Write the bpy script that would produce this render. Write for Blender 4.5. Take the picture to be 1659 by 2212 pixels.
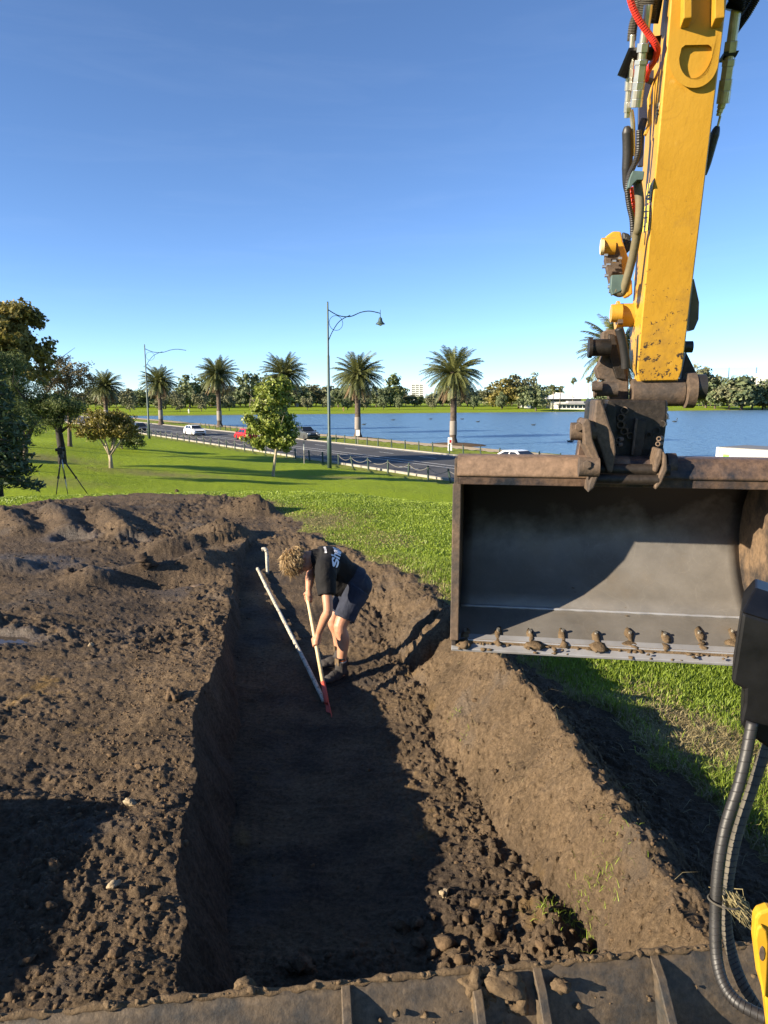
import bpy, bmesh, math, random
import numpy as np
from mathutils import Vector, Matrix
for o in list(bpy.data.objects): bpy.data.objects.remove(o)
scene = bpy.context.scene
COL = scene.collection
R = math.radians

# ------------------------------------------------------------------ camera
TH = math.atan((512 - 398) / 710)
CAMP = Vector((0, 0, 2.1))
cam = bpy.data.cameras.new('camera'); cam_o = bpy.data.objects.new('camera', cam); COL.objects.link(cam_o)
cam.sensor_fit = 'VERTICAL'; cam.sensor_height = 34.6; cam.lens = 24.0
cam.clip_start = 0.05; cam.clip_end = 9000
cam_o.location = CAMP; cam_o.rotation_euler = (math.pi / 2 - TH, 0, 0)
scene.camera = cam_o
# ------------------------------------------------------------------ sky + sun
SUN_EL = R(18.5); SHAZ = R(23)          # shadows fall to the right and 23 deg away from the camera
w = bpy.data.worlds.new('World'); scene.world = w; w.use_nodes = True
nt = w.node_tree; nt.nodes.clear()
out = nt.nodes.new('ShaderNodeOutputWorld'); bg = nt.nodes.new('ShaderNodeBackground')
sky = nt.nodes.new('ShaderNodeTexSky'); sky.sky_type = 'NISHITA'; sky.sun_disc = False
sky.sun_elevation = SUN_EL; sky.sun_rotation = math.atan2(-math.cos(SHAZ), -math.sin(SHAZ)) % (2 * math.pi)
sky.altitude = 0; sky.air_density = 0.58; sky.dust_density = 0.0; sky.ozone_density = 3.9
bg.inputs['Strength'].default_value = 0.09
# thin cirrus: a stretched noise on the sky direction, only whitening a little
tc = nt.nodes.new('ShaderNodeTexCoord'); mp = nt.nodes.new('ShaderNodeMapping')
mp.inputs['Scale'].default_value = (1.6, 1.6, 13); mp.inputs['Rotation'].default_value = (0.0, 0.12, 0.3)
nz = nt.nodes.new('ShaderNodeTexNoise'); nz.inputs['Scale'].default_value = 2.2; nz.inputs['Detail'].default_value = 7; nz.inputs['Roughness'].default_value = 0.62
nz.inputs['Distortion'].default_value = 0.6
cr = nt.nodes.new('ShaderNodeValToRGB'); cr.color_ramp.elements[0].position = 0.5; cr.color_ramp.elements[1].position = 0.82
cr.color_ramp.elements[1].color = (0.018, 0.018, 0.018, 1)
mx = nt.nodes.new('ShaderNodeMix'); mx.data_type = 'RGBA'
L = nt.links.new
L(tc.outputs['Generated'], mp.inputs['Vector']); L(mp.outputs['Vector'], nz.inputs['Vector']); L(nz.outputs['Fac'], cr.inputs['Fac'])
L(cr.outputs['Color'], mx.inputs['Factor']); L(sky.outputs['Color'], mx.inputs['A']); mx.inputs['B'].default_value = (6.5, 7.2, 8.0, 1)
L(mx.outputs['Result'], bg.inputs['Color']); L(bg.outputs['Background'], out.inputs['Surface'])
sun = bpy.data.lights.new('sun', 'SUN'); sun_o = bpy.data.objects.new('sun', sun); COL.objects.link(sun_o)
sun.energy = 5.0; sun.angle = R(0.5); sun.color = (1.0, 0.86, 0.66)
sd = Vector((math.cos(SUN_EL) * math.cos(SHAZ), math.cos(SUN_EL) * math.sin(SHAZ), -math.sin(SUN_EL)))
sun_o.rotation_euler = sd.to_track_quat('-Z', 'Y').to_euler(); sun_o.location = (-20, -10, 30)
scene.view_settings.view_transform = 'Standard'; scene.view_settings.look = 'None'
scene.view_settings.exposure = 1.5; scene.view_settings.gamma = 1.0
scene.render.engine = 'CYCLES'

# ------------------------------------------------------------------ measuring helpers (photo measurements -> places in the world)
CX, CY, FV = 829.5, 1106.0, 710 * 2.1602
def ray(vx, vy):
    a = (vx - CX) / FV; b = -(vy - CY) / FV
    return Vector((a, math.cos(TH) + b * math.sin(TH), -math.sin(TH) + b * math.cos(TH)))
def atd(vx, vy, d): return CAMP + d * ray(vx, vy)
def atz(vx, vy, z):
    r = ray(vx, vy); return CAMP + r * ((z - CAMP.z) / r.z)
def atplane(vx, vy, p, n):
    r = ray(vx, vy); return CAMP + r * ((p - CAMP).dot(n) / r.dot(n))
def atY(vx, vy, Y):
    r = ray(vx, vy); return CAMP + r * (Y / r.y)

# ------------------------------------------------------------------ object helpers
def tag(o, label=None, cat=None, group=None, kind=None):
    if label: o['label'] = label
    if cat: o['category'] = cat
    if group: o['group'] = group
    if kind: o['kind'] = kind
    return o
def thing(name, loc, label, cat, group=None, rz=0):
    o = bpy.data.objects.new(name, None); COL.objects.link(o); o.location = loc; o.rotation_euler = (0, 0, rz)
    o.empty_display_size = 0.1
    return tag(o, label, cat, group)
class MB:
    def __init__(s): s.v = []; s.f = []; s.fm = []; s.org = Vector((0, 0, 0))
    def add(s, vs, fs, m=0):
        b = len(s.v); s.v += [tuple(p) for p in vs]
        s.f += [tuple(b + i for i in f) for f in fs]; s.fm += [m] * len(fs); return s
    def box(s, c, size, ax=None, m=0, taper=1.0):
        c = Vector(c); ax = ax or (Vector((1, 0, 0)), Vector((0, 1, 0)), Vector((0, 0, 1)))
        vs = []
        for k in (-1, 1):
            t = taper if k > 0 else 1
            for i, j in ((-1, -1), (1, -1), (1, 1), (-1, 1)):
                vs.append(c + ax[0] * (i * size[0] / 2 * t) + ax[1] * (j * size[1] / 2 * t) + ax[2] * (k * size[2] / 2))
        return s.add(vs, [(3, 2, 1, 0), (4, 5, 6, 7), (0, 1, 5, 4), (1, 2, 6, 5), (2, 3, 7, 6), (3, 0, 4, 7)], m)
    def prism(s, poly, ext, m=0):
        n = len(poly); ext = Vector(ext); vs = [Vector(p) for p in poly]; vs += [p + ext for p in vs]
        return s.add(vs, [tuple(range(n))[::-1], tuple(range(n, 2 * n))] + [(i, (i + 1) % n, (i + 1) % n + n, i + n) for i in range(n)], m)
    def tube(s, pts, rad, n=10, m=0, caps=True, ell=None, up=None):
        pts = [Vector(p) for p in pts]; k = len(pts)
        if not hasattr(rad, '__len__'): rad = [rad] * k
        vs = []; prev = None
        for i, p in enumerate(pts):
            t = (pts[min(i + 1, k - 1)] - pts[max(i - 1, 0)]).normalized()
            if prev is None:
                a = Vector(up) if up else (Vector((0, 0, 1)) if abs(t.z) < .9 else Vector((1, 0, 0)))
                a = (a - t * a.dot(t)).normalized()
            else: a = (prev - t * prev.dot(t)).normalized()
            prev = a; b = t.cross(a); e = (ell[i] if ell else 1.0)
            for q in range(n):
                an = 2 * math.pi * q / n
                vs.append(p + (a * math.cos(an) + b * math.sin(an) * e) * rad[i])
        fs = [(i * n + q, i * n + (q + 1) % n, (i + 1) * n + (q + 1) % n, (i + 1) * n + q) for i in range(k - 1) for q in range(n)]
        if caps: fs += [tuple(range(n))[::-1], tuple((k - 1) * n + q for q in range(n))]
        return s.add(vs, fs, m)
    def cyl(s, a, b, r, n=16, m=0, r2=None): return s.tube([a, b], [r, r if r2 is None else r2], n, m)
    def ellip(s, c, rad, ax=None, n=12, k=8, m=0):
        c = Vector(c); ax = ax or (Vector((1, 0, 0)), Vector((0, 1, 0)), Vector((0, 0, 1)))
        vs = [c - ax[2] * rad[2]]
        for i in range(1, k):
            ph = -math.pi / 2 + math.pi * i / k
            for q in range(n):
                th = 2 * math.pi * q / n
                vs.append(c + ax[0] * (rad[0] * math.cos(ph) * math.cos(th)) + ax[1] * (rad[1] * math.cos(ph) * math.sin(th)) + ax[2] * (rad[2] * math.sin(ph)))
        vs.append(c + ax[2] * rad[2]); e = len(vs) - 1
        fs = [(0, 1 + (q + 1) % n, 1 + q) for q in range(n)]
        for i in range(k - 2):
            for q in range(n):
                fs.append((1 + i * n + q, 1 + i * n + (q + 1) % n, 1 + (i + 1) * n + (q + 1) % n, 1 + (i + 1) * n + q))
        fs += [(e, 1 + (k - 2) * n + q, 1 + (k - 2) * n + (q + 1) % n) for q in range(n)]
        return s.add(vs, fs, m)
    def lathe(s, c, prof, ax=Vector((0, 0, 1)), n=18, m=0):
        c = Vector(c); return s.tube([c + ax * h for r, h in prof], [max(r, 1e-4) for r, h in prof], n, m)
    def mesh(s, name, mats, smooth=False, org=None):
        me = bpy.data.meshes.new(name); g = Vector(org) if org is not None else s.org
        me.from_pydata([(p[0] - g.x, p[1] - g.y, p[2] - g.z) for p in s.v], [], s.f)
        for m in (mats if isinstance(mats, (list, tuple)) else [mats]): me.materials.append(m)
        if any(s.fm): me.polygons.foreach_set('material_index', s.fm)
        bm = bmesh.new(); bm.from_mesh(me); bmesh.ops.recalc_face_normals(bm, faces=bm.faces); bm.to_mesh(me); bm.free()
        if smooth: me.shade_smooth()
        return me
    def build(s, name, mats, parent=None, smooth=False, bevel=0, org=None, sharp=None):
        if org is None:
            org = (0, 0, 0)
            p = parent
            if p is not None:
                org = p.location.copy()
                if p.parent is not None: org = org + p.parent.location
        me = s.mesh(name, mats, smooth, org)
        o = bpy.data.objects.new(name, me); COL.objects.link(o); o.parent = parent
        if sharp: me.set_sharp_from_angle(angle=R(sharp))
        if bevel:
            b = o.modifiers.new('bevel', 'BEVEL'); b.width = bevel; b.segments = 2; b.limit_method = 'ANGLE'; b.angle_limit = R(35)
        return o
def arr_mesh(name, V, Fq, mat, smooth=False, attrs=None):
    """fast mesh from numpy arrays; Fq is (n,3) or (n,4)"""
    V = np.ascontiguousarray(V, dtype=np.float32); Fq = np.ascontiguousarray(Fq, dtype=np.int32)
    n, k = Fq.shape
    me = bpy.data.meshes.new(name); me.vertices.add(len(V)); me.vertices.foreach_set('co', V.ravel())
    me.loops.add(n * k); me.loops.foreach_set('vertex_index', Fq.ravel())
    me.polygons.add(n); me.polygons.foreach_set('loop_start', np.arange(0, n * k, k, dtype=np.int32))
    for m in (mat if isinstance(mat, (list, tuple)) else [mat]): me.materials.append(m)
    me.update(calc_edges=True)
    if attrs:
        for an, av in attrs.items():
            a = me.attributes.new(an, 'FLOAT', 'POINT'); a.data.foreach_set('value', np.ascontiguousarray(av, dtype=np.float32))
    if smooth: me.shade_smooth()
    return me
def link(name, me, parent=None):
    o = bpy.data.objects.new(name, me); COL.objects.link(o); o.parent = parent; return o
def copy_tree(o, parent=None):
    c = o.copy(); COL.objects.link(c)
    if parent is not None: c.parent = parent
    for ch in list(o.children): copy_tree(ch, c)
    return c

# ------------------------------------------------------------------ materials
class NT:
    def __init__(s, name):
        s.m = bpy.data.materials.new(name); s.m.use_nodes = True; s.t = s.m.node_tree; s.b = s.t.nodes['Principled BSDF']
        s.tc = s.t.nodes.new('ShaderNodeTexCoord')
    def n(s, typ, **kw):
        x = s.t.nodes.new(typ)
        for k, v in kw.items():
            if k in x.inputs: s.inp(x, k, v)
            else: setattr(x, k, v)
        return x
    def inp(s, x, k, v):
        if isinstance(v, bpy.types.NodeSocket): s.t.links.new(v, x.inputs[k])
        else: x.inputs[k].default_value = v
    def set(s, **kw):
        for k, v in kw.items(): s.inp(s.b, k.replace('_', ' '), v)
        return s
    def noise(s, scale, detail=4, rough=.55, stretch=None, dist=0):
        vec = s.tc.outputs['Object']
        if stretch:
            mp = s.n('ShaderNodeMapping'); mp.inputs['Scale'].default_value = stretch; s.t.links.new(vec, mp.inputs['Vector']); vec = mp.outputs['Vector']
        x = s.n('ShaderNodeTexNoise', Scale=scale, Detail=detail, Roughness=rough, Distortion=dist); s.t.links.new(vec, x.inputs['Vector']); return x.outputs['Fac']
    def ramp(s, fac, stops):
        x = s.n('ShaderNodeValToRGB'); e = x.color_ramp.elements
        while len(e) < len(stops): e.new(0.5)
        for i, (p, c) in enumerate(stops):
            e[i].position = p; e[i].color = (*c, 1) if len(c) == 3 else c
        s.t.links.new(fac, x.inputs['Fac']); return x.outputs['Color']
    def mix(s, fac, a, b, mode='MIX'):
        x = s.n('ShaderNodeMix', data_type='RGBA', blend_type=mode)
        for k, v in (('Factor', fac), ('A', a), ('B', b)):
            if isinstance(v, tuple) and len(v) == 3: v = (*v, 1)
            i = {'Factor': 0, 'A': 6, 'B': 7}[k]
            if isinstance(v, bpy.types.NodeSocket): s.t.links.new(v, x.inputs[i])
            else: x.inputs[i].default_value = v
        return x.outputs[2]
    def math(s, op, a, b=0.0):
        x = s.n('ShaderNodeMath', operation=op)
        for i, v in ((0, a), (1, b)):
            if isinstance(v, bpy.types.NodeSocket): s.t.links.new(v, x.inputs[i])
            else: x.inputs[i].default_value = v
        return x.outputs[0]
    def attr(s, name):
        x = s.n('ShaderNodeAttribute', attribute_name=name); return x.outputs['Fac']
    def bump(s, h, strength=.5, dist=.01, prev=None):
        x = s.n('ShaderNodeBump', Strength=strength, Distance=dist); s.t.links.new(h, x.inputs['Height'])
        if prev is not None: s.t.links.new(prev, x.inputs['Normal'])
        s.t.links.new(x.outputs['Normal'], s.b.inputs['Normal']); return x.outputs['Normal']
def simple(name, c, rough=.6, metal=0, var=.25, scale=8, bump=.0, bscale=60, bdist=.004, spec=.5):
    m = NT(name); f = m.noise(scale, 5, .6)
    lo = tuple(x * (1 - var) for x in c); hi = tuple(min(1, x * (1 + var)) for x in c)
    m.set(Base_Color=m.ramp(f, [(.3, lo), (.7, hi)]), Roughness=rough, Metallic=metal, Specular_IOR_Level=spec)
    if bump: m.bump(m.noise(bscale, 4), bump, bdist)
    return m.m
M = {}
def soil_mat():
    m = NT('soil'); dry = m.attr('dry'); wet = m.attr('wet')
    f1 = m.noise(2.3, 8, .62); f2 = m.noise(38, 6, .7); f3 = m.noise(0.9, 5, .6)
    dark = m.ramp(f2, [(.25, (.024, .018, .013)), (.55, (.086, .064, .046)), (.8, (.165, .124, .089))])
    lite = m.ramp(f2, [(.25, (.068, .047, .028)), (.55, (.172, .122, .074)), (.8, (.29, .212, .132))])
    c = m.mix(dry, dark, lite)
    och = m.ramp(m.noise(1.7, 6, .65), [(.60, (0, 0, 0)), (.68, (1, 1, 1))])
    ochm = m.math('MULTIPLY', och, m.attr('ochre'))
    c = m.mix(ochm, c, (.24, .155, .06))
    grey = m.ramp(m.noise(1.15, 6, .65), [(.56, (0, 0, 0)), (.66, (.55, .55, .55))])
    c = m.mix(grey, c, (.075, .068, .062))
    c = m.mix(1.0, c, m.ramp(f1, [(.28, (.5, .5, .5)), (.68, (1.15, 1.12, 1.08))]), 'MULTIPLY')
    v = m.n('ShaderNodeTexVoronoi', Scale=46.0); m.t.links.new(m.tc.outputs['Object'], v.inputs['Vector'])
    fleck = m.ramp(v.outputs['Distance'], [(.05, (.75, .75, .75)), (.13, (0, 0, 0))])
    sel = m.math('GREATER_THAN', m.n('ShaderNodeSeparateColor', Color=v.outputs['Color']).outputs[0], .82)
    c = m.mix(m.math('MULTIPLY', m.math('MULTIPLY', fleck, sel), .6), c, (.34, .28, .20))
    m.set(Base_Color=c, Roughness=m.math('SUBTRACT', .92, m.math('MULTIPLY', wet, .42)))
    m.inp(m.b, 'Specular IOR Level', m.math('ADD', .18, m.math('MULTIPLY', wet, .42)))
    b1 = m.bump(m.noise(20, 9, .72), 1.0, .04)
    b2 = m.bump(m.noise(95, 6, .7), .9, .010, b1)
    return m.m
M['soil'] = soil_mat()
def clod_mat(name, lo, hi):
    m = NT(name); m.set(Base_Color=m.ramp(m.noise(30, 6, .7), [(.3, lo), (.72, hi)]), Roughness=.92, Specular_IOR_Level=.2)
    m.bump(m.noise(60, 6, .7), .8, .012); return m.m
M['clod'] = clod_mat('clod', (.04, .027, .016), (.165, .11, .063))
M['clod_dark'] = clod_mat('clod_dark', (.03, .021, .015), (.085, .06, .04))
M['stone'] = clod_mat('pale_stone', (.22, .165, .10), (.42, .34, .23))
M['mud'] = clod_mat('stuck_mud', (.075, .05, .028), (.17, .12, .07))
def lawn_mat():
    m = NT('lawn'); f = m.noise(1.1, 5, .6); f2 = m.noise(14, 6, .7, dist=.5); dryp = m.attr('dry')
    g = m.ramp(f2, [(.25, (.10, .15, .011)), (.5, (.20, .275, .016)), (.75, (.29, .36, .028))])
    g = m.mix(m.ramp(f, [(.35, (0, 0, 0)), (.75, (.5, .5, .5))]), g, (.24, .29, .022))
    br = m.ramp(m.noise(5, 6, .7), [(.35, (.10, .08, .04)), (.65, (.24, .20, .10))])
    c = m.mix(dryp, g, br)
    m.set(Base_Color=c, Roughness=.85, Specular_IOR_Level=.08)
    b = m.bump(m.noise(30, 6, .75), .9, .05); m.bump(m.noise(3, 5, .6), .5, .12, b); return m.m
M['lawn'] = lawn_mat()
def leafmat(name, lo, hi, rough=.55, trans=.25, spec=.35):
    m = NT(name); t = m.attr('tint')
    c = m.ramp(t, [(0, lo), (1, hi)]); m.set(Base_Color=c, Roughness=rough, Specular_IOR_Level=spec)
    tr = m.n('ShaderNodeBsdfTranslucent'); m.t.links.new(c, tr.inputs['Color'])
    ms = m.n('ShaderNodeMixShader'); ms.inputs[0].default_value = trans
    m.t.links.new(m.b.outputs[0], ms.inputs[1]); m.t.links.new(tr.outputs[0], ms.inputs[2])
    m.t.links.new(ms.outputs[0], m.t.nodes['Material Output'].inputs['Surface']); return m.m
M['blade'] = leafmat('grass_blade', (.115, .175, .016), (.28, .36, .045), .5, .3)
M['straw'] = leafmat('straw', (.13, .10, .045), (.36, .30, .15), .7, .15)
M['leaf'] = leafmat('leaf_fresh', (.10, .145, .02), (.32, .36, .075), .45, .3)
M['leaf_gold'] = leafmat('leaf_golden', (.08, .075, .014), (.26, .21, .045), .5, .25)
M['leaf_dark'] = leafmat('leaf_dark', (.05, .075, .026), (.20, .23, .068), .6, .28)
M['leaf_conifer'] = leafmat('leaf_conifer', (.035, .055, .024), (.13, .16, .065), .6, .12)
M['leaf_gum'] = leafmat('leaf_gum', (.075, .07, .03), (.23, .19, .11), .6, .2)
M['leaf_rust'] = leafmat('leaf_rust', (.08, .085, .024), (.32, .26, .072), .6, .3)
M['leaf_far'] = leafmat('leaf_far', (.07, .10, .05), (.19, .22, .10), .7, .15)  # paler greens, distance haze mixed into the leaf colour
M['leaf_far2'] = leafmat('leaf_far_olive', (.095, .105, .058), (.23, .23, .12), .7, .15)  # olive version, likewise lightened to suggest haze
M['frond'] = leafmat('palm_frond', (.045, .06, .018), (.18, .19, .065), .42, .15, .5)
M['frond_dead'] = leafmat('palm_frond_dead', (.10, .065, .03), (.26, .18, .095), .7, .15)
M['bark'] = simple('bark', (.10, .075, .055), .9, var=.5, scale=6, bump=.8, bscale=25, bdist=.03)
M['bark_pale'] = simple('bark_pale', (.30, .25, .17), .85, var=.35, scale=4, bump=.5, bscale=30, bdist=.02)
M['bark_black'] = simple('bark_black', (.022, .019, .017), .9, var=.5, scale=6, bump=.8, bscale=25, bdist=.03)
M['palm_trunk'] = simple('palm_trunk', (.085, .062, .045), .9, var=.5, scale=3.5, bump=1, bscale=9, bdist=.08)
M['palm_band'] = simple('palm_band', (.21, .185, .16), .8, var=.12, scale=3)
def yellow_mat():
    m = NT('yellow_paint'); f = m.noise(3, 6, .65); f2 = m.noise(26, 8, .75)
    y = m.ramp(f, [(.3, (.40, .215, .020)), (.7, (.48, .265, .030))])
    low = m.attr('wear_shade')
    chip = m.ramp(m.math('ADD', f2, m.math('MULTIPLY', low, .15)), [(.695, (0, 0, 0)), (.715, (1, 1, 1))])
    scr = m.ramp(m.noise(9, 8, .8, stretch=(1, 1, .18), dist=.8), [(.62, (0, 0, 0)), (.66, (.35, .35, .35)), (.70, (0, 0, 0))])
    dirt = m.ramp(m.math('ADD', m.noise(4.5, 8, .7), m.math('MULTIPLY', low, .14)), [(.60, (0, 0, 0)), (.85, (.65, .65, .65))])
    c = m.mix(scr, y, (.62, .42, .14))
    for k_, sc_ in enumerate((3.1, 6.3)):
        c = m.mix(m.ramp(m.noise(sc_, 2, .5, stretch=(1, 1, .35), dist=1.8), [(.490, (0, 0, 0)), (.496, (.22, .22, .22)), (.502, (0, 0, 0))]), c, (.26, .13, .02))
    c = m.mix(dirt, c, (.17, .10, .04)); c = m.mix(chip, c, (.045, .032, .025))
    m.set(Base_Color=c, Roughness=m.math('ADD', .30, m.math('MULTIPLY', f, .22)), Specular_IOR_Level=.45)
    b = m.bump(m.noise(16, 6, .6, dist=.4), .22, .006)
    m.bump(m.noise(60, 3, .6, stretch=(1, 1, .07)), .16, .004, b); return m.m
M['yellow'] = yellow_mat()
def rust_mat(name, base, rust, amount=.5, rough=.75, metal=.15, sc=5):
    m = NT(name); f = m.noise(sc, 8, .7); f2 = m.noise(sc * 9, 6, .7)
    a = m.ramp(f, [(amount - .08, (0, 0, 0)), (amount + .1, (1, 1, 1))])
    b0 = m.ramp(f2, [(.3, tuple(x * .7 for x in base)), (.7, tuple(x * 1.3 for x in base))])
    r0 = m.ramp(f2, [(.3, tuple(x * .6 for x in rust)), (.75, tuple(x * 1.5 for x in rust))])
    m.set(Base_Color=m.mix(a, r0, b0), Roughness=rough, Metallic=metal, Specular_IOR_Level=.35)
    b1 = m.bump(m.noise(45, 6, .7), .5, .006); m.bump(m.noise(9, 5, .6), .3, .012, b1); return m.m
M['rust'] = rust_mat('muddy_rusty_steel', (.058, .047, .040), (.115, .080, .055), .5)
M['grease'] = rust_mat('greasy_dark_steel', (.010, .009, .008), (.036, .028, .022), .52, .5, .3)
M['bucket_out'] = rust_mat('worn_black_paint', (.014, .018, .026), (.13, .082, .055), .52, .55, .2, 3.2)
M['bucket_mud'] = rust_mat('muddy_bucket_beam', (.035, .033, .035), (.17, .112, .075), .62, .8, .0, 3.0)
M['inner_rust'] = rust_mat('bucket_side_rust', (.035, .028, .024), (.15, .10, .06), .5, .75, .1, 4)
def steel_mat(name, base, rough, vert=True):
    m = NT(name); f = m.noise(5, 6, .6); sc = m.noise(70, 5, .7, stretch=(.25, 1, 1) if not vert else (1, 1, .12))
    c = m.ramp(f, [(.3, tuple(x * .78 for x in base)), (.7, tuple(x * 1.18 for x in base))])
    c = m.mix(m.ramp(m.noise(2.2, 6, .7), [(.52, (0, 0, 0)), (.8, (.6, .6, .6))]), c, (.20, .16, .115))
    for k_, sc_ in enumerate((2.6, 5.5, 9.0)):
        c = m.mix(m.ramp(m.noise(sc_, 2, .5, stretch=(1, 1, .45 + .3 * k_), dist=2.2), [(.488, (0, 0, 0)), (.495, (.15, .15, .15)), (.502, (0, 0, 0))]), c, (.34, .31, .27))
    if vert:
        dk = m.ramp(m.math('ADD', m.attr('wear_shade'), m.math('MULTIPLY', m.math('SUBTRACT', m.noise(3.5, 6, .65), .5), .9)), [(.35, (0, 0, 0)), (.75, (1, 1, 1))])
        c = m.mix(dk, c, (.032, .026, .022))  # dark upper steel: grime plus shade painted into the colour
    m.set(Base_Color=c, Roughness=m.math('ADD', rough, m.math('MULTIPLY', sc, .18)), Metallic=.4, Specular_IOR_Level=.4)
    m.bump(sc, .12, .003); return m.m
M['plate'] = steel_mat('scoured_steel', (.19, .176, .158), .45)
M['lip'] = steel_mat('bright_steel', (.33, .33, .34), .36, False)
M['chrome'] = simple('zinc_plated_steel', (.55, .53, .48), .32, .85, .2, 12)
M['silver'] = simple('silver_sleeve', (.45, .42, .36), .38, .8, .3, 20)
M['black_rubber'] = simple('black_rubber', (.018, .017, .017), .5, 0, .3, 15, .2, 80)
M['rubber_dusty'] = simple('dusty_rubber', (.075, .066, .05), .75, 0, .35, 9, .2, 80)
M['hose_olive'] = simple('muddy_olive_hose', (.115, .095, .05), .7, 0, .35, 7, .3, 60)
M['red_wrap'] = simple('red_plastic', (.62, .035, .02), .42, 0, .15, 20)
M['green_block'] = simple('green_fitting', (.075, .115, .10), .55, .2, .25, 14)
M['black_plastic'] = simple('black_plastic', (.006, .006, .0065), .45, 0, .5, 14, .12, 120, .002, .3)
M['dark_blue'] = simple('dark_blue_paint', (.02, .025, .05), .4, 0, .2, 6)
M['decal'] = simple('yellow_decal', (.78, .60, .03), .4, 0, .05, 6)
M['black_ink'] = simple('black_ink', (.012, .012, .012), .5, 0, .1)
M['label_paper'] = simple('cream_label', (.62, .50, .26), .5, 0, .1, 12)
M['bracket_yellow'] = simple('yellow_bracket', (.50, .27, .016), .45, 0, .15, 10)
M['blade_steel'] = rust_mat('dozer_blade_steel', (.045, .043, .040), (.115, .085, .055), .50, .6, .25, 5)
# road, kerb, path, water
def road_mat():
    m = NT('asphalt'); m.set(Base_Color=m.ramp(m.noise(.35, 6, .6), [(.3, (.034, .034, .036)), (.7, (.056, .056, .058))]), Roughness=.85)
    m.bump(m.noise(90, 3), .3, .01); return m.m
M['road'] = road_mat()
M['paint_white'] = simple('road_paint', (.62, .62, .60), .6, 0, .12, 2)
M['kerb'] = simple('concrete_kerb', (.27, .25, .21), .85, 0, .15, 2)
M['path'] = simple('sandy_path', (.40, .30, .18), .95, 0, .15, 1.2)
def water_mat():
    m = NT('lake_water'); m.set(Base_Color=(.10, .19, .29, 1), Roughness=.3, Specular_IOR_Level=.5, IOR=1.33)
    b = m.bump(m.noise(.55, 5, .6, stretch=(1, 1.6, 1)), 1.0, .55); m.bump(m.noise(2.6, 4, .6), .8, .10, b); return m.m
M['water'] = water_mat()
def puddle_mat():
    m = NT('puddle_water'); m.set(Base_Color=(.05, .04, .03, 1), Roughness=.03, IOR=1.33); m.bump(m.noise(25, 2), .03, .004); return m.m
M['puddle'] = puddle_mat()
M['lamp_green'] = simple('green_lamp_paint', (.045, .075, .068), .5, .1, .15, 4)
M['post_green'] = simple('green_post_paint', (.022, .048, .036), .6, 0, .25, 9)
M['chain'] = simple('galvanised_chain', (.20, .19, .17), .6, .4, .2, 9)
M['glass'] = simple('dark_glass', (.015, .018, .022), .08, 0, .2, 3, spec=.8)
M['car_white'] = simple('white_car_paint', (.80, .80, .79), .22, 0, .03, 3)
M['car_red'] = simple('red_car_paint', (.42, .012, .015), .22, 0, .06, 3)
M['car_grey'] = simple('grey_car_paint', (.085, .088, .085), .22, .3, .1, 3)
M['tyre'] = simple('tyre_rubber', (.015, .015, .015), .8)
M['rim'] = simple('alloy_rim', (.42, .42, .43), .3, .7, .1)
M['headlamp'] = simple('headlamp_glass', (.70, .72, .74), .12, .2, .1)
M['tail'] = simple('tail_lamp', (.35, .01, .01), .2)
M['white_wall'] = simple('white_render', (.78, .76, .70), .7, 0, .06, .3)
M['grey_wall'] = simple('grey_cladding', (.34, .34, .33), .7, 0, .1, .3)
M['roof_white'] = simple('white_roof', (.82, .82, .80), .6, 0, .04, .3)
M['brick'] = simple('red_paving', (.34, .19, .12), .85, 0, .15, .6)
M['timber'] = simple('grey_timber', (.30, .26, .20), .8, 0, .25, 1.2)
M['net_pole'] = simple('dark_net_pole', (.035, .045, .05), .6)
# ================================================================== TERRAIN
_A = np.arange(4096) * (2 * math.pi / 4096); _GC = np.cos(_A); _GS = np.sin(_A)
def _mixh(h):
    h = (h ^ (h >> np.uint32(13))) * np.uint32(1274126177); return (h ^ (h >> np.uint32(16))) >> np.uint32(20)
def perlin(x, y, seed=0):
    """gradient noise"""
    xi = np.floor(x); yi = np.floor(y); xf = x - xi; yf = y - yi
    u = xf * xf * xf * (xf * (xf * 6 - 15) + 10); v = yf * yf * yf * (yf * (yf * 6 - 15) + 10)
    a = xi.astype(np.int32).astype(np.uint32) * np.uint32(374761393) + np.uint32(seed * 974711 & 0xffffffff); b = yi.astype(np.int32).astype(np.uint32) * np.uint32(668265263)
    a1 = a + np.uint32(374761393); b1 = b + np.uint32(668265263)
    k = _mixh(a + b); n00 = _GC[k] * xf + _GS[k] * yf
    k = _mixh(a1 + b); n10 = _GC[k] * (xf - 1) + _GS[k] * yf
    k = _mixh(a + b1); n01 = _GC[k] * xf + _GS[k] * (yf - 1)
    k = _mixh(a1 + b1); n11 = _GC[k] * (xf - 1) + _GS[k] * (yf - 1)
    n00 += (n10 - n00) * u; n01 += (n11 - n01) * u
    return n00 + (n01 - n00) * v
def fbm(x, y, octv=5, seed=0, gain=.5, ridge=False):
    t = np.zeros_like(x); a = 1.0; f = 1.0
    for i in range(octv):
        n = perlin(x * f, y * f, seed + i * 17)
        t += a * ((1 - 2 * np.abs(n)) - .5 if ridge else n); a *= gain; f *= 2.03
    return t
def sstep(a, b, x):
    t = np.clip((x - a) / (b - a), 0, 1); return t * t * (3 - 2 * t)
def seg_d(x, y, a, b):
    ax, ay = a; bx, by = b; dx, dy = bx - ax, by - ay; L2 = dx * dx + dy * dy
    t = np.clip(((x - ax) * dx + (y - ay) * dy) / L2, 0, 1)
    return np.hypot(x - ax - t * dx, y - ay - t * dy), t
ROAD_N = (.834, .552); ROAD_D = (-.552, .834); ROAD_P = (4.2, 46.7); ROAD_Z = -3.38; WATER_Z = -4.0
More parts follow.
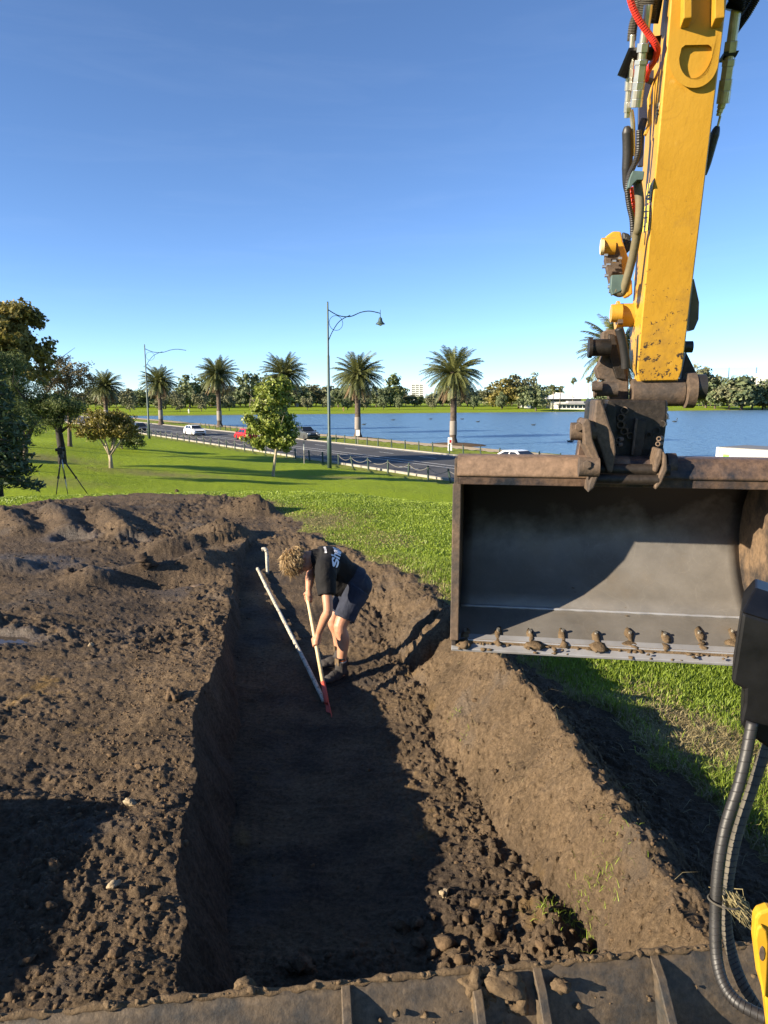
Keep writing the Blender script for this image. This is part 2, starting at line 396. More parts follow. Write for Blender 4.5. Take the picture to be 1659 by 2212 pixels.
def roadq(x, y): return (x - ROAD_P[0]) * ROAD_N[0] + (y - ROAD_P[1]) * ROAD_N[1]
def road_pt(a, q, z=ROAD_Z): return Vector((ROAD_P[0] + ROAD_D[0] * a + ROAD_N[0] * q, ROAD_P[1] + ROAD_D[1] * a + ROAD_N[1] * q, z))
def far_d(x, y): return (y - 283 - .43 * x) * .92        # distance beyond the far shore
# outline of the dug soil (metres)
SOIL_POLY = np.array([(-9.2, 11.5), (-7.4, 13.9), (-6.6, 15.3), (-5.6, 15.9), (-3.9, 15.7), (-2.5, 14.6), (-1.55, 12.2), (-.95, 10.6), (-.15, 9.2),
                      (.42, 8.35), (.62, 7.5), (.84, 6.6), (1.36, 5.5), (1.66, 4.8), (1.82, 3.9), (1.96, 3.0), (2.08, 2.4), (2.3, 1.0), (2.6, -3), (-9, -5), (-11, 6)])
def soil_sd(x, y):
    d = np.full(x.shape, 1e9); ins = np.zeros(x.shape, bool); n = len(SOIL_POLY)
    for i in range(n):
        a = SOIL_POLY[i]; b = SOIL_POLY[(i + 1) % n]; dd, _ = seg_d(x, y, a, b); d = np.minimum(d, dd)
        c = ((a[1] > y) != (b[1] > y)) & (x < (b[0] - a[0]) * (y - a[1]) / (b[1] - a[1] + 1e-12) + a[0]); ins ^= c
    return np.where(ins, -d, d)
T_LT = ([-3, 2, 4.6, 6.1, 7.8, 9.5, 11.2], [-.28, -.29, -.30, -.17, -.10, -.02, .35])
T_LF = ([-3, 3, 6, 9, 10.3, 11.2], [-.09, -.10, -.07, -.02, .15, .5])
T_RF = ([-3, 2.5, 3.3, 3.75, 4.3, 5, 6.1, 7.6, 8.8, 9.8, 11.2], [1.44, 1.46, 1.45, 1.43, 1.40, 1.43, 1.45, 1.46, 1.25, .75, .5])
T_RC = ([-3, 2.2, 2.8, 3.5, 4.5, 5.3, 6.2, 7.9, 8.85, 10.0, 11.2], [1.66, 1.66, 1.70, 1.79, 1.91, 1.94, 1.98, 2.04, 1.76, 1.25, .7])
T_ZF = ([-3, 1.5, 2.3, 3, 4.2, 5, 6.1, 7.0, 8.0, 9.0, 10.2, 11.2], [-.32, -.37, -.41, -.435, -.44, -.42, -.36, -.30, -.24, -.17, -.06, -.02])
def base_lawn(x, y):
    q = roadq(x, y); rho = np.hypot(x + 1, y - 4)
    zq = ROAD_Z + .06 + .075 * np.maximum(0, -q - 1)
    wgt = 1 - sstep(10, 27, rho)
    z = zq * (1 - wgt)
    s = x * .979 + y * .204
    z = z - .30 * sstep(1.5, 5.5, s) * wgt - .14 * sstep(1.6, 2.2, s) * wgt * (1 - sstep(5, 8, y))
    und = perlin(x * .09 + 3, y * .09, 5) * .55 + perlin(x * .2, y * .2 + 7, 6) * .16
    z = z + und * sstep(16, 26, rho) * sstep(-.5, -9, q)
    z = z + .03 * perlin(x * .9, y * .9, 8) + .012 * fbm(x * 3, y * 3, 3, 9)
    # road bed, verge, lake bed, far bank
    z = np.where(q > -1, np.minimum(z, ROAD_Z - .05), z)
    z = z + (ROAD_Z - .05 - z) * sstep(-1.2, -.2, q) * (q <= 14.4)
    verge = ROAD_Z + .02 - .40 * sstep(19, 28, q)
    z = np.where(q > 14.4, verge, z)
    sh = 29 + 2.2 * perlin(x * .05, y * .05, 31)
    z = np.where(q > 20, z + (-5.6 - z) * sstep(sh - 2, sh + 5, q), z)
    fd = far_d(x, y) + 5 * perlin(x * .02, y * .02, 41)
    zf = -3.9 + .9 * sstep(0, 22, fd) + .8 * sstep(20, 120, fd) + .2 * perlin(x * .03, y * .03, 51)
    z = np.where(fd > -8, -5.6 + (zf + 5.6) * sstep(-8, 1, fd), z)
    return z
def height(x, y, detail=True):
    """returns z, soil mask distance (negative inside), dry (also carries painted wall shade), wet, ochre"""
    x = np.asarray(x, float); y = np.asarray(y, float)
    z = base_lawn(x, y)
    near = (np.hypot(x, y) < 24)
    sd = np.full(x.shape, 50.0); dry = np.zeros(x.shape); wet = np.zeros(x.shape); och = np.zeros(x.shape)
    if not near.any(): return z, sd, dry, wet, och
    X = x[near]; Y = y[near]; zl = z[near]
    sdd = soil_sd(X, Y) + .35 * perlin(X * 1.3, Y * 1.3, 61) * sstep(6, 10, Y) + .17 * fbm(X * 3.1, Y * 3.1, 4, 62)
    sd[near] = sdd
    ni = np.flatnonzero(near.ravel())[(sdd < .32).ravel()] if x.ndim == 1 else None
    near = np.zeros(x.shape, bool); near[ni] = True
    if not near.any(): return z, sd, dry, wet, och
    X = x[near]; Y = y[near]; zl = z[near]; sdd = sd[near]
    s0 = X * .979 + Y * .204; t = -.204 * X + .979 * Y
    wob = .16 * perlin(X * 1.1, Y * 1.1, 71) + .085 * fbm(X * 3.3, Y * 3.3, 4, 73)
    inside = 1 - sstep(-.28, .02, sdd)
    s = s0 + wob * .55
    lt = np.interp(t, *T_LT); lf = np.interp(t, *T_LF); rf = np.interp(t, *T_RF); rc = np.interp(t, *T_RC); zf = np.interp(t, *T_ZF)
    crest = .05 + .10 * (1 - sstep(5.4, 6.8, t)) + .055 * perlin(t * .9, t * 0 + 3, 77) + .035 * perlin(t * 3.1, t * 0 + 9, 78) + .03 * perlin(t * 8.3, t * 0 + 2, 79)
    endf = 1 - sstep(10.6, 11.3, t)
    # ---- platform on the left
    plat = .045 * fbm(X * .75, Y * .75, 3, 81)
    smooth = np.maximum(sstep(-.28, .10, perlin(X * .45 + 5, Y * .7, 83)), .75 * np.exp(-((s - lt + .15) / .28) ** 2) * (t < 6))          # scraped smooth areas
    rough = .9 - .62 * smooth
    lip = np.exp(-((s - lt + .16) / np.where(s < lt - .16, .34, .5)) ** 2) * (.060 - .03 * (1 - sstep(3.4, 4.6, t)) + .05 * perlin(t * 1.3, t * 0, 85) + .03 * perlin(t * 4.1, t * 0 + 5, 86)) * endf * (1 - sstep(5.2, 6.6, t))
    plat = plat + lip - .10 * sstep(5.0, 7.4, t) * sstep(-2.2, -.6, s - lt) * endf
    cb0 = np.clip(fbm(X * 5.0, Y * 5.0, 4, 91, .55) * 1.3 - .10, 0, 1); clodb = .5 * cb0 / (cb0 + .12)
    cs0 = np.clip(fbm(X * 14, Y * 14, 3, 93, .6) * 1.3 - .06, 0, 1); clods = .5 * cs0 / (cs0 + .15)
    rg = fbm(X * 2.2 + Y * .5, Y * 3.4, 5, 95, .55, True)
    plat = plat + rough * (.075 * clodb + .036 * clods + .024 * rg + .010 * fbm(X * 21, Y * 21, 3, 96, .6)) + .008 * fbm(X * 14, Y * 14, 4, 97, .6)
    # grooves dragged across the surface
    gv = perlin(X * .6 + Y * 4.5, Y * .5 - X * .35, 99); plat = plat - .018 * sstep(.1, .5, gv) * (t > 3)
    def ridge(pl, a, b, h, wdt, n=0):
        d, tt = seg_d(X, Y, a, b); d = d + .07 * fbm(X * 3, Y * 3, 3, 101 + n)
        return pl + h * np.exp(-(d / wdt) ** 2)
    plat = ridge(plat, (-3.9, 10.6), (-5.1, 12.7), .17, .26, 1)
    plat = ridge(plat, (-4.75, 10.7), (-5.95, 12.7), .15, .24, 2)
    plat = ridge(plat, (-5.6, 10.9), (-6.9, 12.6), .13, .25, 3)
    plat = ridge(plat, (-6.5, 10.4), (-7.6, 12.2), .10, .24, 4)
    heap = np.exp(-(((X + 6.3) / 2.4) ** 2 + ((Y - 13.3) / 1.1) ** 2)); plat = plat + (.07 + .09 * fbm(X * 2, Y * 2, 4, 111)) * heap
    plat = ridge(plat, (-3.4, 8.2), (-2.4, 8.9), .17, .30, 5)      # loose windrow by the trench
    plat = ridge(plat, (-2.3, 9.3), (-1.9, 10.0), .16, .35, 6)
    plat = ridge(plat, (-3.1, 9.9), (-2.2, 10.6), .20, .28, 7)
    plat = ridge(plat, (-5.0, 8.4), (-4.6, 8.6), .12, .25, 8)
    plat = plat - .13 * np.exp(-(((X + 2.75) / .5) ** 2 + ((Y - 8.3) / .22) ** 2))
    plat = plat + .32 * np.maximum(0, 1 - np.hypot((X + 2.45) / 1.0, (Y - 13.2) / .6)) ** 1.3
    plat = plat + .26 * np.maximum(0, 1 - np.hypot((X + 2.55) / .55, (Y - 10.8) / .45)) ** 1.1
    # unseen spoil bank added on the left to shadow the near-left ground
    d, tt = seg_d(X, Y, (-3.15, -3), (-2.95, 2.6)); plat = plat + (.60 + .05 * fbm(X * 2, Y * 2, 3, 117)) * np.exp(-(d / .62) ** 2)
    # hollows with standing water
    for (px, py, rx, ry, dp) in PUDDLES:
        rr = np.hypot((X - px) / rx, (Y - py) / ry); fl = 1 - sstep(.75, 1.5, rr); plat = plat * (1 - fl) + (dp) * fl
    # ---- trench floor
    fl = zf + .020 * fbm(X * 2.2, Y * 2.2, 4, 121) + .010 * fbm(X * 7 + Y * 2, Y * 17, 4, 123) + .010 * clods * sstep(-.1, .3, perlin(X * 1.1, Y * 1.1, 122)) + .006 * perlin(s0 * 26, t * .8, 126) * sstep(-.1, .2, perlin(X * .8, Y * .8, 127))
    side = np.exp(-((rf - s) / .30) ** 2)
    fl = fl + side * (.04 + .05 * clodb + .04 * clods)
    nearend = 1 - sstep(2.5, 3.3, t)
    fl = fl + nearend * (.05 + .05 * clodb + .045 * clods + .05 * fbm(X * 3, Y * 3, 4, 125))
    fl = fl + .05 * sstep(.6, 1.2, s) * (1 - sstep(3.1, 3.7, t)) + .018 * clods * sstep(.7, 1.0, s)
    # ---- bank on the right
    k = np.clip((s - rf) / (rc - rf), 0, 1); bank = fl + (crest - fl) * (k ** .85)
    bank = bank + .030 * fbm(X * 5, Y * 3.4, 6, 131, .62) + .035 * fbm(X * 1.7, Y * 1.7, 3, 132) + .018 * clods - .05 * np.clip(perlin(X * 3.1, Y * 3.1, 134) - .22, 0, 1) + .03 * clods * sstep(.6, 1, k) + .03 * clodb * sstep(.7, 1, k)
    # cracked gully in the bank
    gt = 5.92 + .25 * (s - 1.5) + .06 * perlin(s * 6, t * 0, 133); gd = np.abs(t - gt)
    gul = np.exp(-(gd / .07) ** 2) * sstep(1.42, 1.6, s) * (1 - sstep(2.15, 2.4, s)); bank = bank - .22 * gul
    gt2 = 6.28 + .5 * (s - 1.5); bank = bank - .13 * np.exp(-((t - gt2) / .05) ** 2) * sstep(1.5, 1.65, s) * (1 - sstep(2.0, 2.2, s))
    o = np.clip((s - rc) / .36, 0, 1); outer = crest + (zl - .02 - crest) * sstep(0, 1, o) + (.07 * clodb + .05 * clods + .012 * rg) * np.exp(-((s - rc - .25) / .35) ** 2)
    lk = np.clip((s - lt) / np.maximum(lf - lt, .05), 0, 1)
    wall = plat + (fl - plat) * lk ** .9 + .022 * fbm(X * 7, Y * 7, 4, 137) * (lk > 0) * (lk < 1)
    zz = np.where(s < lt, plat, np.where(s < lf, wall, np.where(s < rf, fl, np.where(s < rc, bank, outer))))
    zz = plat * (1 - endf) + zz * endf
    # right bank turns the corner behind the far end
    zs = zl * (1 - inside) + zz * inside
    zs = np.where(sdd > .05, zl, zs) + .02 * clods * (np.abs(sdd) < .3)
    z[near] = zs
    isfloor = sstep(0, .1, s - lf) * (1 - sstep(-.1, .12, s - rf)) * endf
    dr = .50 + .55 * perlin(X * .5, Y * .5, 141) + .22 * perlin(X * 2, Y * 2, 143)
    dr = dr + .35 * np.exp(-((s - lt + .2) / .35) ** 2) * endf + .42 * sstep(0, .1, s - rf) * (s < rc + .1) * (s > rf)
    dr = dr - .16 * sstep(0, .2, s - rc) * (t < 9) + .25 * side * (s < rf)
    flo = .55 + 1.5 * perlin(X * 1.3, Y * 1.9, 144) + .7 * perlin(X * 4, Y * 4, 145)
    dr = dr + (np.clip(flo, 0, 1) - dr) * isfloor * (1 - .7 * side) * sstep(2.4, 3.0, t)
    for (px, py, rx, ry, a_) in FLOOR_PATCH:
        dr = np.maximum(dr, a_ * (1 - sstep(.5, 1.15, np.hypot((X - px) / rx, (Y - py) / ry) + .45 * fbm(X * 4, Y * 4, 3, 146))) * isfloor)
    dr = np.where((s > lt) & (s < lf), dr * .35, dr)  # left trench wall darkened to paint in its shade
    wt = .6 * sstep(.22, .42, perlin(X * .33 + 2, Y * .55 + 4, 151) + .25 * perlin(X * 1.4, Y * 1.4, 152)) * (s < lt - .5) * sstep(4.0, 5.2, Y) * (1 - sstep(11, 12, Y))
    for (px, py, rx, ry, dp) in PUDDLES:
        wt = np.maximum(wt, 1 - sstep(.9, 2.4, np.hypot((X - px) / rx, (Y - py) / ry)))
    dry[near] = np.clip(dr - .4 * wt, 0, 1); wet[near] = np.clip(wt, 0, 1)
    och[near] = .8 * isfloor * (t < 6) + (s < lt - .1) * np.exp(-((Y - 4.8) / 1.6) ** 2) + .5 * (s > rc)
    return z, sd, dry, wet, och
PUDDLES = [(-4.72, 10.55, .24, .20, -.06), (-3.45, 6.05, .30, .14, -.05), (-3.7, 10.35, .16, .09, -.05)]
FLOOR_PATCH = []
for (vx, vy, rx, ry, a_) in ((660, 1690, .20, .16, .95), (935, 1770, .26, .24, 1.0), (600, 1485, .16, .14, .9), (870, 1650, .22, .3, .8), (560, 1900, .25, .2, .7), (700, 1560, .2, .15, .6), (760, 1900, .2, .2, .6), (640, 1790, .3, .12, .6)):
    p = atz(vx, vy, -.44); FLOOR_PATCH.append((p.x, p.y, rx, ry, a_))
def hz(x, y): return float(height(np.array([x]), np.array([y]))[0][0])

# ---- one polar sheet around the camera, fine where the camera looks, reaching the horizon
ang = np.concatenate([np.linspace(-180, -36, 44, endpoint=False), np.linspace(-36, 36, 680), np.linspace(36, 180, 44)[1:]])
prow = np.linspace(1062, 428, 640); el = TH + np.arctan((prow - 512) / 710); rr = 2.1 / np.tan(el); rr = rr[rr > 0]
rad = np.concatenate([np.linspace(.25, rr[0], 8)[:-1], rr, np.linspace(rr[-1], 420, 175)[1:], np.geomspace(420, 6000, 24)[1:]])
A, Rr = np.meshgrid(np.radians(ang), rad)
GX = (Rr * np.sin(A)); GY = (Rr * np.cos(A))
sh = GX.shape
Z, SD, DRY, WET, OCH = height(GX.ravel(), GY.ravel())
V = np.stack([GX.ravel(), GY.ravel(), Z], 1)
nr, nc = sh; idx = np.arange(nr * nc).reshape(sh)
Q = np.stack([idx[:-1, :-1], idx[:-1, 1:], idx[1:, 1:], idx[1:, :-1]], -1).reshape(-1, 4)[:, ::-1]
fsoil = SD[Q].mean(1) < 0
def submesh(name, faces, mat, attrs):
    u, inv = np.unique(faces.ravel(), return_inverse=True)
    return arr_mesh(name, V[u], inv.reshape(-1, 4), mat, True, {k: a[u] for k, a in attrs.items()})
def lawn_dry(x, y, sd):
    d = .85 * np.exp(-np.maximum(sd, 0) / .22)
    def patch(cx, cy, rx, ry, a, n):
        r_ = np.hypot((x - cx) / rx, (y - cy) / ry); o_ = np.zeros(x.shape); k = r_ < 2.1
        if k.any(): o_[k] = a * np.clip(1.25 - r_[k] + .5 * fbm(x[k] * 2.2 + n, y[k] * 2.2, 3, 160 + n), 0, 1)
        return o_
    d = np.maximum(d, patch(2.15, 4.7, .50, .85, 1.0, 1)); d = np.maximum(d, patch(-1.1, 12.1, .9, 1.5, .8, 2)); d = np.maximum(d, patch(-2.2, 12.6, .9, 1.6, .6, 3))
    d = np.maximum(d, patch(-.1, 10.6, .8, .9, .5, 4))
    d = np.maximum(d, patch(-12.5, 39, 4, 1.8, .75, 5)); d = np.maximum(d, patch(-23, 45, 5, 4, .8, 6)); d = np.maximum(d, patch(-15, 30, 3.5, 2, .55, 7)); d = np.maximum(d, patch(-2.5, 46, 2.2, 1.0, .8, 8))
    q = roadq(x, y); d = np.maximum(d, .55 * sstep(14, 15, q) * (1 - sstep(26, 30, q)) * (.6 + .6 * perlin(x * .25, y * .25, 171)))
    d = np.maximum(d, .45 * sstep(-2.5, -.6, q) * (q < 1))
    fd = far_d(x, y); d = np.maximum(d, .5 * (fd > -6) * (fd < 4))
    return np.clip(d, 0, 1)
LDRY = lawn_dry(V[:, 0], V[:, 1], SD)
lawn = link('lawn', submesh('lawn', Q[~fsoil], M['lawn'], {'dry': LDRY})); tag(lawn, 'green park lawn sloping away to the road and lake', 'lawn', kind='structure')
soil = link('dug_soil', submesh('dug_soil', Q[fsoil], M['soil'], {'dry': DRY, 'wet': WET, 'ochre': OCH})); tag(soil, 'bare brown soil with an open trench dug through it', 'soil', kind='structure')

# ---- lake, road, kerbs, path, markings
def strip(name, q0, q1, z, mat, a0=-60, a1=260, step=4, th=0.0):
    mb = MB(); n = int((a1 - a0) / step)
    P0 = [road_pt(a0 + i * step, q0, z) for i in range(n + 1)]; P1 = [road_pt(a0 + i * step, q1, z) for i in range(n + 1)]
    if th: 
        for i in range(n):
            mb.prism([P0[i], P0[i + 1], P1[i + 1], P1[i]], (0, 0, -th))
    else: mb.add(P0 + P1, [(i, i + 1, n + 2 + i, n + 1 + i) for i in range(n)])
    return mb.build(name, mat)
tag(strip('road', .9, 14.0, ROAD_Z, M['road']), 'dark asphalt road beside the lake', 'road', kind='structure')
tag(strip('kerb', .62, .9, ROAD_Z + .11, M['kerb'], th=.2, step=20), 'pale concrete kerb on the park side of the road', 'kerb', kind='structure')
tag(strip('kerb', 14.0, 14.35, ROAD_Z + .11, M['kerb'], th=.2, step=20), 'pale concrete kerb on the lake side of the road', 'kerb', kind='structure')
tag(strip('path', 20.2, 22.8, ROAD_Z + .05, M['path']), 'sandy footpath between road and lake', 'path', kind='structure')
mk = strip('road_marking', 7.28, 7.42, ROAD_Z + .006, M['paint_white']); tag(mk, 'long white centre line painted on the road', 'road marking', kind='structure')
mk = strip('road_marking', 6.0, 6.14, ROAD_Z + .006, M['paint_white']); tag(mk, 'second white line painted beside the centre line', 'road marking', kind='structure')
mk = strip('road_marking', 13.3, 13.45, ROAD_Z + .006, M['paint_white']); tag(mk, 'white edge line painted near the lake-side kerb', 'road marking', kind='structure')
mb = MB()
for a in np.arange(-55, 250, 7.0):
    for q in (3.4, 10.6):
        P = [road_pt(a, q, ROAD_Z + .006), road_pt(a + 2.6, q, ROAD_Z + .006), road_pt(a + 2.6, q + .13, ROAD_Z + .006), road_pt(a, q + .13, ROAD_Z + .006)]; mb.add(P, [(0, 1, 2, 3)])
tag(mb.build('road_marking', M['paint_white']), 'dashed white lane lines painted on the road', 'road marking', kind='structure')
mb = MB(); mb.add([(-1600, 20, WATER_Z), (1600, 20, WATER_Z), (1600, 1300, WATER_Z), (-1600, 1300, WATER_Z)], [(0, 1, 2, 3)])
tag(mb.build('lake', M['water']), 'rippled blue lake', 'lake', kind='structure')
mb_names = ['shallow puddle reflecting the sky beside the soil ridges', 'brown muddy puddle at the left edge of the soil', 'small wet puddle at the foot of the last soil ridge']
for i, (px, py, rx, ry, dp) in enumerate(PUDDLES):
    mb = MB(); n = 40; mb.add([(px, py, dp + .012)] + [(px + rx * 1.05 * math.cos(2 * math.pi * k / n), py + ry * 1.05 * math.sin(2 * math.pi * k / n), dp + .012) for k in range(n)], [(0, 1 + k, 1 + (k + 1) % n) for k in range(n)])
    tag(mb.build('puddle', M['puddle']), mb_names[i], 'puddle', kind='structure')
# ================================================================== VEGETATION
def leaves(name, P, Nrm, size, mat, rng, tint, aspect=.6, fold=True):
    """P (n,3) centres, Nrm (n,3) facing, size (n,), two-triangle leaves"""
    n = len(P); a = rng.normal(size=(n, 3)); a -= (a * Nrm).sum(1)[:, None] * Nrm; a /= np.linalg.norm(a, axis=1)[:, None] + 1e-9
    b = np.cross(Nrm, a); s = size[:, None]
    Vv = np.stack([P - a * s, P + b * s * aspect, P + a * s, P - b * s * aspect], 1).reshape(-1, 3)
    Fq = np.arange(4 * n).reshape(-1, 4)
    return arr_mesh(name, Vv, Fq, mat, False, {'tint': np.repeat(tint, 4)})
def crown_pts(rng, blobs, n, ncl, clr, hollow=.55):
    """leaf positions gathered in clusters inside a set of ellipsoids (c, r)"""
    vol = np.array([b[1][0] * b[1][1] * b[1][2] for b in blobs]); pb = rng.choice(len(blobs), ncl, p=vol / vol.sum())
    d = rng.normal(size=(ncl, 3)); d /= np.linalg.norm(d, axis=1)[:, None]
    rr = (hollow + (1 - hollow) * rng.random(ncl)) * (1 + .16 * np.sin(d[:, 0] * 5 + d[:, 2] * 4 + pb))
    Cc = np.array([blobs[i][0] for i in pb]) + d * rr[:, None] * np.array([blobs[i][1] for i in pb])
    cs = clr * (.6 + .8 * rng.random(ncl)); k = rng.choice(ncl, n, p=cs ** 2 / (cs ** 2).sum())
    e = rng.normal(size=(n, 3)); e /= np.linalg.norm(e, axis=1)[:, None]; e *= (rng.random(n) ** .45)[:, None] * cs[k][:, None]; e[:, 2] *= .75
    tint = np.clip(.5 + .22 * rng.normal(size=n) + .25 * (rng.random(ncl)[k] - .5), 0, 1)
    Nn = d[k] * .6 + rng.normal(size=(n, 3)) * .7 + np.array([0, 0, .35]); Nn /= np.linalg.norm(Nn, axis=1)[:, None]
    return Cc[k] + e, Nn, tint
def limbs(mb, rng, base, h, r, spread, n=5, lean=(0, 0), up=.55, sub=3):
    base = Vector(base); top = base + Vector((lean[0], lean[1], h))
    mid = (base + top) / 2 + Vector((rng.normal() * .04 * h, rng.normal() * .04 * h, 0))
    mb.tube([base - Vector((0, 0, .3)), base + Vector((0, 0, .05 * h)), mid, top], [r * 1.5, r * 1.1, r * .85, r * .6], 9)
    for i in range(n):
        an = 2 * math.pi * (i + rng.random() * .6) / n; k = .55 + .45 * rng.random(); p0 = mid.lerp(top, rng.random())
        ln = spread * (.6 + .5 * rng.random()); d = Vector((math.cos(an), math.sin(an), up + .5 * rng.random())).normalized()
        p1 = p0 + d * ln * .5 + Vector((0, 0, .05 * ln)); p2 = p0 + d * ln + Vector((0, 0, .12 * ln))
        mb.tube([p0, p1, p2], [r * .45, r * .3, r * .12], 6)
        for j in range(sub):
            an2 = an + rng.normal() * .9; q = p1.lerp(p2, rng.random()); dd = Vector((math.cos(an2), math.sin(an2), .4 + rng.random() * .6)) * ln * .4
            mb.tube([q, q + dd * .5, q + dd], [r * .16, r * .1, r * .04], 5)
def tree(name, loc, label, blobs, n, ncl, clr, size, leafm, barkm, h, r, spread, seed, group=None, lean=(0, 0), hollow=.55, nl=5, up=.55, aspect=.6, cat='tree'):
    rng = np.random.default_rng(seed); o = thing(name, loc, label, cat, group)
    mb = MB(); limbs(mb, rng, (0, 0, 0), h, r, spread, nl, lean, up); t = link('trunk', mb.mesh('trunk', M[barkm], True, (0, 0, 0)), o)
    P, Nn, ti = crown_pts(rng, blobs, n, ncl, clr, hollow)
    link('crown', leaves('crown', P, Nn, size * (.7 + .6 * rng.random(n)), M[leafm], rng, ti, aspect), o)
    return o
def ground(vx, vy, d):
    p = atd(vx, vy, d); return Vector((p.x, p.y, hz(p.x, p.y)))
# ---- the leafy young tree on the lawn
p = ground(590, 1010, 43)
tree('young_tree', p, 'leafy bright green young tree standing on the lawn before the road',
     [((0, 0, 3.6), (1.55, 1.4, 1.9)), ((.25, .1, 4.9), (1.0, 1.0, 1.0)), ((-.6, -.2, 2.5), (1.2, 1.1, 1.0)), ((.55, 0, 2.4), (1.2, 1.0, .85)), ((.1, 0, 5.4), (.75, .7, .6))],
     12000, 260, .33, .105, 'leaf', 'bark_pale', 3.6, .085, 1.7, 3, hollow=.35, up=1.2)
# ---- small round golden tree with pale forked stems
p = ground(240, 1003, 40)
o = thing('golden_tree', p, 'small round golden-green tree with pale forked stems on the left lawn', 'tree')
rng = np.random.default_rng(5); mb = MB()
mb.tube([(0, 0, -.2), (0, 0, .5), (-.03, 0, .75)], [.14, .10, .10], 9)
for dx, dy, hh in ((-.75, .1, 2.0), (-.25, -.4, 2.2), (.4, .2, 2.2), (.95, -.1, 1.9), (.1, .5, 2.2)):
    mb.tube([(-.03, 0, .7), (dx * .35, dy * .35, 1.15), (dx, dy, hh)], [.075, .055, .03], 7)
    for j in range(4): mb.tube([(dx * .7, dy * .7, 1.2 + .35 * (hh - .7)), (dx * 1.3 + rng.normal() * .3, dy + rng.normal() * .3, hh + .4)], [.03, .012], 5)
link('trunk', mb.mesh('trunk', M['bark_pale'], True, (0, 0, 0)), o)
P, Nn, ti = crown_pts(rng, [((-.1, 0, 2.45), (1.7, 1.4, .75)), ((.9, 0, 2.15), (.9, .9, .65)), ((-1.0, 0, 2.15), (.8, .9, .65)), ((0, 0, 2.85), (1.1, 1, .45))], 8000, 200, .25, .4)
link('crown', leaves('crown', P, Nn, .07 * (.6 + .7 * rng.random(len(P))), M['leaf_gold'], rng, ti), o)
# ---- trees at the left edge
tree('dark_gum_tree', ground(20, 960, 52), 'tall dark gum tree with golden top at the left edge of the picture',
     [((0, 0, 8.2), (3.3, 3, 2.6)), ((-2.2, 0, 6.0), (3, 3, 2.4)), ((1.9, 0, 6.3), (2.2, 2, 1.7)), ((1.6, 0, 9.0), (1.9, 1.8, 1.2)), ((-2.5, 1, 9.6), (2.4, 2, 1.5))],
     20000, 380, .55, .17, 'leaf_rust', 'bark', 6.5, .25, 3.6, 11, hollow=.4)
tree('dark_she_oak', ground(38, 985, 41), 'dense dark drooping tree with black trunk behind the tripod',
     [((-.9, 0, 4.2), (2.4, 2, 1.7)), ((-2.4, 0, 3.0), (1.8, 1.6, 1.4)), ((.9, 0, 3.3), (1.9, 1.6, 1.2)), ((2.2, 0, 2.6), (1.3, 1.2, .65)), ((-1.9, 0, 5.6), (1.9, 1.6, 1.0)), ((-.2, 0, 5.5), (1.5, 1.4, .8))],
     24000, 360, .5, .15, 'leaf_dark', 'bark_black', 3.5, .16, 2.3, 12, hollow=.2, aspect=.16, lean=(1.6, 0))
o = thing('tree_trunk', ground(133, 970, 41), 'black bare lower trunk of a tree rising behind the tripod', 'tree')
mb = MB(); mb.tube([(0, 0, -.3), (.02, 0, .8), (-.08, 0, 1.9), (.05, 0, 2.8)], [.26, .22, .19, .13], 10)
for dx, hh in ((-.9, 2.7), (.9, 2.6), (-.3, 3.4), (.4, 3.5)): mb.tube([(-.05, 0, 1.8), (dx * .5, .1, (1.8 + hh) / 2), (dx, .1, hh)], [.1, .07, .03], 6)
link('trunk', mb.mesh('trunk', M['bark_black'], True, (0, 0, 0)), o)
rng = np.random.default_rng(77); P, Nn, ti = crown_pts(rng, [((.1, 0, 3.4), (1.5, 1.3, .7)), ((1.0, 0, 3.1), (.8, .8, .5))], 4500, 110, .3, .3)
link('crown', leaves('crown', P, Nn, .12 * (.6 + .7 * rng.random(len(P))), M['leaf_dark'], rng, ti, .18), o)
tree('brown_gum_tree', ground(150, 940, 58), 'brownish thin-leaved gum tree beside the dark trees on the left',
     [((-.7, 0, 6.2), (1.7, 1.5, 1.3)), ((1.0, 0, 5.9), (1.4, 1.3, 1.2)), ((0, 0, 4.6), (2.2, 1.8, 1.5)), ((-1.2, 0, 7.2), (.9, .9, .7))],
     6500, 210, .36, .11, 'leaf_gum', 'bark', 5.0, .16, 2.5, 13, hollow=.45, aspect=.4)
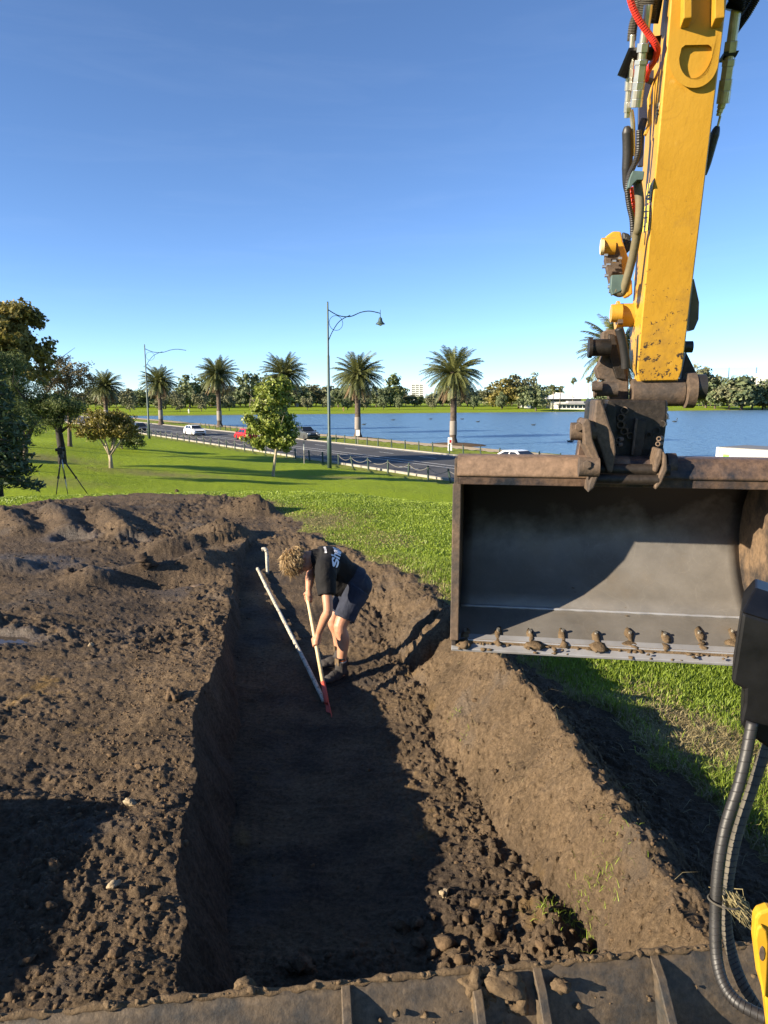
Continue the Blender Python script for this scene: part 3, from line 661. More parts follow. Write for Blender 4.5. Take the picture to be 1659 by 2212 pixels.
def conifer(name, loc, label, h, rbase, seed, zlow=.8, whorls=13, mat='leaf_conifer'):
    rng = np.random.default_rng(seed); o = thing(name, loc, label, 'tree'); mb = MB()
    mb.tube([(0, 0, -.2), (0, 0, h * .5), (0, 0, h)], [.13 * h / 5, .09 * h / 5, .02], 8); P = []; N_ = []; S = []; Tn = []
    for wv in range(whorls):
        z = zlow + (h - zlow) * wv / whorls; L0 = rbase * (1 - (wv / whorls) ** 1.3) * (.75 + .4 * rng.random()) + .15
        for b in range(7):
            an = 2 * math.pi * (b + rng.random()) / 7; d = np.array([math.cos(an), math.sin(an), 0])
            tip = d * L0 + np.array([0, 0, z - .16 * L0 + .1 * rng.normal()])
            mb.tube([(0, 0, z), tuple(tip * .55 + np.array([0, 0, z * .45 + .02])), tuple(tip)], [.035, .022, .008], 5)
            m_ = int(60 * L0 / rbase) + 14
            f = rng.random(m_) ** .7; base = np.array([0, 0, z]) + (tip - np.array([0, 0, z])) * f[:, None]
            side = np.cross(d, [0, 0, 1]); base = base + side * (rng.normal(size=m_) * .17 * L0 * (1.1 - f * .5))[:, None] + rng.normal(size=(m_, 3)) * .05
            P.append(base); q = rng.normal(size=(m_, 3)) * .5 + np.array([0, 0, .8]); N_.append(q / np.linalg.norm(q, axis=1)[:, None]); S.append(np.full(m_, .13)); Tn.append(np.clip(.5 + .25 * rng.normal(size=m_), 0, 1))
    link('trunk', mb.mesh('trunk', M['bark'], True, (0, 0, 0)), o)
    link('crown', leaves('crown', np.concatenate(P), np.concatenate(N_), np.concatenate(S), M[mat], rng, np.concatenate(Tn), .32), o)
    return o
conifer('pine_tree', ground(2, 1085, 23), 'young pine with layered branches cut off by the left edge', 4.6, 1.15, 21)
conifer('pine_tree', ground(-42, 1090, 21), 'pine mostly outside the left edge beside the young pine', 5.2, 1.5, 22)
tree('shrub', ground(262, 925, 62), 'dark green shrub at the roadside behind the golden tree', [((0, 0, 1.1), (1.3, 1.1, 1.0)), ((1.1, 0, .9), (.9, .9, .8))], 2500, 80, .3, .11, 'leaf_dark', 'bark', .9, .08, .7, 23, cat='shrub')
tree('leaning_tree', ground(52, 990, 34), 'slim dark tree with shaggy trunk between the pine and the tripod', [((0, 0, 2.3), (1.0, .9, .8)), ((-.6, 0, 3.0), (1.0, .9, .7))], 3500, 90, .3, .1, 'leaf_dark', 'bark', 2.0, .13, 1.0, 24, hollow=.3, aspect=.25)
# trees outside the view on the left: they throw the long shadows across the lawn
for i, (x, y, s) in enumerate(((-24, 17.5, .85), (-44, 33, 1.0))):
    b = [((0, 0, 5.0 * s), (2.2 * s, 2.2 * s, 1.6 * s)), ((1.2, .6, 3.6 * s), (1.8 * s, 1.6 * s, 1.2 * s)), ((-1, -.8, 6.2 * s), (1.6 * s, 1.6 * s, 1.1 * s))]
    tree('shade_tree', (x, y, hz(x, y)), 'park tree left of the view whose shadow crosses the lawn', b, 2600, 110, .6, .24, 'leaf_dark', 'bark', 4 * s, .2, 2.5, 31 + i, group='trees left of the view')
# ---- palms along the lake
def palm_meshes(seed, nfr=140, L0=4.1):
    rng = np.random.default_rng(seed); groups = {'frond': ([], [], []), 'dead': ([], [], [])}
    for i in range(nfr):
        an = 2 * math.pi * (i * .381966 + .05 * rng.normal()); e0 = math.radians(86 - 142 * (i / nfr) ** .85 + 6 * rng.normal()); Ln = L0 * (.85 + .25 * rng.random())
        dead = i > nfr * .88; key = 'dead' if dead else 'frond'; VV, FF, TT = groups[key]
        d = np.array([math.cos(an), math.sin(an), 0]); side = np.array([-math.sin(an), math.cos(an), 0]); p = np.array([0, 0, 0.]) + d * .25; e = e0; seg = 15; ds = Ln / seg
        pts = []
        for k in range(seg + 1):
            t = d * math.cos(e) + np.array([0, 0, math.sin(e)]); pts.append((p.copy(), t)); p = p + t * ds; e -= math.radians(3.2 + 4.4 * (k / seg)) * (.7 if e > -1.1 else 0)
        tb = float(np.clip(.45 + .2 * rng.normal() + .3 * (e0 > .5), 0, 1)); roll = rng.normal() * .35
        for k in range(seg):
            (p0, t0), (p1, t1) = pts[k], pts[k + 1]; up = np.cross(side, t0); b = len(VV); wd = .045 * (1 - k / seg) + .012
            VV.extend([p0 - side * wd, p0 + side * wd, p1 + side * wd, p1 - side * wd]); FF.append((b, b + 1, b + 2, b + 3)); TT.extend([min(1, tb + .3)] * 4)
            if k < 1: continue
            for j in range(2):
                f = (k + j * .5) / seg; ll = .62 * math.sin(math.pi * (.12 + .82 * f)) ** .7 * (L0 / 3.9); q = p0 + (p1 - p0) * j * .5
                for sg in (-1, 1):
                    dirv = side * sg * (.78 + .1 * rng.random()) + t0 * .62 + up * (.22 + .2 * roll * sg + .1 * rng.normal()) - np.array([0, 0, .28 if not dead else .6]); dirv /= np.linalg.norm(dirv)
                    wv = t0 * .055; b = len(VV); VV.extend([q - wv, q + wv, q + dirv * ll + wv * .3, q + dirv * ll - wv * .3]); FF.append((b, b + 1, b + 2, b + 3)); TT.extend([float(np.clip(tb + .15 * rng.normal(), 0, 1))] * 4)
    ms = {k: arr_mesh('fronds', np.array(v[0]), np.array(v[1]), M['frond' if k == 'frond' else 'frond_dead'], False, {'tint': np.array(v[2])}) for k, v in groups.items()}
    return ms
PM = [palm_meshes(41), palm_meshes(42), palm_meshes(43)]
def palm_trunk_mesh(h, r=.42):
    mb = MB(); n = 26; prof = [(r * 1.75, -.3), (r * 1.6, .15), (r * 1.12, .7)] + [((r * (1.0 - .12 * (k / n))) * (1 + .05 * (k % 2)), .9 + (h - .9) * k / n) for k in range(n + 1)]
    prof += [(r * 1.25, h + .15), (r * 1.5, h + .6), (r * .8, h + 1.2)]
    mb.lathe((0, 0, 0), prof, n=14); return mb.mesh('trunk', M['palm_trunk'], True, (0, 0, 0))
def palm(loc, label, h, var, rz, sc=1.0, band=True, name='date_palm'):
    o = thing(name, loc, label, 'palm tree', 'date palms along the lake', rz)
    link('trunk', palm_trunk_mesh(h), o)
    if band:
        mb = MB(); mb.lathe((0, 0, 0), [(.475, 1.25), (.48, 1.3), (.462, 3.0), (.45, 3.05)], n=16); link('trunk_band', mb.mesh('trunk_band', M['palm_band'], True, (0, 0, 0)), o)
    c = link('crown', PM[var]['frond'], o); c.location = (0, 0, h + .5); c.scale = (sc,) * 3
    c = link('dead_fronds', PM[var]['dead'], o); c.location = (0, 0, h + .5); c.scale = (sc,) * 3
    return o
def pl(vx, d, zadd=0):
    p = atd(vx, 930, d); return Vector((p.x, p.y, max(hz(p.x, p.y), WATER_Z + .12)))
palm(pl(979, 92), 'largest date palm by the lake, just left of the bucket', 8.6, 0, .3, 1.0)
palm(pl(773, 105), 'date palm by the lake just right of the tall street lamp', 8.6, 1, 1.9, 1.0)
palm(pl(616, 120), 'date palm by the lake mostly hidden behind the young tree', 9.1, 2, 2.5, 1.0)
palm(pl(475, 134), 'date palm by the lake above the white wagon', 9.2, 0, 4.1, 1.0)
palm(pl(349, 147), 'date palm by the lake beside the left street lamp', 8.3, 1, 5.2, .98)
palm(pl(232, 150), 'leftmost date palm, its trunk hidden by the brown gum tree', 7.4, 2, .8, .98)
palm(pl(1328, 71), 'date palm whose fronds stick out left of the excavator arm', 10.0, 1, 3.3, 1.0)
# raised grass islands under the palms that stand at the water line
for vx, d, lab in ((979, 92, 'low earth mound under the largest palm at the water line'), (773, 105, 'low earth mound under the palm beside the tall lamp')):
    p = pl(vx, d); mb = MB(); n = 30; vs = [(p.x, p.y, WATER_Z + .38)]
    for ring, (rr_, zz_) in enumerate(((1.2, .33), (2.6, .12), (3.6, -.3))):
        vs += [(p.x + rr_ * 1.5 * math.cos(2 * math.pi * k / n) * (1 + .12 * math.sin(3 * k)), p.y + rr_ * math.sin(2 * math.pi * k / n) * (1 + .12 * math.cos(2.3 * k)), WATER_Z + zz_) for k in range(n)]
    fs = [(0, 1 + k, 1 + (k + 1) % n) for k in range(n)] + [(1 + r_ * n + k, 1 + (r_ + 1) * n + k, 1 + (r_ + 1) * n + (k + 1) % n, 1 + r_ * n + (k + 1) % n) for r_ in range(2) for k in range(n)]
    mb.add(vs, fs); tag(mb.build('palm_mound', M['clod'], smooth=True), lab, 'mound', kind='structure')
# ---- far park trees beyond the lake: a few shapes, copied
def far_kind(i):
    rng = np.random.default_rng(60 + i); h = 1.0
    if i == 5:   # tall dark conifer
        bl = [((0, 0, .35 + .12 * k), (.42 - .055 * k,) * 2 + (.09,)) for k in range(6)]; mat = 'leaf_dark'; hol = .3
    elif i == 4: bl = [((0, 0, .5), (.2, .2, .42)), ((.08, 0, .35), (.2, .2, .3))]; mat = 'leaf_far'; hol = .4
    elif i == 6: bl = [((0, 0, .52), (.46, .46, .24)), ((0, 0, .36), (.5, .5, .22))]; mat = 'leaf_far2'; hol = .4
    else:
        bl = [((0, 0, .55), (.40, .40, .36)), ((0, 0, .32), (.42, .42, .22))] + [((.32 * math.cos(a), .32 * math.sin(a), .30 + .35 * rng.random()), (.25, .25, .2)) for a in rng.random(5) * 6.28]; mat = ['leaf_far', 'leaf_far2', 'leaf_far', 'leaf_rust'][i % 4]; hol = .45
    P, Nn, ti = crown_pts(rng, bl, 1700, 80, .10, hol)
    cm = leaves('crown', P, Nn, .040 * (.7 + .7 * rng.random(len(P))), M[mat], rng, ti)
    mb = MB(); limbs(mb, rng, (0, 0, 0), .5, .022, .3, 4, sub=0); return cm, mb.mesh('trunk', M['bark'], True, (0, 0, 0))
FK = [far_kind(i) for i in range(7)]
def far_tree(vx, d, h, k, label, group='park trees beyond the lake', wide=1.0, name='park_tree', vy=None):
    p = atd(vx, 870, d); z = hz(p.x, p.y)
    o = thing(name, (p.x, p.y, z), label, 'tree', group, rz=(vx * 1.7) % 6.28); o.scale = (h * wide, h * wide, h)
    link('crown', FK[k][0], o); link('trunk', FK[k][1], o); return o
rng = np.random.default_rng(99)
MARKS = [(0, 'the dark gum tree'), (232, 'the leftmost date palm'), (318, 'the left street lamp'), (349, 'the lamp palm'), (475, 'the wagon palm'), (590, 'the young tree'), (705, 'the tall street lamp'), (773, 'the next palm'), (852, 'the dark conifer'), (901, 'the apartment tower'), (979, 'the largest palm'), (1085, 'the rust-tinted tree'), (1195, 'the clubhouse'), (1310, 'the excavator coupler'), (1480, 'the pivot of the arm'), (1569, 'the middle net pole'), (1628, 'the office block'), (1700, 'the right edge')]
KIND = ['round green', 'broad olive', 'bushy green', 'brown-tinted', 'tall narrow', 'dark layered', 'low spreading']
def between(vx):
    for (a, na), (b, nb_) in zip(MARKS, MARKS[1:]):
        if a <= vx < b: return 'between %s and %s' % (na, nb_)
    return 'seen at the right edge'
vx = 190
while vx < 1720:
    fs_ = 283 + .43 * (vx - 829.5) / FV * 300
    if not (1195 < vx < 1300):
        d = fs_ + 75 + 60 * rng.random(); far_tree(vx, d, (7.5 + 4.8 * rng.random()) * d / 360 * (.62 if 868 < vx < 935 else 1), (kk_ := int(rng.choice([0, 1, 2, 1, 0, 2, 4]))), '%s far-bank tree %s' % (KIND[kk_], between(vx)), wide=1.2 + .4 * rng.random())
    vx += 11 + 9 * rng.random()
vx = 280
while vx < 1180:                       # nearer row of small shore trees with clear stems
    d = 283 + .43 * (vx - 829.5) / FV * 300 + 22 + 10 * rng.random()
    far_tree(vx, d, 7.0 + 2.0 * rng.random(), (kk_ := int(rng.choice([1, 6, 6, 0]))), 'small %s shore tree %s' % (KIND[kk_], between(vx)), 'small trees on the far bank', .8, 'shore_tree'); vx += 34 + 40 * rng.random()
far_tree(852, 372, 17, 5, 'tall dark conifer beyond the lake left of the tower', None, 1.0, 'dark_conifer')
far_tree(410, 330, 17, 0, 'large dense green tree beyond the lake behind the left palms', None, 1.25, 'large_tree')
far_tree(540, 350, 20, 2, 'tall pale tree rising beyond the lake left of the young tree', None, .8, 'tall_tree')
far_tree(1085, 345, 17, 3, 'rust-tinted rounded tree beyond the lake right of the largest palm', None, 1.1, 'rusty_tree')
far_tree(1120, 352, 19, 1, 'tall olive tree beyond the lake beside the clubhouse', None, .9, 'olive_tree')
far_tree(1158, 318, 13, 0, 'round green tree standing left of the lakeside clubhouse', None, 1.1, 'round_tree')
far_tree(1525, 372, 24, 1, 'spreading tree on the right bank next to the excavator pin', None, 1.0, 'spreading_tree')
far_tree(1545, 365, 18, 2, 'broad tree on the far right bank', None, 1.2, 'broad_tree')
far_tree(1575, 360, 18, 6, 'dark oak-like tree on the far right bank', None, 1.1, 'broad_tree')
far_tree(1602, 358, 21, 4, 'tall poplar-like tree on the far right bank', None, 1.5, 'poplar_tree')
far_tree(1625, 362, 18, 0, 'dark green tree beside the poplar-like tree', None, 1.1, 'broad_tree')
far_tree(1648, 366, 15, 3, 'brownish tree at the right edge beyond the lake', None, 1.3, 'brown_tree')
# fan palms at the clubhouse
def fan_palm(vx, top_v, d, label, sc=1.0):
    p = atd(vx, 880, d); z = hz(p.x, p.y); top = CAMP.z + (860 - top_v) / FV * d; h = top - z - 1.2
    o = thing('fan_palm', (p.x, p.y, z), label, 'palm tree', 'fan palms at the clubhouse'); mb = MB(); mb.tube([(0, 0, -.3), (0, 0, h * .5), (0, 0, h)], [.3, .22, .18], 8); link('trunk', mb.mesh('trunk', M['bark_pale'], True, (0, 0, 0)), o)
    rng = np.random.default_rng(int(vx)); P, Nn, ti = crown_pts(rng, [((0, 0, h + .3), (1.7, 1.7, 1.3)), ((0, 0, h - .9), (.7, .7, .9))], 420, 36, .5, .3)
    link('crown', leaves('crown', P, Nn, .42 * np.ones(len(P)), M['frond'], rng, ti, .3), o)
fan_palm(1194, 834, 325, 'fan palm left of the pair before the white clubhouse roof'); fan_palm(1209, 834, 323, 'fan palm right of the pair before the white clubhouse roof')
fan_palm(1236, 818, 340, 'tallest slim fan palm right of the white clubhouse roof'); fan_palm(1269, 816, 330, 'fan palm close to the excavator linkage beyond the lake')
# ================================================================== GRASS BLADES
def blades(name, P, hgt, wid, mat, rng, tint, lean=.55):
    n = len(P); an = rng.random(n) * 6.283; dv = np.stack([np.cos(an), np.sin(an), np.zeros(n)], 1); a2 = rng.random(n) * 6.283; sv = np.stack([np.cos(a2), np.sin(a2), np.zeros(n)], 1) * wid[:, None]
    ln = lean * (.3 + rng.random(n)); up = np.array([0, 0, 1.])
    p1 = P + up * (hgt * .55)[:, None] + dv * (hgt * ln * .35)[:, None]; p2 = P + up * (hgt * (1 - .3 * ln))[:, None] + dv * (hgt * ln)[:, None]
    Vv = np.stack([P - sv, P + sv, p1 + sv * .8, p1 - sv * .8, p2], 1).reshape(-1, 3)
    b = np.arange(n)[:, None] * 5
    Fq = np.concatenate([b + np.array([0, 1, 2]), b + np.array([0, 2, 3]), b + np.array([3, 2, 4])])
    return arr_mesh(name, Vv, Fq, mat, False, {'tint': np.repeat(tint, 5)})
def scatter(rng, n, rmin, rmax, a0, a1):
    a = np.radians(a0 + (a1 - a0) * rng.random(n)); r = np.sqrt(rmin ** 2 + (rmax ** 2 - rmin ** 2) * rng.random(n)); return r * np.sin(a), r * np.cos(a)
rng = np.random.default_rng(7)
PX, PY, PH, PW = [], [], [], []
for n, r0, r1, a0, a1, h_, w_ in ((85000, 2.8, 5.5, 8, 38, .078, .0028), (90000, 5.5, 9.5, 0, 36, .055, .0034), (100000, 8.5, 16, -14, 34, .032, .0065), (75000, 13, 27, -33, 34, .032, .013)):
    X, Y = scatter(rng, n, r0, r1, a0, a1); PX.append(X); PY.append(Y); PH.append(np.full(n, h_)); PW.append(np.full(n, w_))
X = np.concatenate(PX); Y = np.concatenate(PY); hh = np.concatenate(PH); ww = np.concatenate(PW)
z_, sd_, *_r = height(X, Y)
ld = lawn_dry(X, Y, sd_)
keep = (sd_ > -.02 + .12 * rng.random(len(X))); 
dens = np.clip(1.1 - .55 * ld, .2, 1); keep &= rng.random(len(X)) < dens
X, Y, Zb, hh, ww, ld = X[keep], Y[keep], z_[keep], hh[keep], ww[keep], ld[keep]
clump = .75 + .5 * (perlin(X * 2.3, Y * 2.3, 201) + .5); isdry = rng.random(len(X)) < np.clip(ld * 1.15, 0, .95)
hgt = hh * clump * (.5 + .8 * rng.random(len(X))); Pb = np.stack([X, Y, Zb - .004], 1)
tn = np.clip(.45 + .25 * rng.normal(size=len(X)) + .5 * perlin(X * .8, Y * .8, 203), 0, 1)
o = link('grass_blades', blades('grass_blades', Pb[~isdry], hgt[~isdry], ww[~isdry], M['blade'], rng, tn[~isdry])); tag(o, 'short green grass blades of the lawn', 'grass', kind='stuff')
o = link('dry_grass', blades('dry_grass', Pb[isdry], hgt[isdry] * .8, ww[isdry], M['straw'], rng, tn[isdry], 1.3)); tag(o, 'trampled dry yellow grass at the edge of the dug soil', 'grass', kind='stuff')
# straw, roots and weed tufts on the soil bank
rng = np.random.default_rng(17)
X, Y = scatter(rng, 5200, 2.2, 11, -30, 34); z_, sd_, *_r = height(X, Y); k = (sd_ < 0); s_ = X * .979 + Y * .204; t_ = -.204 * X + .979 * Y
k &= ((s_ < -.1) & (Y > 9.6)) | (s_ > 1.55); k &= (rng.random(len(X)) < np.where(s_ > 1.9, .75, .22))
Pb = np.stack([X, Y, z_ - .003], 1)[k]; n = len(Pb)
o = link('loose_straw', blades('loose_straw', Pb, .035 + .05 * rng.random(n), np.full(n, .0017), M['straw'], rng, rng.random(n), 2.2)); tag(o, 'loose straw and roots lying on the soil bank', 'straw', kind='stuff')
rng = np.random.default_rng(18); TP, TH_, = [], []
for (vx, vy, r_, n) in ((1270, 1960, .15, 240), (1175, 1935, .07, 50), (985, 1540, .05, 16), (1010, 1580, .06, 14), (1330, 1720, .05, 20), (1585, 1600, .05, 40), (1425, 1645, .06, 50)):
    p = atz(vx, vy, -.2 if vx < 1400 else -.15); q = rng.normal(size=(n, 2)) * r_ * .5
    TP.append(np.stack([p.x + q[:, 0], p.y + q[:, 1]], 1)); TH_.append(np.full(n, .05))
TP = np.concatenate(TP); z_ = height(TP[:, 0], TP[:, 1])[0]; n = len(TP)
o = link('weed_tufts', blades('weed_tufts', np.stack([TP[:, 0], TP[:, 1], z_], 1), .018 + .03 * rng.random(n), np.full(n, .0016), M['blade'], rng, .4 + .6 * rng.random(n), 1.6)); tag(o, 'small weed tufts torn up on the soil bank', 'grass', kind='stuff')
# ================================================================== LOOSE SOIL CLODS
def ico(sub):
    bm = bmesh.new(); bmesh.ops.create_icosphere(bm, subdivisions=sub, radius=1.0); v = np.array([p.co[:] for p in bm.verts]); f = np.array([[q.index for q in t.verts] for t in bm.faces]); bm.free(); return v, f
ICO1 = ico(1); ICO2 = ico(2); ICO3 = ico(3)
def clod_shape(rng, base, amp=.28):
    v = base.copy(); d = np.zeros(len(v))
    for k in range(7):
        ax = rng.normal(size=3) * (1.4 + 1.3 * k); w_ = np.sin(v @ ax + rng.random() * 6)
        d += (w_ if k < 2 else (1 - 2 * np.abs(w_))) * amp / (1 + .55 * k)
    return v * (1 + d)[:, None] * (np.array([1, .8, .65]) * (.8 + .4 * rng.random(3)))
def clods(name, X, Y, sz, base, mat, rng, sink=.25):
    bv, bf = base; shapes = [clod_shape(rng, bv) for _ in range(14)]; z = height(X, Y)[0]; n = len(X); nv = len(bv)
    an = rng.random(n) * 6.283; ca, sa = np.cos(an), np.sin(an); kk = rng.integers(0, 14, n); S = np.array(shapes)[kk]
    tx = rng.normal(size=n) * .5; ct, st_ = np.cos(tx), np.sin(tx); S = np.stack([S[..., 0], S[..., 1] * ct[:, None] - S[..., 2] * st_[:, None], S[..., 1] * st_[:, None] + S[..., 2] * ct[:, None]], -1)
    Vv = np.stack([(S[..., 0] * ca[:, None] - S[..., 1] * sa[:, None]) * sz[:, None] + X[:, None], (S[..., 0] * sa[:, None] + S[..., 1] * ca[:, None]) * sz[:, None] + Y[:, None], S[..., 2] * sz[:, None] + (z + sz * (.45 - sink - .3))[:, None]], -1).reshape(-1, 3)
    Fq = (np.arange(n)[:, None, None] * nv + bf[None]).reshape(-1, 3)
    return link(name, arr_mesh(name, Vv, Fq, mat, False))
rng = np.random.default_rng(27)
def clod_field(n, r0, r1, a0, a1, smin, smax, power, cond):
    X, Y = scatter(rng, n, r0, r1, a0, a1); z_, sd_, *_r = height(X, Y, ); s_ = X * .979 + Y * .204; t_ = -.204 * X + .979 * Y
    lt = np.interp(t_, *T_LT); rf = np.interp(t_, *T_RF); rc = np.interp(t_, *T_RC); lf = np.interp(t_, *T_LF)
    pr = np.full(n, .22) + .25 * np.clip(perlin(X * .9, Y * .9, 211) * 2, -.5, 1)
    pr = np.where((s_ > lt - .7) & (s_ < lt), .8, pr); pr = np.where((s_ > lt) & (s_ < lf + .02), 0, pr)
    pr = np.where((s_ > lf) & (s_ < rf - .35), .035, pr); pr = np.where((s_ > rf - .35) & (s_ < rf), .40, pr)
    pr = np.where((s_ > rf) & (s_ < rc - .08), .10, pr); pr = np.where((s_ > rc - .08), .85, pr)
    pr = np.where((t_ < 2.6) & (s_ > .2), .8, pr); pr = np.where((s_ > .75) & (s_ < rf) & (t_ < 3.1), .55, pr)
    pr = np.where(sd_ > -.03, 0, pr); pr = np.where(Y < 1.75, 0, pr)
    for (px, py, rx, ry, dp) in PUDDLES: pr = np.where(np.hypot((X - px) / rx, (Y - py) / ry) < 1.1, 0, pr)
    k = rng.random(n) < pr; n2 = int(k.sum()); sz = smin + (smax - smin) * rng.random(n2) ** power
    return X[k], Y[k], sz
X, Y, sz = clod_field(28000, 1.9, 6.5, -36, 36, .004, .016, 3, 0)
tag(clods('soil_crumbs', X, Y, sz, ICO1, M['clod'], rng), 'small soil crumbs scattered over the dug ground', 'soil crumbs', kind='stuff')
X, Y, sz = clod_field(9000, 6, 15.5, -34, 20, .012, .045, 2.5, 0)
tag(clods('far_soil_crumbs', X, Y, sz, ICO1, M['clod_dark'], rng), 'dark soil crumbs on the far part of the dug ground', 'soil crumbs', kind='stuff')
X, Y, sz = clod_field(420, 1.9, 6, -36, 36, .012, .028, 2.6, 0)
tag(clods('soil_lumps', X, Y, sz, ICO2, M['clod'], rng), 'fist-sized soil lumps lying along the trench edges', 'soil lumps', kind='stuff')
# single clods and stones that can be picked out
def one_clod(vx, vy, z0, r, mat, label, group=None, seed=0, name='soil_clod', cat='soil clod', sub=ICO3, flat=1.0):
    rg = np.random.default_rng(1000 + seed); p = atz(vx, vy, z0); z = hz(p.x, p.y); p = atz(vx, vy, z); z = hz(p.x, p.y)
    r *= .78; S = clod_shape(rg, sub[0], .30) * r; S[:, 2] *= flat; nrm = sub[0]
    S = S + nrm * (.16 * r * np.sin(nrm * 19 + seed) * np.cos(nrm[:, ::-1] * 15)); 
    o = link(name, arr_mesh(name, S, sub[1], M[mat], True)); o.location = (p.x, p.y, z + r * .30 * flat); o.rotation_euler = (0, 0, seed * 1.3); tag(o, label, cat, group); return o
one_clod(648, 2095, -.3, .10, 'clod', 'big rounded soil clod resting behind the dozer blade in the trench', seed=1)
one_clod(283, 1735, .05, .050, 'stone', 'pale yellow rock half buried on the left bank', seed=2, name='rock', cat='rock')
one_clod(250, 1915, .05, .036, 'stone', 'bright pale stone on the left bank near the bottom', seed=3, name='rock', cat='rock')
one_clod(372, 1505, .05, .075, 'clod', 'upright soil clod standing at the trench lip', seed=4)
one_clod(196, 1392, .0, .035, 'stone', 'small white stone on the flat mud left of the trench', seed=5, name='rock', cat='rock')
one_clod(315, 1228, .05, .22, 'clod_dark', 'large dark clod in the middle of the dug ground', seed=6, flat=.7)
one_clod(150, 1240, .03, .15, 'clod_dark', 'dark lump of mud on the left of the dug ground', seed=7, flat=.6)
one_clod(960, 1935, -.4, .038, 'stone', 'whitish stone in the loose soil near the dozer blade', seed=8, name='rock', cat='rock')
one_clod(120, 1880, .1, .05, 'clod', 'round clod on the shaded left bank', seed=9)
one_clod(390, 2150, .0, .035, 'clod', 'soil clod on the left end of the trench lip by the blade', seed=10)
one_clod(430, 1258, .0, .11, 'rust', 'flat broken brick lying beside the trench', seed=11, name='broken_brick', cat='brick', sub=ICO2, flat=.5)
one_clod(382, 1053, .0, .10, 'clod_dark', 'lone dark clod on the lawn at the far edge of the soil', seed=12)
for i, (vx, vy, r) in enumerate(((900, 2000, .05), (935, 1985, .045), (870, 2010, .055), (1010, 1990, .05), (1060, 2030, .06), (905, 2035, .05), (960, 2040, .055), (840, 2050, .04), (1000, 2045, .045), (1105, 2015, .05), (760, 2060, .035), (1030, 1950, .04), (1180, 2040, .05), (1090, 1985, .035), (930, 2065, .05))):
    one_clod(vx, vy, -.38, r, 'clod', 'soil clod in the loose heap before the dozer blade', 'clods heaped before the dozer blade', 30 + i, sub=ICO2)
for i, (vx, vy, r) in enumerate(((330, 1600, .035), (300, 1660, .05), (345, 1700, .04), (290, 1790, .05), (330, 1850, .04), (285, 1990, .05), (250, 2060, .05), (310, 2050, .04), (345, 1960, .05), (205, 2010, .045), (150, 2050, .05), (270, 1590, .035), (240, 1640, .04), (395, 1430, .04), (440, 1350, .04), (110, 1960, .05), (60, 2080, .06))):
    one_clod(vx, vy, .04, r * .62, 'clod', 'soil clod lying on the left trench bank', 'clods on the left trench bank', 60 + i, sub=ICO2)
# ================================================================== EXCAVATOR
YAW = R(9.0)
U = Vector((math.cos(YAW), -math.sin(YAW), 0)); W = Vector((math.sin(YAW), math.cos(YAW), 0)); ZU = Vector((0, 0, 1))
EX = thing('excavator', (0.9, 0.9, 0.0), 'yellow excavator arm with wide mud bucket and dozer blade beside the trench', 'excavator')
def part(mb, name, mat, parent=EX, smooth=False, bevel=0, sharp=None, label=None):
    o = mb.build(name, M[mat] if isinstance(mat, str) else [M[x] for x in mat], parent, smooth, bevel, org=EX.location, sharp=sharp)
    if label: o['label'] = label
    return o
def wear_shade(o, zlo, zhi):
    me = o.data; n = len(me.vertices); co = np.empty(n * 3, np.float32); me.vertices.foreach_get('co', co); z = co.reshape(-1, 3)[:, 2] + EX.location.z
    a = me.attributes.new('wear_shade', 'FLOAT', 'POINT'); a.data.foreach_set('value', np.clip((zhi - z) / (zhi - zlo), 0, 1).astype(np.float32))
def shade_up(o, zlo, zhi):
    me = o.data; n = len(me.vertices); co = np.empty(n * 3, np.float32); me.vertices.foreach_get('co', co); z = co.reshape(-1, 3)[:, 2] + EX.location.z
    a = me.attributes.new('wear_shade', 'FLOAT', 'POINT'); a.data.foreach_set('value', np.clip((z - zlo) / (zhi - zlo), 0, 1).astype(np.float32))
def C1(x, y): return 1227.6 + .27 * x, .27 * y
def C2(x, y): return 1194.5 + .285 * x, 464.5 + .285 * y
def C3(x, y): return 1247.6 + .128 * x, 862.7 + .128 * y
# ---- dipper arm
A_bot = atd(1422, 821, 3.72); A_top = atd(1509, 0, 2.98); K = (A_top - A_bot).normalized()
Nf = (-W - K * (-W).dot(K)).normalized()                      # front face normal, towards the cab
US = (U - K * U.dot(K)).normalized()
def arm_pt(vx, vy, off=0.0): return atplane(vx, vy, A_bot + Nf * off, Nf)
AL = (A_top - A_bot).length
def arm_loc(p): d = p - A_bot; return d.dot(US), d.dot(K)
ub_l, _ = arm_loc(arm_pt(1374, 821)); ub_r, _ = arm_loc(arm_pt(1471, 821)); ut_l, _ = arm_loc(arm_pt(1449, 0)); ut_r, _ = arm_loc(arm_pt(1570, 0))
mb = MB(); rows = 40; ring = []
ext = 1.25
for i in range(rows + 1):
    k = i / rows * ext; l = ub_l + (ut_l - ub_l) * k; r = ub_r + (ut_r - ub_r) * k; dpt = .26 + .10 * min(k, 1)
    cen = A_bot + K * (AL * k); ch = .006
    if i == 0: l += .012; r -= .012
    for (a, b) in ((l + ch, 0), (r - ch, 0), (r, ch), (r, dpt), (l, dpt), (l, ch)): mb.v.append(tuple(cen + US * a - Nf * b))
n = 6
for i in range(rows):
    for q in range(n): mb.f.append((i * n + q, i * n + (q + 1) % n, (i + 1) * n + (q + 1) % n, (i + 1) * n + q)); mb.fm.append(0)
mb.f += [tuple(range(n))[::-1], tuple(rows * n + q for q in range(n))]; mb.fm += [0, 0]
arm = part(mb, 'dipper_arm', 'yellow', label='scuffed yellow steel dipper arm'); wear_shade(arm, A_bot.z, A_bot.z + 1.1)
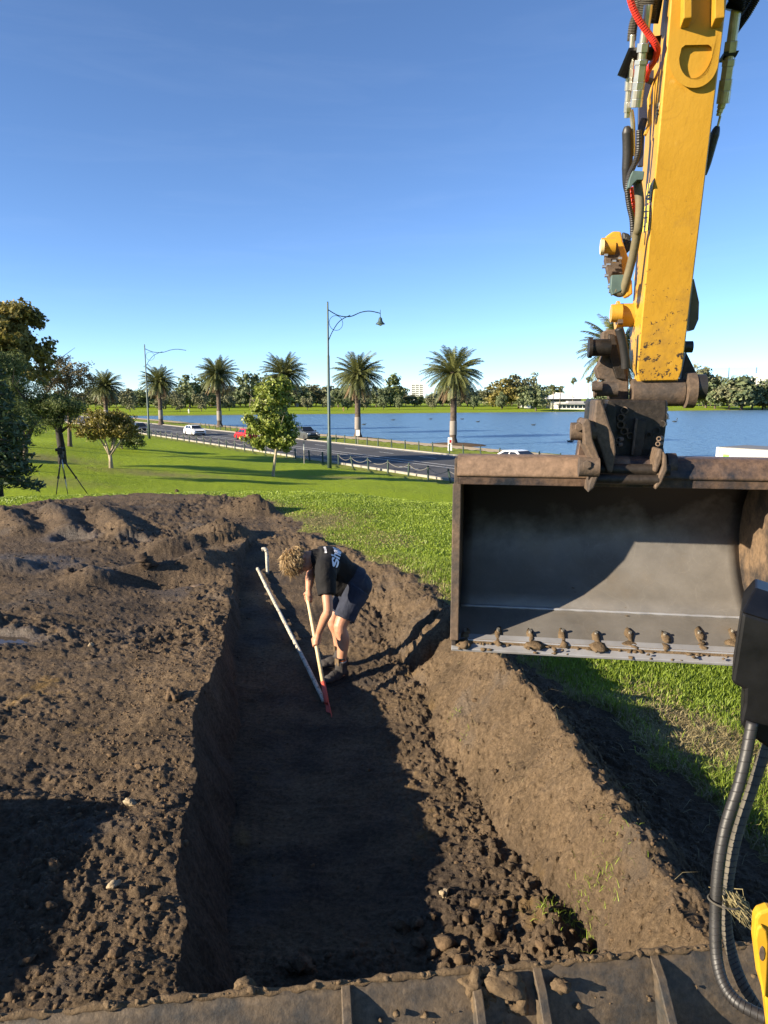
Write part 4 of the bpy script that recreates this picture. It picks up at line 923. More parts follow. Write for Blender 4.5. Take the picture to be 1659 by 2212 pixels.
# welded U plate with D-shaped recess and two ribs
def loop(pts, cnt):
    P = [Vector(p) for p in pts]; L = [0]
    for a, b in zip(P, P[1:] + P[:1]): L.append(L[-1] + (b - a).length)
    o_ = []
    for i in range(cnt):
        s_ = L[-1] * i / cnt; j = max(k for k in range(len(P)) if L[k] <= s_ + 1e-9); f = (s_ - L[j]) / max(L[j + 1] - L[j], 1e-9); o_.append(P[j].lerp(P[(j + 1) % len(P)], f))
    return o_
def arc(cx, cy, rx, ry, a0, a1, k): return [(cx + rx * math.cos(R(a0 + (a1 - a0) * i / k)), cy + ry * math.sin(R(a0 + (a1 - a0) * i / k))) for i in range(k + 1)]
outer = [(835, -300)] + [(828, 0), (808, 330)] + arc(1002, 470, 200, 235, 180, 0, 18) + [(1222, 330), (1244, 0), (1250, -300)]
inner = [(905, 385), (935, 362), (1120, 358), (1146, 380), (1145, 470)] + arc(1015, 480, 128, 160, 10, 170, 12) + [(886, 470)]
def ang_sort_pair(outer, inner, cnt):
    o_ = loop([(x, y, 0) for x, y in outer], cnt); i_ = loop([(x, y, 0) for x, y in inner], cnt)
    c = Vector((1010, 480, 0)); key = lambda p: math.atan2(p.y - c.y, p.x - c.x)
    return sorted(o_, key=key), sorted(i_, key=key)
oo, ii = ang_sort_pair(outer, inner, 96)
mb = MB(); vs = []; T1 = .02
for off in (0.0005, T1):
    for lp in (oo, ii):
        for p in lp: vs.append(arm_pt(*C1(p.x, p.y), off))
c_ = 96; fs = []
for k in range(c_):
    j = (k + 1) % c_
    fs += [(2 * c_ + k, 2 * c_ + j, 3 * c_ + j, 3 * c_ + k), (k, j, 2 * c_ + j, 2 * c_ + k), (c_ + k, c_ + j, 3 * c_ + j, 3 * c_ + k)]
mb.add(vs, fs); o = part(mb, 'reinforcing_plate', 'yellow', bevel=.004, label='welded yellow plate with a D-shaped opening'); wear_shade(o, 0, .1)
for (x0, x1) in ((905, 965), (1150, 1222)):
    mb = MB(); P = [arm_pt(*C1(x0, -320), T1), arm_pt(*C1(x1, -320), T1), arm_pt(*C1(x1 - 6, 225), T1), arm_pt(*C1(x0 - 14, 235), T1)]
    Q_ = [p + Nf * .055 for p in P]; Q_[2] += K * .03; Q_[3] += K * .03
    mb.add(P + Q_, [(3, 2, 1, 0), (4, 5, 6, 7), (0, 1, 5, 4), (1, 2, 6, 5), (2, 3, 7, 6), (3, 0, 4, 7)]); o = part(mb, 'rib', 'yellow', bevel=.004); wear_shade(o, 0, .1)
# side details on the left face of the arm
LF = -US
def armside(vx, vy, off=0.0):
    e0 = A_bot + US * ub_l; nl = ((A_top + US * ut_l) - e0).cross(Nf).normalized(); nl = nl if nl.dot(US) < 0 else -nl
    return atplane(vx, vy, e0 + nl * off, nl)
def lens_k(vy): return 2.98 + .74 * vy / 821
def hp(vx, vy, extra=.10): return atd(vx, vy, lens_k(vy) + extra)
def hose(name, pts, r, mat, extra=.10, n=10, corr=0, label=None, m=60, parent=EX):
    P = [hp(x, y, extra) if not isinstance(extra, (list, tuple)) else hp(x, y, e) for (x, y), e in zip(pts, extra if isinstance(extra, (list, tuple)) else [extra] * len(pts))]
    S = smoothpts(P, m); rl = list(np.interp(np.linspace(0, 1, len(S)), np.linspace(0, 1, len(r)), r)) if hasattr(r, '__len__') else [r] * len(S); rr_ = [rl[i] * (1 + (corr if (i % 2) else 0)) for i in range(len(S))]
    mb = MB(); mb.tube(S, rr_, n); return part(mb, name, mat, parent, smooth=not corr, label=label)
def smoothpts(P, m):
    P = [Vector(p) for p in P]; out = []; n = len(P)
    for i in range(m + 1):
        t = i / m * (n - 1); j = min(int(t), n - 2); f = t - j; p0 = P[max(j - 1, 0)]; p1 = P[j]; p2 = P[j + 1]; p3 = P[min(j + 2, n - 1)]
        out.append(.5 * ((2 * p1) + (p2 - p0) * f + (2 * p0 - 5 * p1 + 4 * p2 - p3) * f * f + (3 * p1 - p0 - 3 * p2 + p3) * f ** 3))
    return out
def poly_plate(name, pts, mat, d, th, conv=C2, parent=EX, bevel=.003, label=None, dirv=None):
    """plate seen in outline, given thickness away from the camera along the machine's W axis"""
    c0 = conv(*pts[0]); pl0 = atd(c0[0], c0[1], d); P = [atplane(*conv(x, y), pl0, W) for x, y in pts]
    mb = MB(); mb.prism(P, (dirv or W) * th); o = part(mb, name, mat, parent, bevel=bevel, label=label)
    if mat == 'yellow': wear_shade(o, -9, -8)
    return o
def ucyl(name, c, d, lo, hi, r, mat, conv=C2, parent=EX, n=24, label=None, ring=None):
    """cylinder along the machine's U axis through the seen centre, from lo to hi metres"""
    p = atd(*conv(*c), d); mb = MB(); mb.cyl(p + U * lo, p + U * hi, r, n)
    if ring: mb.cyl(p + U * (lo - ring), p + U * lo, r * 1.22, n)
    o = part(mb, name, mat, parent, smooth=True, sharp=40, label=label)
    if mat == 'yellow': wear_shade(o, -9, -8)
    return o
# hydraulic couplings, left
def coupling(name, pts, prof, extra, mat='chrome', n=6, label=None):
    a = hp(*pts[0], extra); b = hp(*pts[1], extra); ax = (b - a); L_ = ax.length; ax.normalize(); mb = MB()
    for (k0, k1, r, nn) in prof: mb.cyl(a + ax * (L_ * k0), a + ax * (L_ * k1), r, nn)
    return part(mb, name, mat, bevel=.0015, label=label)
coupling('hydraulic_coupling', [C1(640, 40), C1(540, 860)], [(0, .36, .019, 14), (.36, .45, .027, 6), (.45, .52, .02, 12), (.52, .57, .03, 6), (.57, .74, .026, 6), (.74, .82, .028, 6), (.82, .91, .027, 16), (.91, 1.0, .0275, 16)], .02, label='large plated hydraulic coupling left of the arm')
coupling('hydraulic_coupling', [C1(515, 280), C1(468, 945)], [(0, .25, .012, 12), (.25, .40, .016, 6), (.40, .5, .019, 6), (.5, .66, .02, 14), (.66, .8, .016, 12), (.8, .93, .017, 6), (.93, 1, .013, 6)], .06, label='smaller plated hydraulic coupling left of the arm')
coupling('hydraulic_coupling', [C1(1345, 60), C1(1235, 830)], [(0, .34, .022, 14), (.34, .46, .03, 6), (.46, .53, .021, 12), (.53, .60, .03, 6), (.60, .74, .027, 6), (.74, .86, .031, 6), (.86, 1.0, .029, 16)], .14, 'silver', label='plated hydraulic coupling right of the arm')
coupling('hydraulic_coupling', [C1(1235, 820), C1(1200, 930)], [(0, .45, .02, 6), (.45, .75, .016, 6), (.75, 1, .013, 6)], .18, 'silver', label='small fitting right of the arm')
mb = MB(); a = hp(*C1(430, 620), .05); b = hp(*C1(500, 440), .05); c = hp(*C1(680, 430), .05); d_ = hp(*C1(690, 290), .05); mb.tube([a, b, c, d_], .012, 8, ell=[3, 3, 3, 3]); part(mb, 'coupling_bracket', 'black_plastic', label='black bent bracket holding the left couplings')
mb = MB(); a = hp(*C1(1230, 440), .14); b = hp(*C1(1350, 430), .14); c = hp(*C1(1330, 470), .14); mb.prism([a - W * .03, b - W * .03, c - W * .03, hp(*C1(1225, 470), .14) - W * .03], W * .07); part(mb, 'coupling_bracket', 'black_plastic', label='black bracket holding the right coupling')
# hoses
hose('spring_hose', [C1(545, -120), C1(560, 60), C1(520, 200), C1(505, 330)], .017, 'rubber_dusty', .10, corr=.25, m=70, label='spring-wrapped hose at the far left')
hose('spring_hose', [C1(660, -120), C1(640, 30), C1(625, 160)], .032, 'rubber_dusty', .06, corr=.22, m=44, n=14, label='thick spring-wrapped hose left of the arm')
hose('hydraulic_hose', [C1(735, -120), C1(705, 60), C1(680, 190)], .022, 'black_rubber', .12, label='black hose close to the arm')
hose('spring_hose', [C1(1370, -120), C1(1345, 20), C1(1320, 90)], .034, 'black_rubber', .14, corr=.2, m=40, n=14, label='thick black corrugated hose right of the arm')
hose('spring_hose', [C1(1530, -60), C1(1430, 110), C1(1330, 250), C1(1310, 300)], .015, 'black_rubber', .2, corr=.35, m=80, label='thin black coiled hose at the upper right')
hose('spring_hose', [C1(1460, -60), C1(1400, 80), C1(1340, 200), C1(1320, 260)], .013, 'black_rubber', .24, corr=.35, m=70, label='second thin coiled hose at the upper right')
hose('red_hose', [C1(480, -60), C1(515, 60), C1(570, 170), C1(640, 270), C1(695, 350), C1(712, 410), C1(690, 480), C1(640, 560), C1(620, 640), C1(650, 700)], .0135, 'red_wrap', [0, 0, 0, 0, 0, .02, .06, .12, .2, .3], corr=.10, m=110, label='red plastic-wrapped hose looping past the couplings')
hose('red_hose', [C1(500, 1500), C1(515, 1600), C1(527, 1720), C1(540, 1810)], .0125, 'red_wrap', .08, corr=.22, m=20, label='lower red wrapped hose')
hose('hydraulic_hose', [C1(466, 1010), C1(470, 1060), C1(475, 1200), C1(470, 1350), C1(462, 1480), C1(475, 1560)], [.010, .024, .025, .025, .016, .010], 'black_rubber', .1, n=12, label='thick black sleeved hose left of the arm')
hose('hydraulic_hose', [C1(565, 1040), C1(560, 1200), C1(530, 1310), C1(490, 1400), C1(470, 1500), C1(485, 1640), C1(510, 1760), C1(515, 1900)], .0125, 'black_rubber', .05, corr=.12, m=110, label='thin black corrugated hose')
hose('hydraulic_hose', [C1(500, 880), C1(515, 1000), C1(520, 1250)], .011, 'chrome', .12, label='steel pipe behind the couplings')
hose('hydraulic_hose', [C1(1215, 930), C1(1195, 1010)], .006, 'silver', .2, label='thin steel rod right of the arm')
hose('hydraulic_hose', [C1(1195, 1010), C1(1170, 1080), C1(1110, 1300), C1(1080, 1400)], [.010, .023, .021, .016], 'black_rubber', .26, n=10, label='black sleeved hose behind the right edge of the arm')
hose('hydraulic_hose', [C1(545, 1430), C1(560, 1520), C1(572, 1650), C1(560, 1820), C2(635, 150), C2(605, 310), C2(555, 500), C2(520, 590), C2(460, 575)], .0205, 'hose_olive', [.02, .0, -.02, -.02, 0, .02, .04, .06, .06], n=14, m=80, label='muddy olive hose curving down the left side of the arm')
poly_plate('green_fitting', [(515, 1365), (610, 1370), (600, 1440), (550, 1440), (520, 1470), (500, 1505), (475, 1505), (490, 1430)], 'green_block', 3.28, .05, C1, label='green hydraulic fitting at the top of the olive hose')
poly_plate('green_fitting', [(445, 455), (545, 450), (535, 520), (520, 575), (450, 605), (435, 560)], 'green_block', 3.58, .05, C2, label='green hydraulic fitting at the foot of the olive hose')
# dark blue plate + yellow strip behind the couplings
poly_plate('side_plate', [(640, 560), (700, 560), (690, 760), (610, 1050), (600, 1330), (555, 1330), (560, 860)], 'dark_blue', 3.32, .02, C1, label='dark blue plate beside the arm')
poly_plate('yellow_strip', [(685, 640), (660, 780), (670, 980), (625, 1085), (605, 1070), (640, 980), (635, 790), (660, 700)], 'yellow', 3.27, .02, C1)
# decals on the left side face
def side_quad(name, pts, mat, off=.003, conv=C1, parent=arm):
    P = [armside(*conv(x, y), off) for x, y in pts]; mb = MB(); mb.add(P, [(0, 1, 2, 3)]); return part(mb, name, mat, parent)
side_quad('warning_decal', [(634, 1470), (682, 1456), (658, 1618), (612, 1632)], 'decal')
side_quad('warning_decal', [(606, 1650), (652, 1640), (636, 1846), (592, 1858)], 'decal')
side_quad('warning_decal', [(708, 828), (732, 822), (708, 940), (694, 952)], 'label_paper')
P = [armside(*C1(x, y), .005) for x, y in ((660, 1482), (664, 1484), (661, 1600), (657, 1600), (658, 1490), (620, 1590), (657, 1598), (657, 1604), (612, 1596))]
mb = MB(); mb.add(P, [(0, 1, 2, 3), (4, 5, 8), (6, 7, 8, 5)]); part(mb, 'warning_triangle', 'black_ink', arm)
for (y0, y1) in ((1530, 1548), (1556, 1570), (1578, 1592)):
    side_quad('warning_symbol', [(636, y0 + 4), (650, y0), (648, y1), (634, y1 + 4)], 'black_ink', .005)
for (x0, y0, x1, y1) in ((600, 1690, 640, 1692), (620, 1700, 626, 1780), (604, 1740, 632, 1743), (600, 1810, 612, 1812)):
    side_quad('warning_symbol', [(x0, y0), (x1, y0 - 6), (x1, y1 + 2), (x0, y1 + 8)], 'black_ink', .005)
for k in range(3): side_quad('warning_symbol', [(705, 855 + 26 * k), (720, 851 + 26 * k), (717, 864 + 26 * k), (703, 868 + 26 * k)], 'black_ink', .005)
# chamfer fin low on the left side of the arm
# ---- pivot boss at the foot of the arm
ucyl('pivot_boss', (790, 1345), 3.80, -.132, .128, .072, 'rust', label='worn rusty pivot tube at the foot of the arm')
ucyl('pivot_boss', (790, 1262), 3.79, -.112, .095, .040, 'yellow', label='yellow collar above the pivot tube')
ucyl('link_plate', (1035, 1330), 3.74, -.022, .022, .092, 'rust'); ucyl('pivot_pin', (1095, 1305), 3.72, -.02, .035, .066, 'black_rubber', label='dark pin cap right of the pivot')
poly_plate('link_plate', [(1010, 1040), (1085, 1190), (1090, 1300), (1000, 1430), (965, 1300), (975, 1200)], 'grease', 3.86, .05, label='dark link plate behind the right side of the pivot')
poly_plate('side_hose_guard', [(1068, 480), (1095, 600), (1108, 660), (1104, 790), (1070, 870), (1030, 880), (1040, 700)], 'hose_olive', 3.95, .05, label='muddy hose bulging behind the right edge of the arm')
ucyl('pivot_pin', (1012, 1000), 3.95, -.03, .03, .032, 'black_rubber')
# ---- bucket link on the left of the arm
poly_plate('bucket_link', [(375, 885), (415, 865), (475, 868), (500, 960), (525, 1060), (572, 1150), (575, 1400), (540, 1442), (480, 1440), (430, 1390), (395, 1250), (345, 1240), (320, 1160), (350, 1120), (375, 1060)], 'rust', 3.860, .10, bevel=.008, label='worn brown bucket link plate')
poly_plate('bucket_link', [(420, 900), (468, 905), (512, 1085), (548, 1170), (552, 1250), (480, 1240), (420, 1060)], 'grease', 3.835, .03, bevel=.006, label='greasy raised face of the bucket link')
ucyl('link_pin', (375, 1005), 3.800, -.055, .04, .045, 'grease', ring=.018, label='greasy upper link pin')
ucyl('link_pin', (400, 1320), 3.820, -.05, .06, .038, 'rust', ring=.012, label='rusty lower link pin'); ucyl('link_pin', (340, 1300), 3.780, -.03, .02, .026, 'rust')
ucyl('cylinder_boss', (560, 760), 3.830, -.045, .06, .062, 'yellow', ring=.012, label='yellow cylinder boss left of the arm'); ucyl('cylinder_boss', (490, 745), 3.790, -.035, .02, .047, 'yellow')
ucyl('bolt', (510, 812), 3.755, -.012, .012, .014, 'rust', n=6)
poly_plate('grease_pad', [(620, 640), (660, 640), (660, 780), (640, 880), (590, 920), (605, 800), (612, 700)], 'grease', 3.920, .06, label='thick black grease behind the yellow boss')
hose('hydraulic_hose', [C2(500, 860), C2(525, 950), C2(545, 1080), C2(550, 1160)], .022, 'black_rubber', .02, label='black hose behind the bucket link')
poly_plate('arm_fin', [(720, 120), (735, 260), (700, 440), (665, 560), (650, 640), (615, 480), (625, 420), (655, 240), (680, 130)], 'yellow', 3.900, .015, label='yellow fin on the side of the arm')
# yellow rocker with bolted cover
poly_plate('rocker', [(395, 165), (455, 122), (515, 124), (530, 200), (575, 330), (560, 420), (600, 500), (605, 600), (560, 620), (500, 500), (420, 330), (395, 240)], 'yellow', 3.720, .10, bevel=.008, label='yellow rocker plate left of the arm')
ucyl('rocker_boss', (392, 240), 3.670, -.018, .05, .043, 'yellow'); ucyl('rocker_boss', (384, 242), 3.650, -.016, .0, .036, 'label_paper')
poly_plate('rocker_cover', [(412, 212), (490, 208), (520, 330), (530, 445), (450, 448), (430, 520), (392, 340)], 'rust', 3.660, .05, bevel=.005, label='brown bolted cover plate on the rocker')
for (x, y) in ((405, 305), (425, 375), (390, 392), (408, 460), (512, 330), (432, 545), (440, 580), (468, 350)): ucyl('bolt', (x, y), 3.640, -.012, .006, .0085, 'chrome', n=6)
for k in range(3): poly_plate('grease_pad', [(525 + 22 * k, 125 + 30 * k), (575 + 6 * k, 140 + 10 * k), (600, 170 + 40 * k), (560, 230 + 30 * k), (530, 180 + 30 * k)], 'black_rubber', 3.800, .04, bevel=.01)
# ---- quick coupler between arm and bucket
DQ = 3.55
poly_plate('coupler_body', [(325, 1395), (870, 1400), (868, 1540), (840, 1760), (850, 1820), (800, 1900), (760, 2000), (480, 2000), (400, 1900), (340, 1700), (310, 1580)], 'grease', 3.345, .42, bevel=.012, label='dark greasy quick coupler body under the arm')
poly_plate('coupler_side', [(325, 1400), (370, 1400), (430, 1590), (470, 1700), (478, 1800), (450, 1955), (410, 1950), (370, 1800), (330, 1690), (310, 1560)], 'rust', 3.13, .20, bevel=.008, label='worn left side plate of the quick coupler')
poly_plate('coupler_side', [(470, 1440), (480, 1600), (452, 1720), (462, 1800), (440, 1650), (400, 1500), (420, 1400)], 'grease', 3.20, .2, bevel=.008)
poly_plate('coupler_side', [(800, 1770), (835, 1775), (830, 1850), (790, 1955), (760, 1945), (775, 1850)], 'rust', 3.12, .16, bevel=.008, label='worn right side plate of the quick coupler')
poly_plate('coupler_guard', [(625, 1540), (690, 1556), (712, 1556), (672, 1840), (592, 1825), (605, 1700)], 'grease', 3.30, .035, bevel=.004, label='narrow guard plate in the middle of the coupler'); poly_plate('coupler_guard', [(625, 1540), (645, 1545), (612, 1815), (592, 1820)], 'rust', 3.285, .02, bevel=.003)
for (x, y, r) in ((785, 185, 62), (730, 310, 64), (728, 430, 64), (785, 535, 64), (890, 612, 60), (1330, 530, 60), (1450, 290, 62), (1420, 415, 62), (1200, 600, 48), (1440, 170, 60)):
    p = atd(*C3(x, y), 3.315); mb = MB(); r_ = r * .128 / FV * 3.315; nn = 16; q = (CAMP - p).normalized(); e1 = q.cross(ZU).normalized(); e2 = e1.cross(q)
    q = (-W + U * -.35).normalized(); e1 = q.cross(ZU).normalized(); e2 = e1.cross(q); prof = [(r_, -.06), (r_, .0), (r_ * .72, .0), (r_ * .66, -.05)]
    vs = [p + q * h + e1 * (rad_ * math.cos(2 * math.pi * k / nn)) + e2 * (rad_ * math.sin(2 * math.pi * k / nn)) for rad_, h in prof for k in range(nn)]
    mb.add(vs, [(i * nn + k, i * nn + (k + 1) % nn, (i + 1) * nn + (k + 1) % nn, (i + 1) * nn + k) for i in range(3) for k in range(nn)]); part(mb, 'coupler_pipe', 'rust' if x < 1000 else 'grease', smooth=True, sharp=40)
for (x, y, r) in ((685, 680, 38), (675, 770, 36), (1368, 665, 42), (1352, 752, 42)):
    p = atd(*C3(x, y), 3.21); mb = MB(); r_ = r * .128 / FV * 3.21; nn = 12; q = (-W - U * .5).normalized(); e1 = q.cross(ZU).normalized(); e2 = e1.cross(q)
    vs = [p + q * h + e1 * (rad_ * math.cos(2 * math.pi * k / nn)) + e2 * (rad_ * math.sin(2 * math.pi * k / nn)) for rad_, h in ((r_, -.05), (r_, 0), (r_ * .6, 0), (r_ * .6, -.03)) for k in range(nn)]
    mb.add(vs, [(i * nn + k, i * nn + (k + 1) % nn, (i + 1) * nn + (k + 1) % nn, (i + 1) * nn + k) for i in range(3) for k in range(nn)]); part(mb, 'coupler_pipe', 'rust', smooth=True, sharp=40)
hose('coupler_hose', [C3(520, 220), C3(400, 230), C3(340, 280), (lambda q: q)(C3(350, 340)), C3(430, 385)], .011, 'black_rubber', [-.52] * 5, label='short hose on the left of the coupler'); coupling('hose_fitting', [C3(430, 380), C3(560, 385)], [(0, .4, .014, 6), (.4, 1, .011, 6)], -.52, 'silver')
# ---- bucket (local frame: u right, w away, z up, origin = left end of the cutting edge)
B0 = atd(975, 1394, 3.5); BW = 1.50
def B(u, w_, z): return B0 + U * u + W * w_ + ZU * z
prof_in = [(.30, .115), (.40, .175), (.48, .25), (.545, .34), (.585, .44), (.59, .54), (.565, .64), (.51, .73), (.43, .80), (.33, .845), (.2, .865), (.07, .87)]
mb = MB(); nb = 24
vs = []; th = .018
for i, (a, b) in enumerate(prof_in):
    for j in range(nb + 1): vs.append(B(.022 + (BW - .044) * j / nb, a, b))
k = len(prof_in); fs = [(i * (nb + 1) + j, i * (nb + 1) + j + 1, (i + 1) * (nb + 1) + j + 1, (i + 1) * (nb + 1) + j) for i in range(k - 1) for j in range(nb)]
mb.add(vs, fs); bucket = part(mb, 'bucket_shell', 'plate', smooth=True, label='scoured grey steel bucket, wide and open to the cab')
shade_up(bucket, B0.z + .18, B0.z + .80); so = bucket.modifiers.new('thick', 'SOLIDIFY'); so.thickness = .018; so.offset = 1  # mask grows with height, painting the shade of the upper inside
# lip plate, weld bead, cutting edge
mb = MB(); mb.prism([B(.022, .075, .03), B(.022, .30, .113), B(.022, .30, .093), B(.022, .075, .008)], U * (BW - .044)); part(mb, 'lip_plate', 'plate', bucket, bevel=.002)
mb = MB(); mb.tube([B(.03 + (BW - .06) * i / 40, .302 + .002 * math.sin(i * 1.7), .118) for i in range(41)], [.0075 + .0015 * math.sin(i * 2.3) for i in range(41)], 8); part(mb, 'weld_bead', 'lip', bucket, smooth=True)
mb = MB(); mb.prism([B(.0, .035, .024), B(.0, .078, .040), B(.0, .084, .020), B(.0, .035, .004)], U * BW); part(mb, 'cutting_edge', 'lip', bucket, bevel=.003, label='bright worn upper bevel of the bucket lip')
mb = MB(); mb.prism([B(0, -.004, -.014), B(0, .033, .006), B(0, .033, -.016), B(0, .000, -.028)], U * BW); part(mb, 'cutting_edge', 'lip', bucket, bevel=.003, label='bright worn lower cutting edge of the bucket')
mb = MB(); mb.prism([B(.01, .032, .004), B(.01, .037, .026), B(.01, .05, .02), B(.01, .05, -.02), B(.01, .032, -.02)], U * (BW - .02)); part(mb, 'edge_mud', 'mud', bucket, label='mud packed into the groove of the bucket lip')
# side plates
side = [(.0, .0), (.0, .045), (.02, .79), (.03, .92), (.2, .92), (.40, .875), (.50, .80), (.58, .70), (.63, .55), (.625, .42), (.58, .30), (.48, .18), (.32, .085), (.08, .0)]
for u0, nm in ((0.0, 'left'), (BW - .022, 'right')):
    mb = MB(); mb.prism([B(u0, a - .004, b) for a, b in side], U * .022); part(mb, 'side_plate', 'inner_rust', bucket, bevel=.004)
    mb = MB(); uu = u0 - .006 if nm == 'left' else u0 - .012
    mb.prism([B(uu, -.012, .03), B(uu, .008, .8), B(uu, .04, .8), B(uu, .03, .03)], U * .04); part(mb, 'side_wear_strip', 'rust', bucket, bevel=.004)
# top beam: rounded tube plus flange
mb = MB(); cy = .905; npf = 28
sg_ = lambda v: (abs(v) ** .42) * (1 if v > 0 else -1)
prof = [(.075 + .085 * sg_(math.cos(2 * math.pi * i / npf)) + .025 * sg_(math.sin(2 * math.pi * i / npf)), .885 + .050 * sg_(math.sin(2 * math.pi * i / npf))) for i in range(npf)]
nb2 = 30
for (ua, ub, mt, lb) in ((.015, .80, 'bucket_mud', 'mud-caked left half of the bucket top beam'), (.8005, BW - .015, 'bucket_out', 'dark painted right half of the bucket top beam')):
    mb = MB(); vs = [B(ua + (ub - ua) * j / nb2, a, b) for j in range(nb2 + 1) for a, b in prof]
    mb.add(vs, [(j * npf + i, j * npf + (i + 1) % npf, (j + 1) * npf + (i + 1) % npf, (j + 1) * npf + i) for j in range(nb2) for i in range(npf)]); part(mb, 'top_beam', mt, bucket, smooth=True, label=lb)
mb = MB(); mb.prism([B(.0225, -.004, .800), B(.0225, -.012, .850), B(.0225, .05, .853), B(.0225, .10, .848), B(.0225, .10, .80)], U * (BW - .045)); part(mb, 'beam_flange', 'bucket_out', bucket, bevel=.003)
# bolts with mud around them
rngm = np.random.default_rng(5)
for i in range(9):
    vxb = [1005, 1076, 1145, 1215, 1287, 1360, 1435, 1509, 1581][i]; vyb = [1368, 1366, 1370, 1368, 1374, 1373, 1376, 1372, 1368][i]
    rr2 = ray(vxb, vyb); nrm = (W * -.083 + ZU * .225).normalized(); pp = B(0, .14, .054); p = CAMP + rr2 * ((pp - CAMP).dot(nrm) / rr2.dot(nrm))
    mb = MB(); mb.cyl(p - nrm * .004, p + nrm * .025, .0085, 10); part(mb, 'bolt', 'chrome', bucket, smooth=True, sharp=40)
    S = clod_shape(rngm, ICO2[0], .3); down = (W * -.225 - ZU * .083).normalized(); vs = []
    for q in S: vs.append(p - down * .006 + U * (q[0] * .020) + down * (q[1] * .075 + .020) + nrm * (q[2] * .018 + .003))
    mb = MB(); mb.add(vs, [tuple(t) for t in ICO2[1]]); part(mb, 'mud_clump', 'mud', bucket, smooth=True)
    S = clod_shape(rngm, ICO2[0], .35); vs = [p + down * .085 + U * (q[0] * (.026 + .028 * (i % 3 == 2))) + down * (q[1] * .036) + nrm * (q[2] * .020 + .004) for q in S]
    mb = MB(); mb.add(vs, [tuple(t) for t in ICO2[1]]); part(mb, 'mud_clump', 'mud', bucket, smooth=True)
for i in range(70):
    u_ = .03 + (BW - .06) * rngm.random(); S = clod_shape(rngm, ICO1[0], .35) * (.006 + .012 * rngm.random()); p = B(u_, .028 - .03 * (rngm.random() < .35), .008 - .02 * (rngm.random() < .35))
    mb = MB(); mb.add([p + Vector(q) for q in S], [tuple(t) for t in ICO1[1]]); part(mb, 'mud_clump', 'mud', bucket, smooth=True)
for (vx, vy, r) in ((1355, 1312, .02), (1445, 1310, .011), (1354, 1330, .007), (1262, 1305, .007), (1270, 1300, .006), (1240, 1278, .008), (1238, 1270, .006)):
    pp = B(0, .25, .10); nrm = Vector((-W.x * .3, -W.y * .3, .95)); p = CAMP + ray(vx, vy) * ((pp - CAMP).dot(nrm) / ray(vx, vy).dot(nrm))
    if vy < 1300: p = atplane(vx, vy, B(0, .42, 0), W)
    S = clod_shape(rngm, ICO2[0], .3) * r; mb = MB(); mb.add([p + U * (q[0] * 1.6) + W * q[1] + ZU * (q[2] * .5) for q in S], [tuple(t) for t in ICO2[1]]); part(mb, 'mud_clump', 'mud', bucket, smooth=True)
# rust-brown packed soil in the right corner
mb = MB(); mb.prism([B(BW - .10, .50, .27), B(BW - .03, .20, .10), B(BW - .024, .20, .40), B(BW - .024, .52, .62), B(BW - .05, .56, .5)], U * .002); 
# ears and pins on top of the bucket
poly_plate('bucket_ear', [(225, 1575), (245, 1545), (270, 1543), (285, 1570), (300, 1700), (355, 1850), (352, 1960), (310, 2070), (265, 2105), (270, 2040), (300, 1960), (295, 1850), (240, 1740)], 'rust', 3.10, .26, parent=bucket, bevel=.006, label='rusty left mounting ear of the bucket')
poly_plate('bucket_ear', [(225, 1600), (235, 1720), (290, 1830), (290, 1890), (180, 1850), (200, 1730)], 'bucket_out', 3.36, .10, parent=bucket, bevel=.004, label='dark web behind the left mounting ear')
poly_plate('bucket_ear', [(835, 1790), (862, 1820), (868, 1930), (825, 2030), (780, 2085), (768, 2060), (800, 1980), (830, 1900)], 'rust', 3.11, .26, parent=bucket, bevel=.006, label='rusty right mounting ear of the bucket')
ucyl('mounting_pin', (185, 1640), 3.20, -.030, .085, .040, 'rust', parent=bucket, label='upper mounting pin of the bucket'); ucyl('mounting_pin', (250, 1910), 3.14, -.032, .055, .043, 'rust', parent=bucket, label='lower mounting pin of the bucket')
for c in ((195, 1608), (258, 1892)):
    p = atd(*C2(*c), 3.10 if c[1] > 1700 else 3.155); mb = MB(); mb.cyl(p + W * .03, p - W * .012, .019, 6); part(mb, 'bolt', 'rust', bucket, bevel=.002)
ucyl('mounting_pin', (600, 1930), 3.20, -.15, .16, .026, 'grease', parent=bucket); ucyl('mounting_pin', (580, 2005), 3.17, -.15, .12, .022, 'grease', parent=bucket)
ucyl('mounting_pin', (870, 1900), 3.25, -.01, .03, .058, 'bucket_out', parent=bucket)
# ---- dozer blade
BLs = Vector((-1.45, 1.652, .42)); BRs = Vector((1.75, 2.04, .42)); BD = (BRs - BLs).normalized(); BN = Vector((-BD.y, BD.x, 0))      # BN points away from the cab
mb = MB(); n = 64; vs = []
L_ = (BRs - BLs).length
def bz(u): return .012 * math.sin(u * 9) * .5 + .006 * math.sin(u * 31)
secs = [(.0, .0), (-.012, -.03), (-.03, -.06), (-.05, -.10), (-.07, -.16), (-.09, -.26), (-.10, -.4), (-.08, -.62)]
for i in range(n + 1):
    p = BLs + BD * (L_ * i / n)
    for a, b in secs: vs.append(p + BN * a + ZU * b)
k = len(secs); mb.add(vs, [(i * k + j, (i + 1) * k + j, (i + 1) * k + j + 1, i * k + j + 1) for i in range(n) for j in range(k - 1)]); bl = part(mb, 'dozer_blade', 'blade_steel', smooth=True, label='scratched grey dozer blade across the bottom')
so = bl.modifiers.new('thick', 'SOLIDIFY'); so.thickness = .016; so.offset = 1
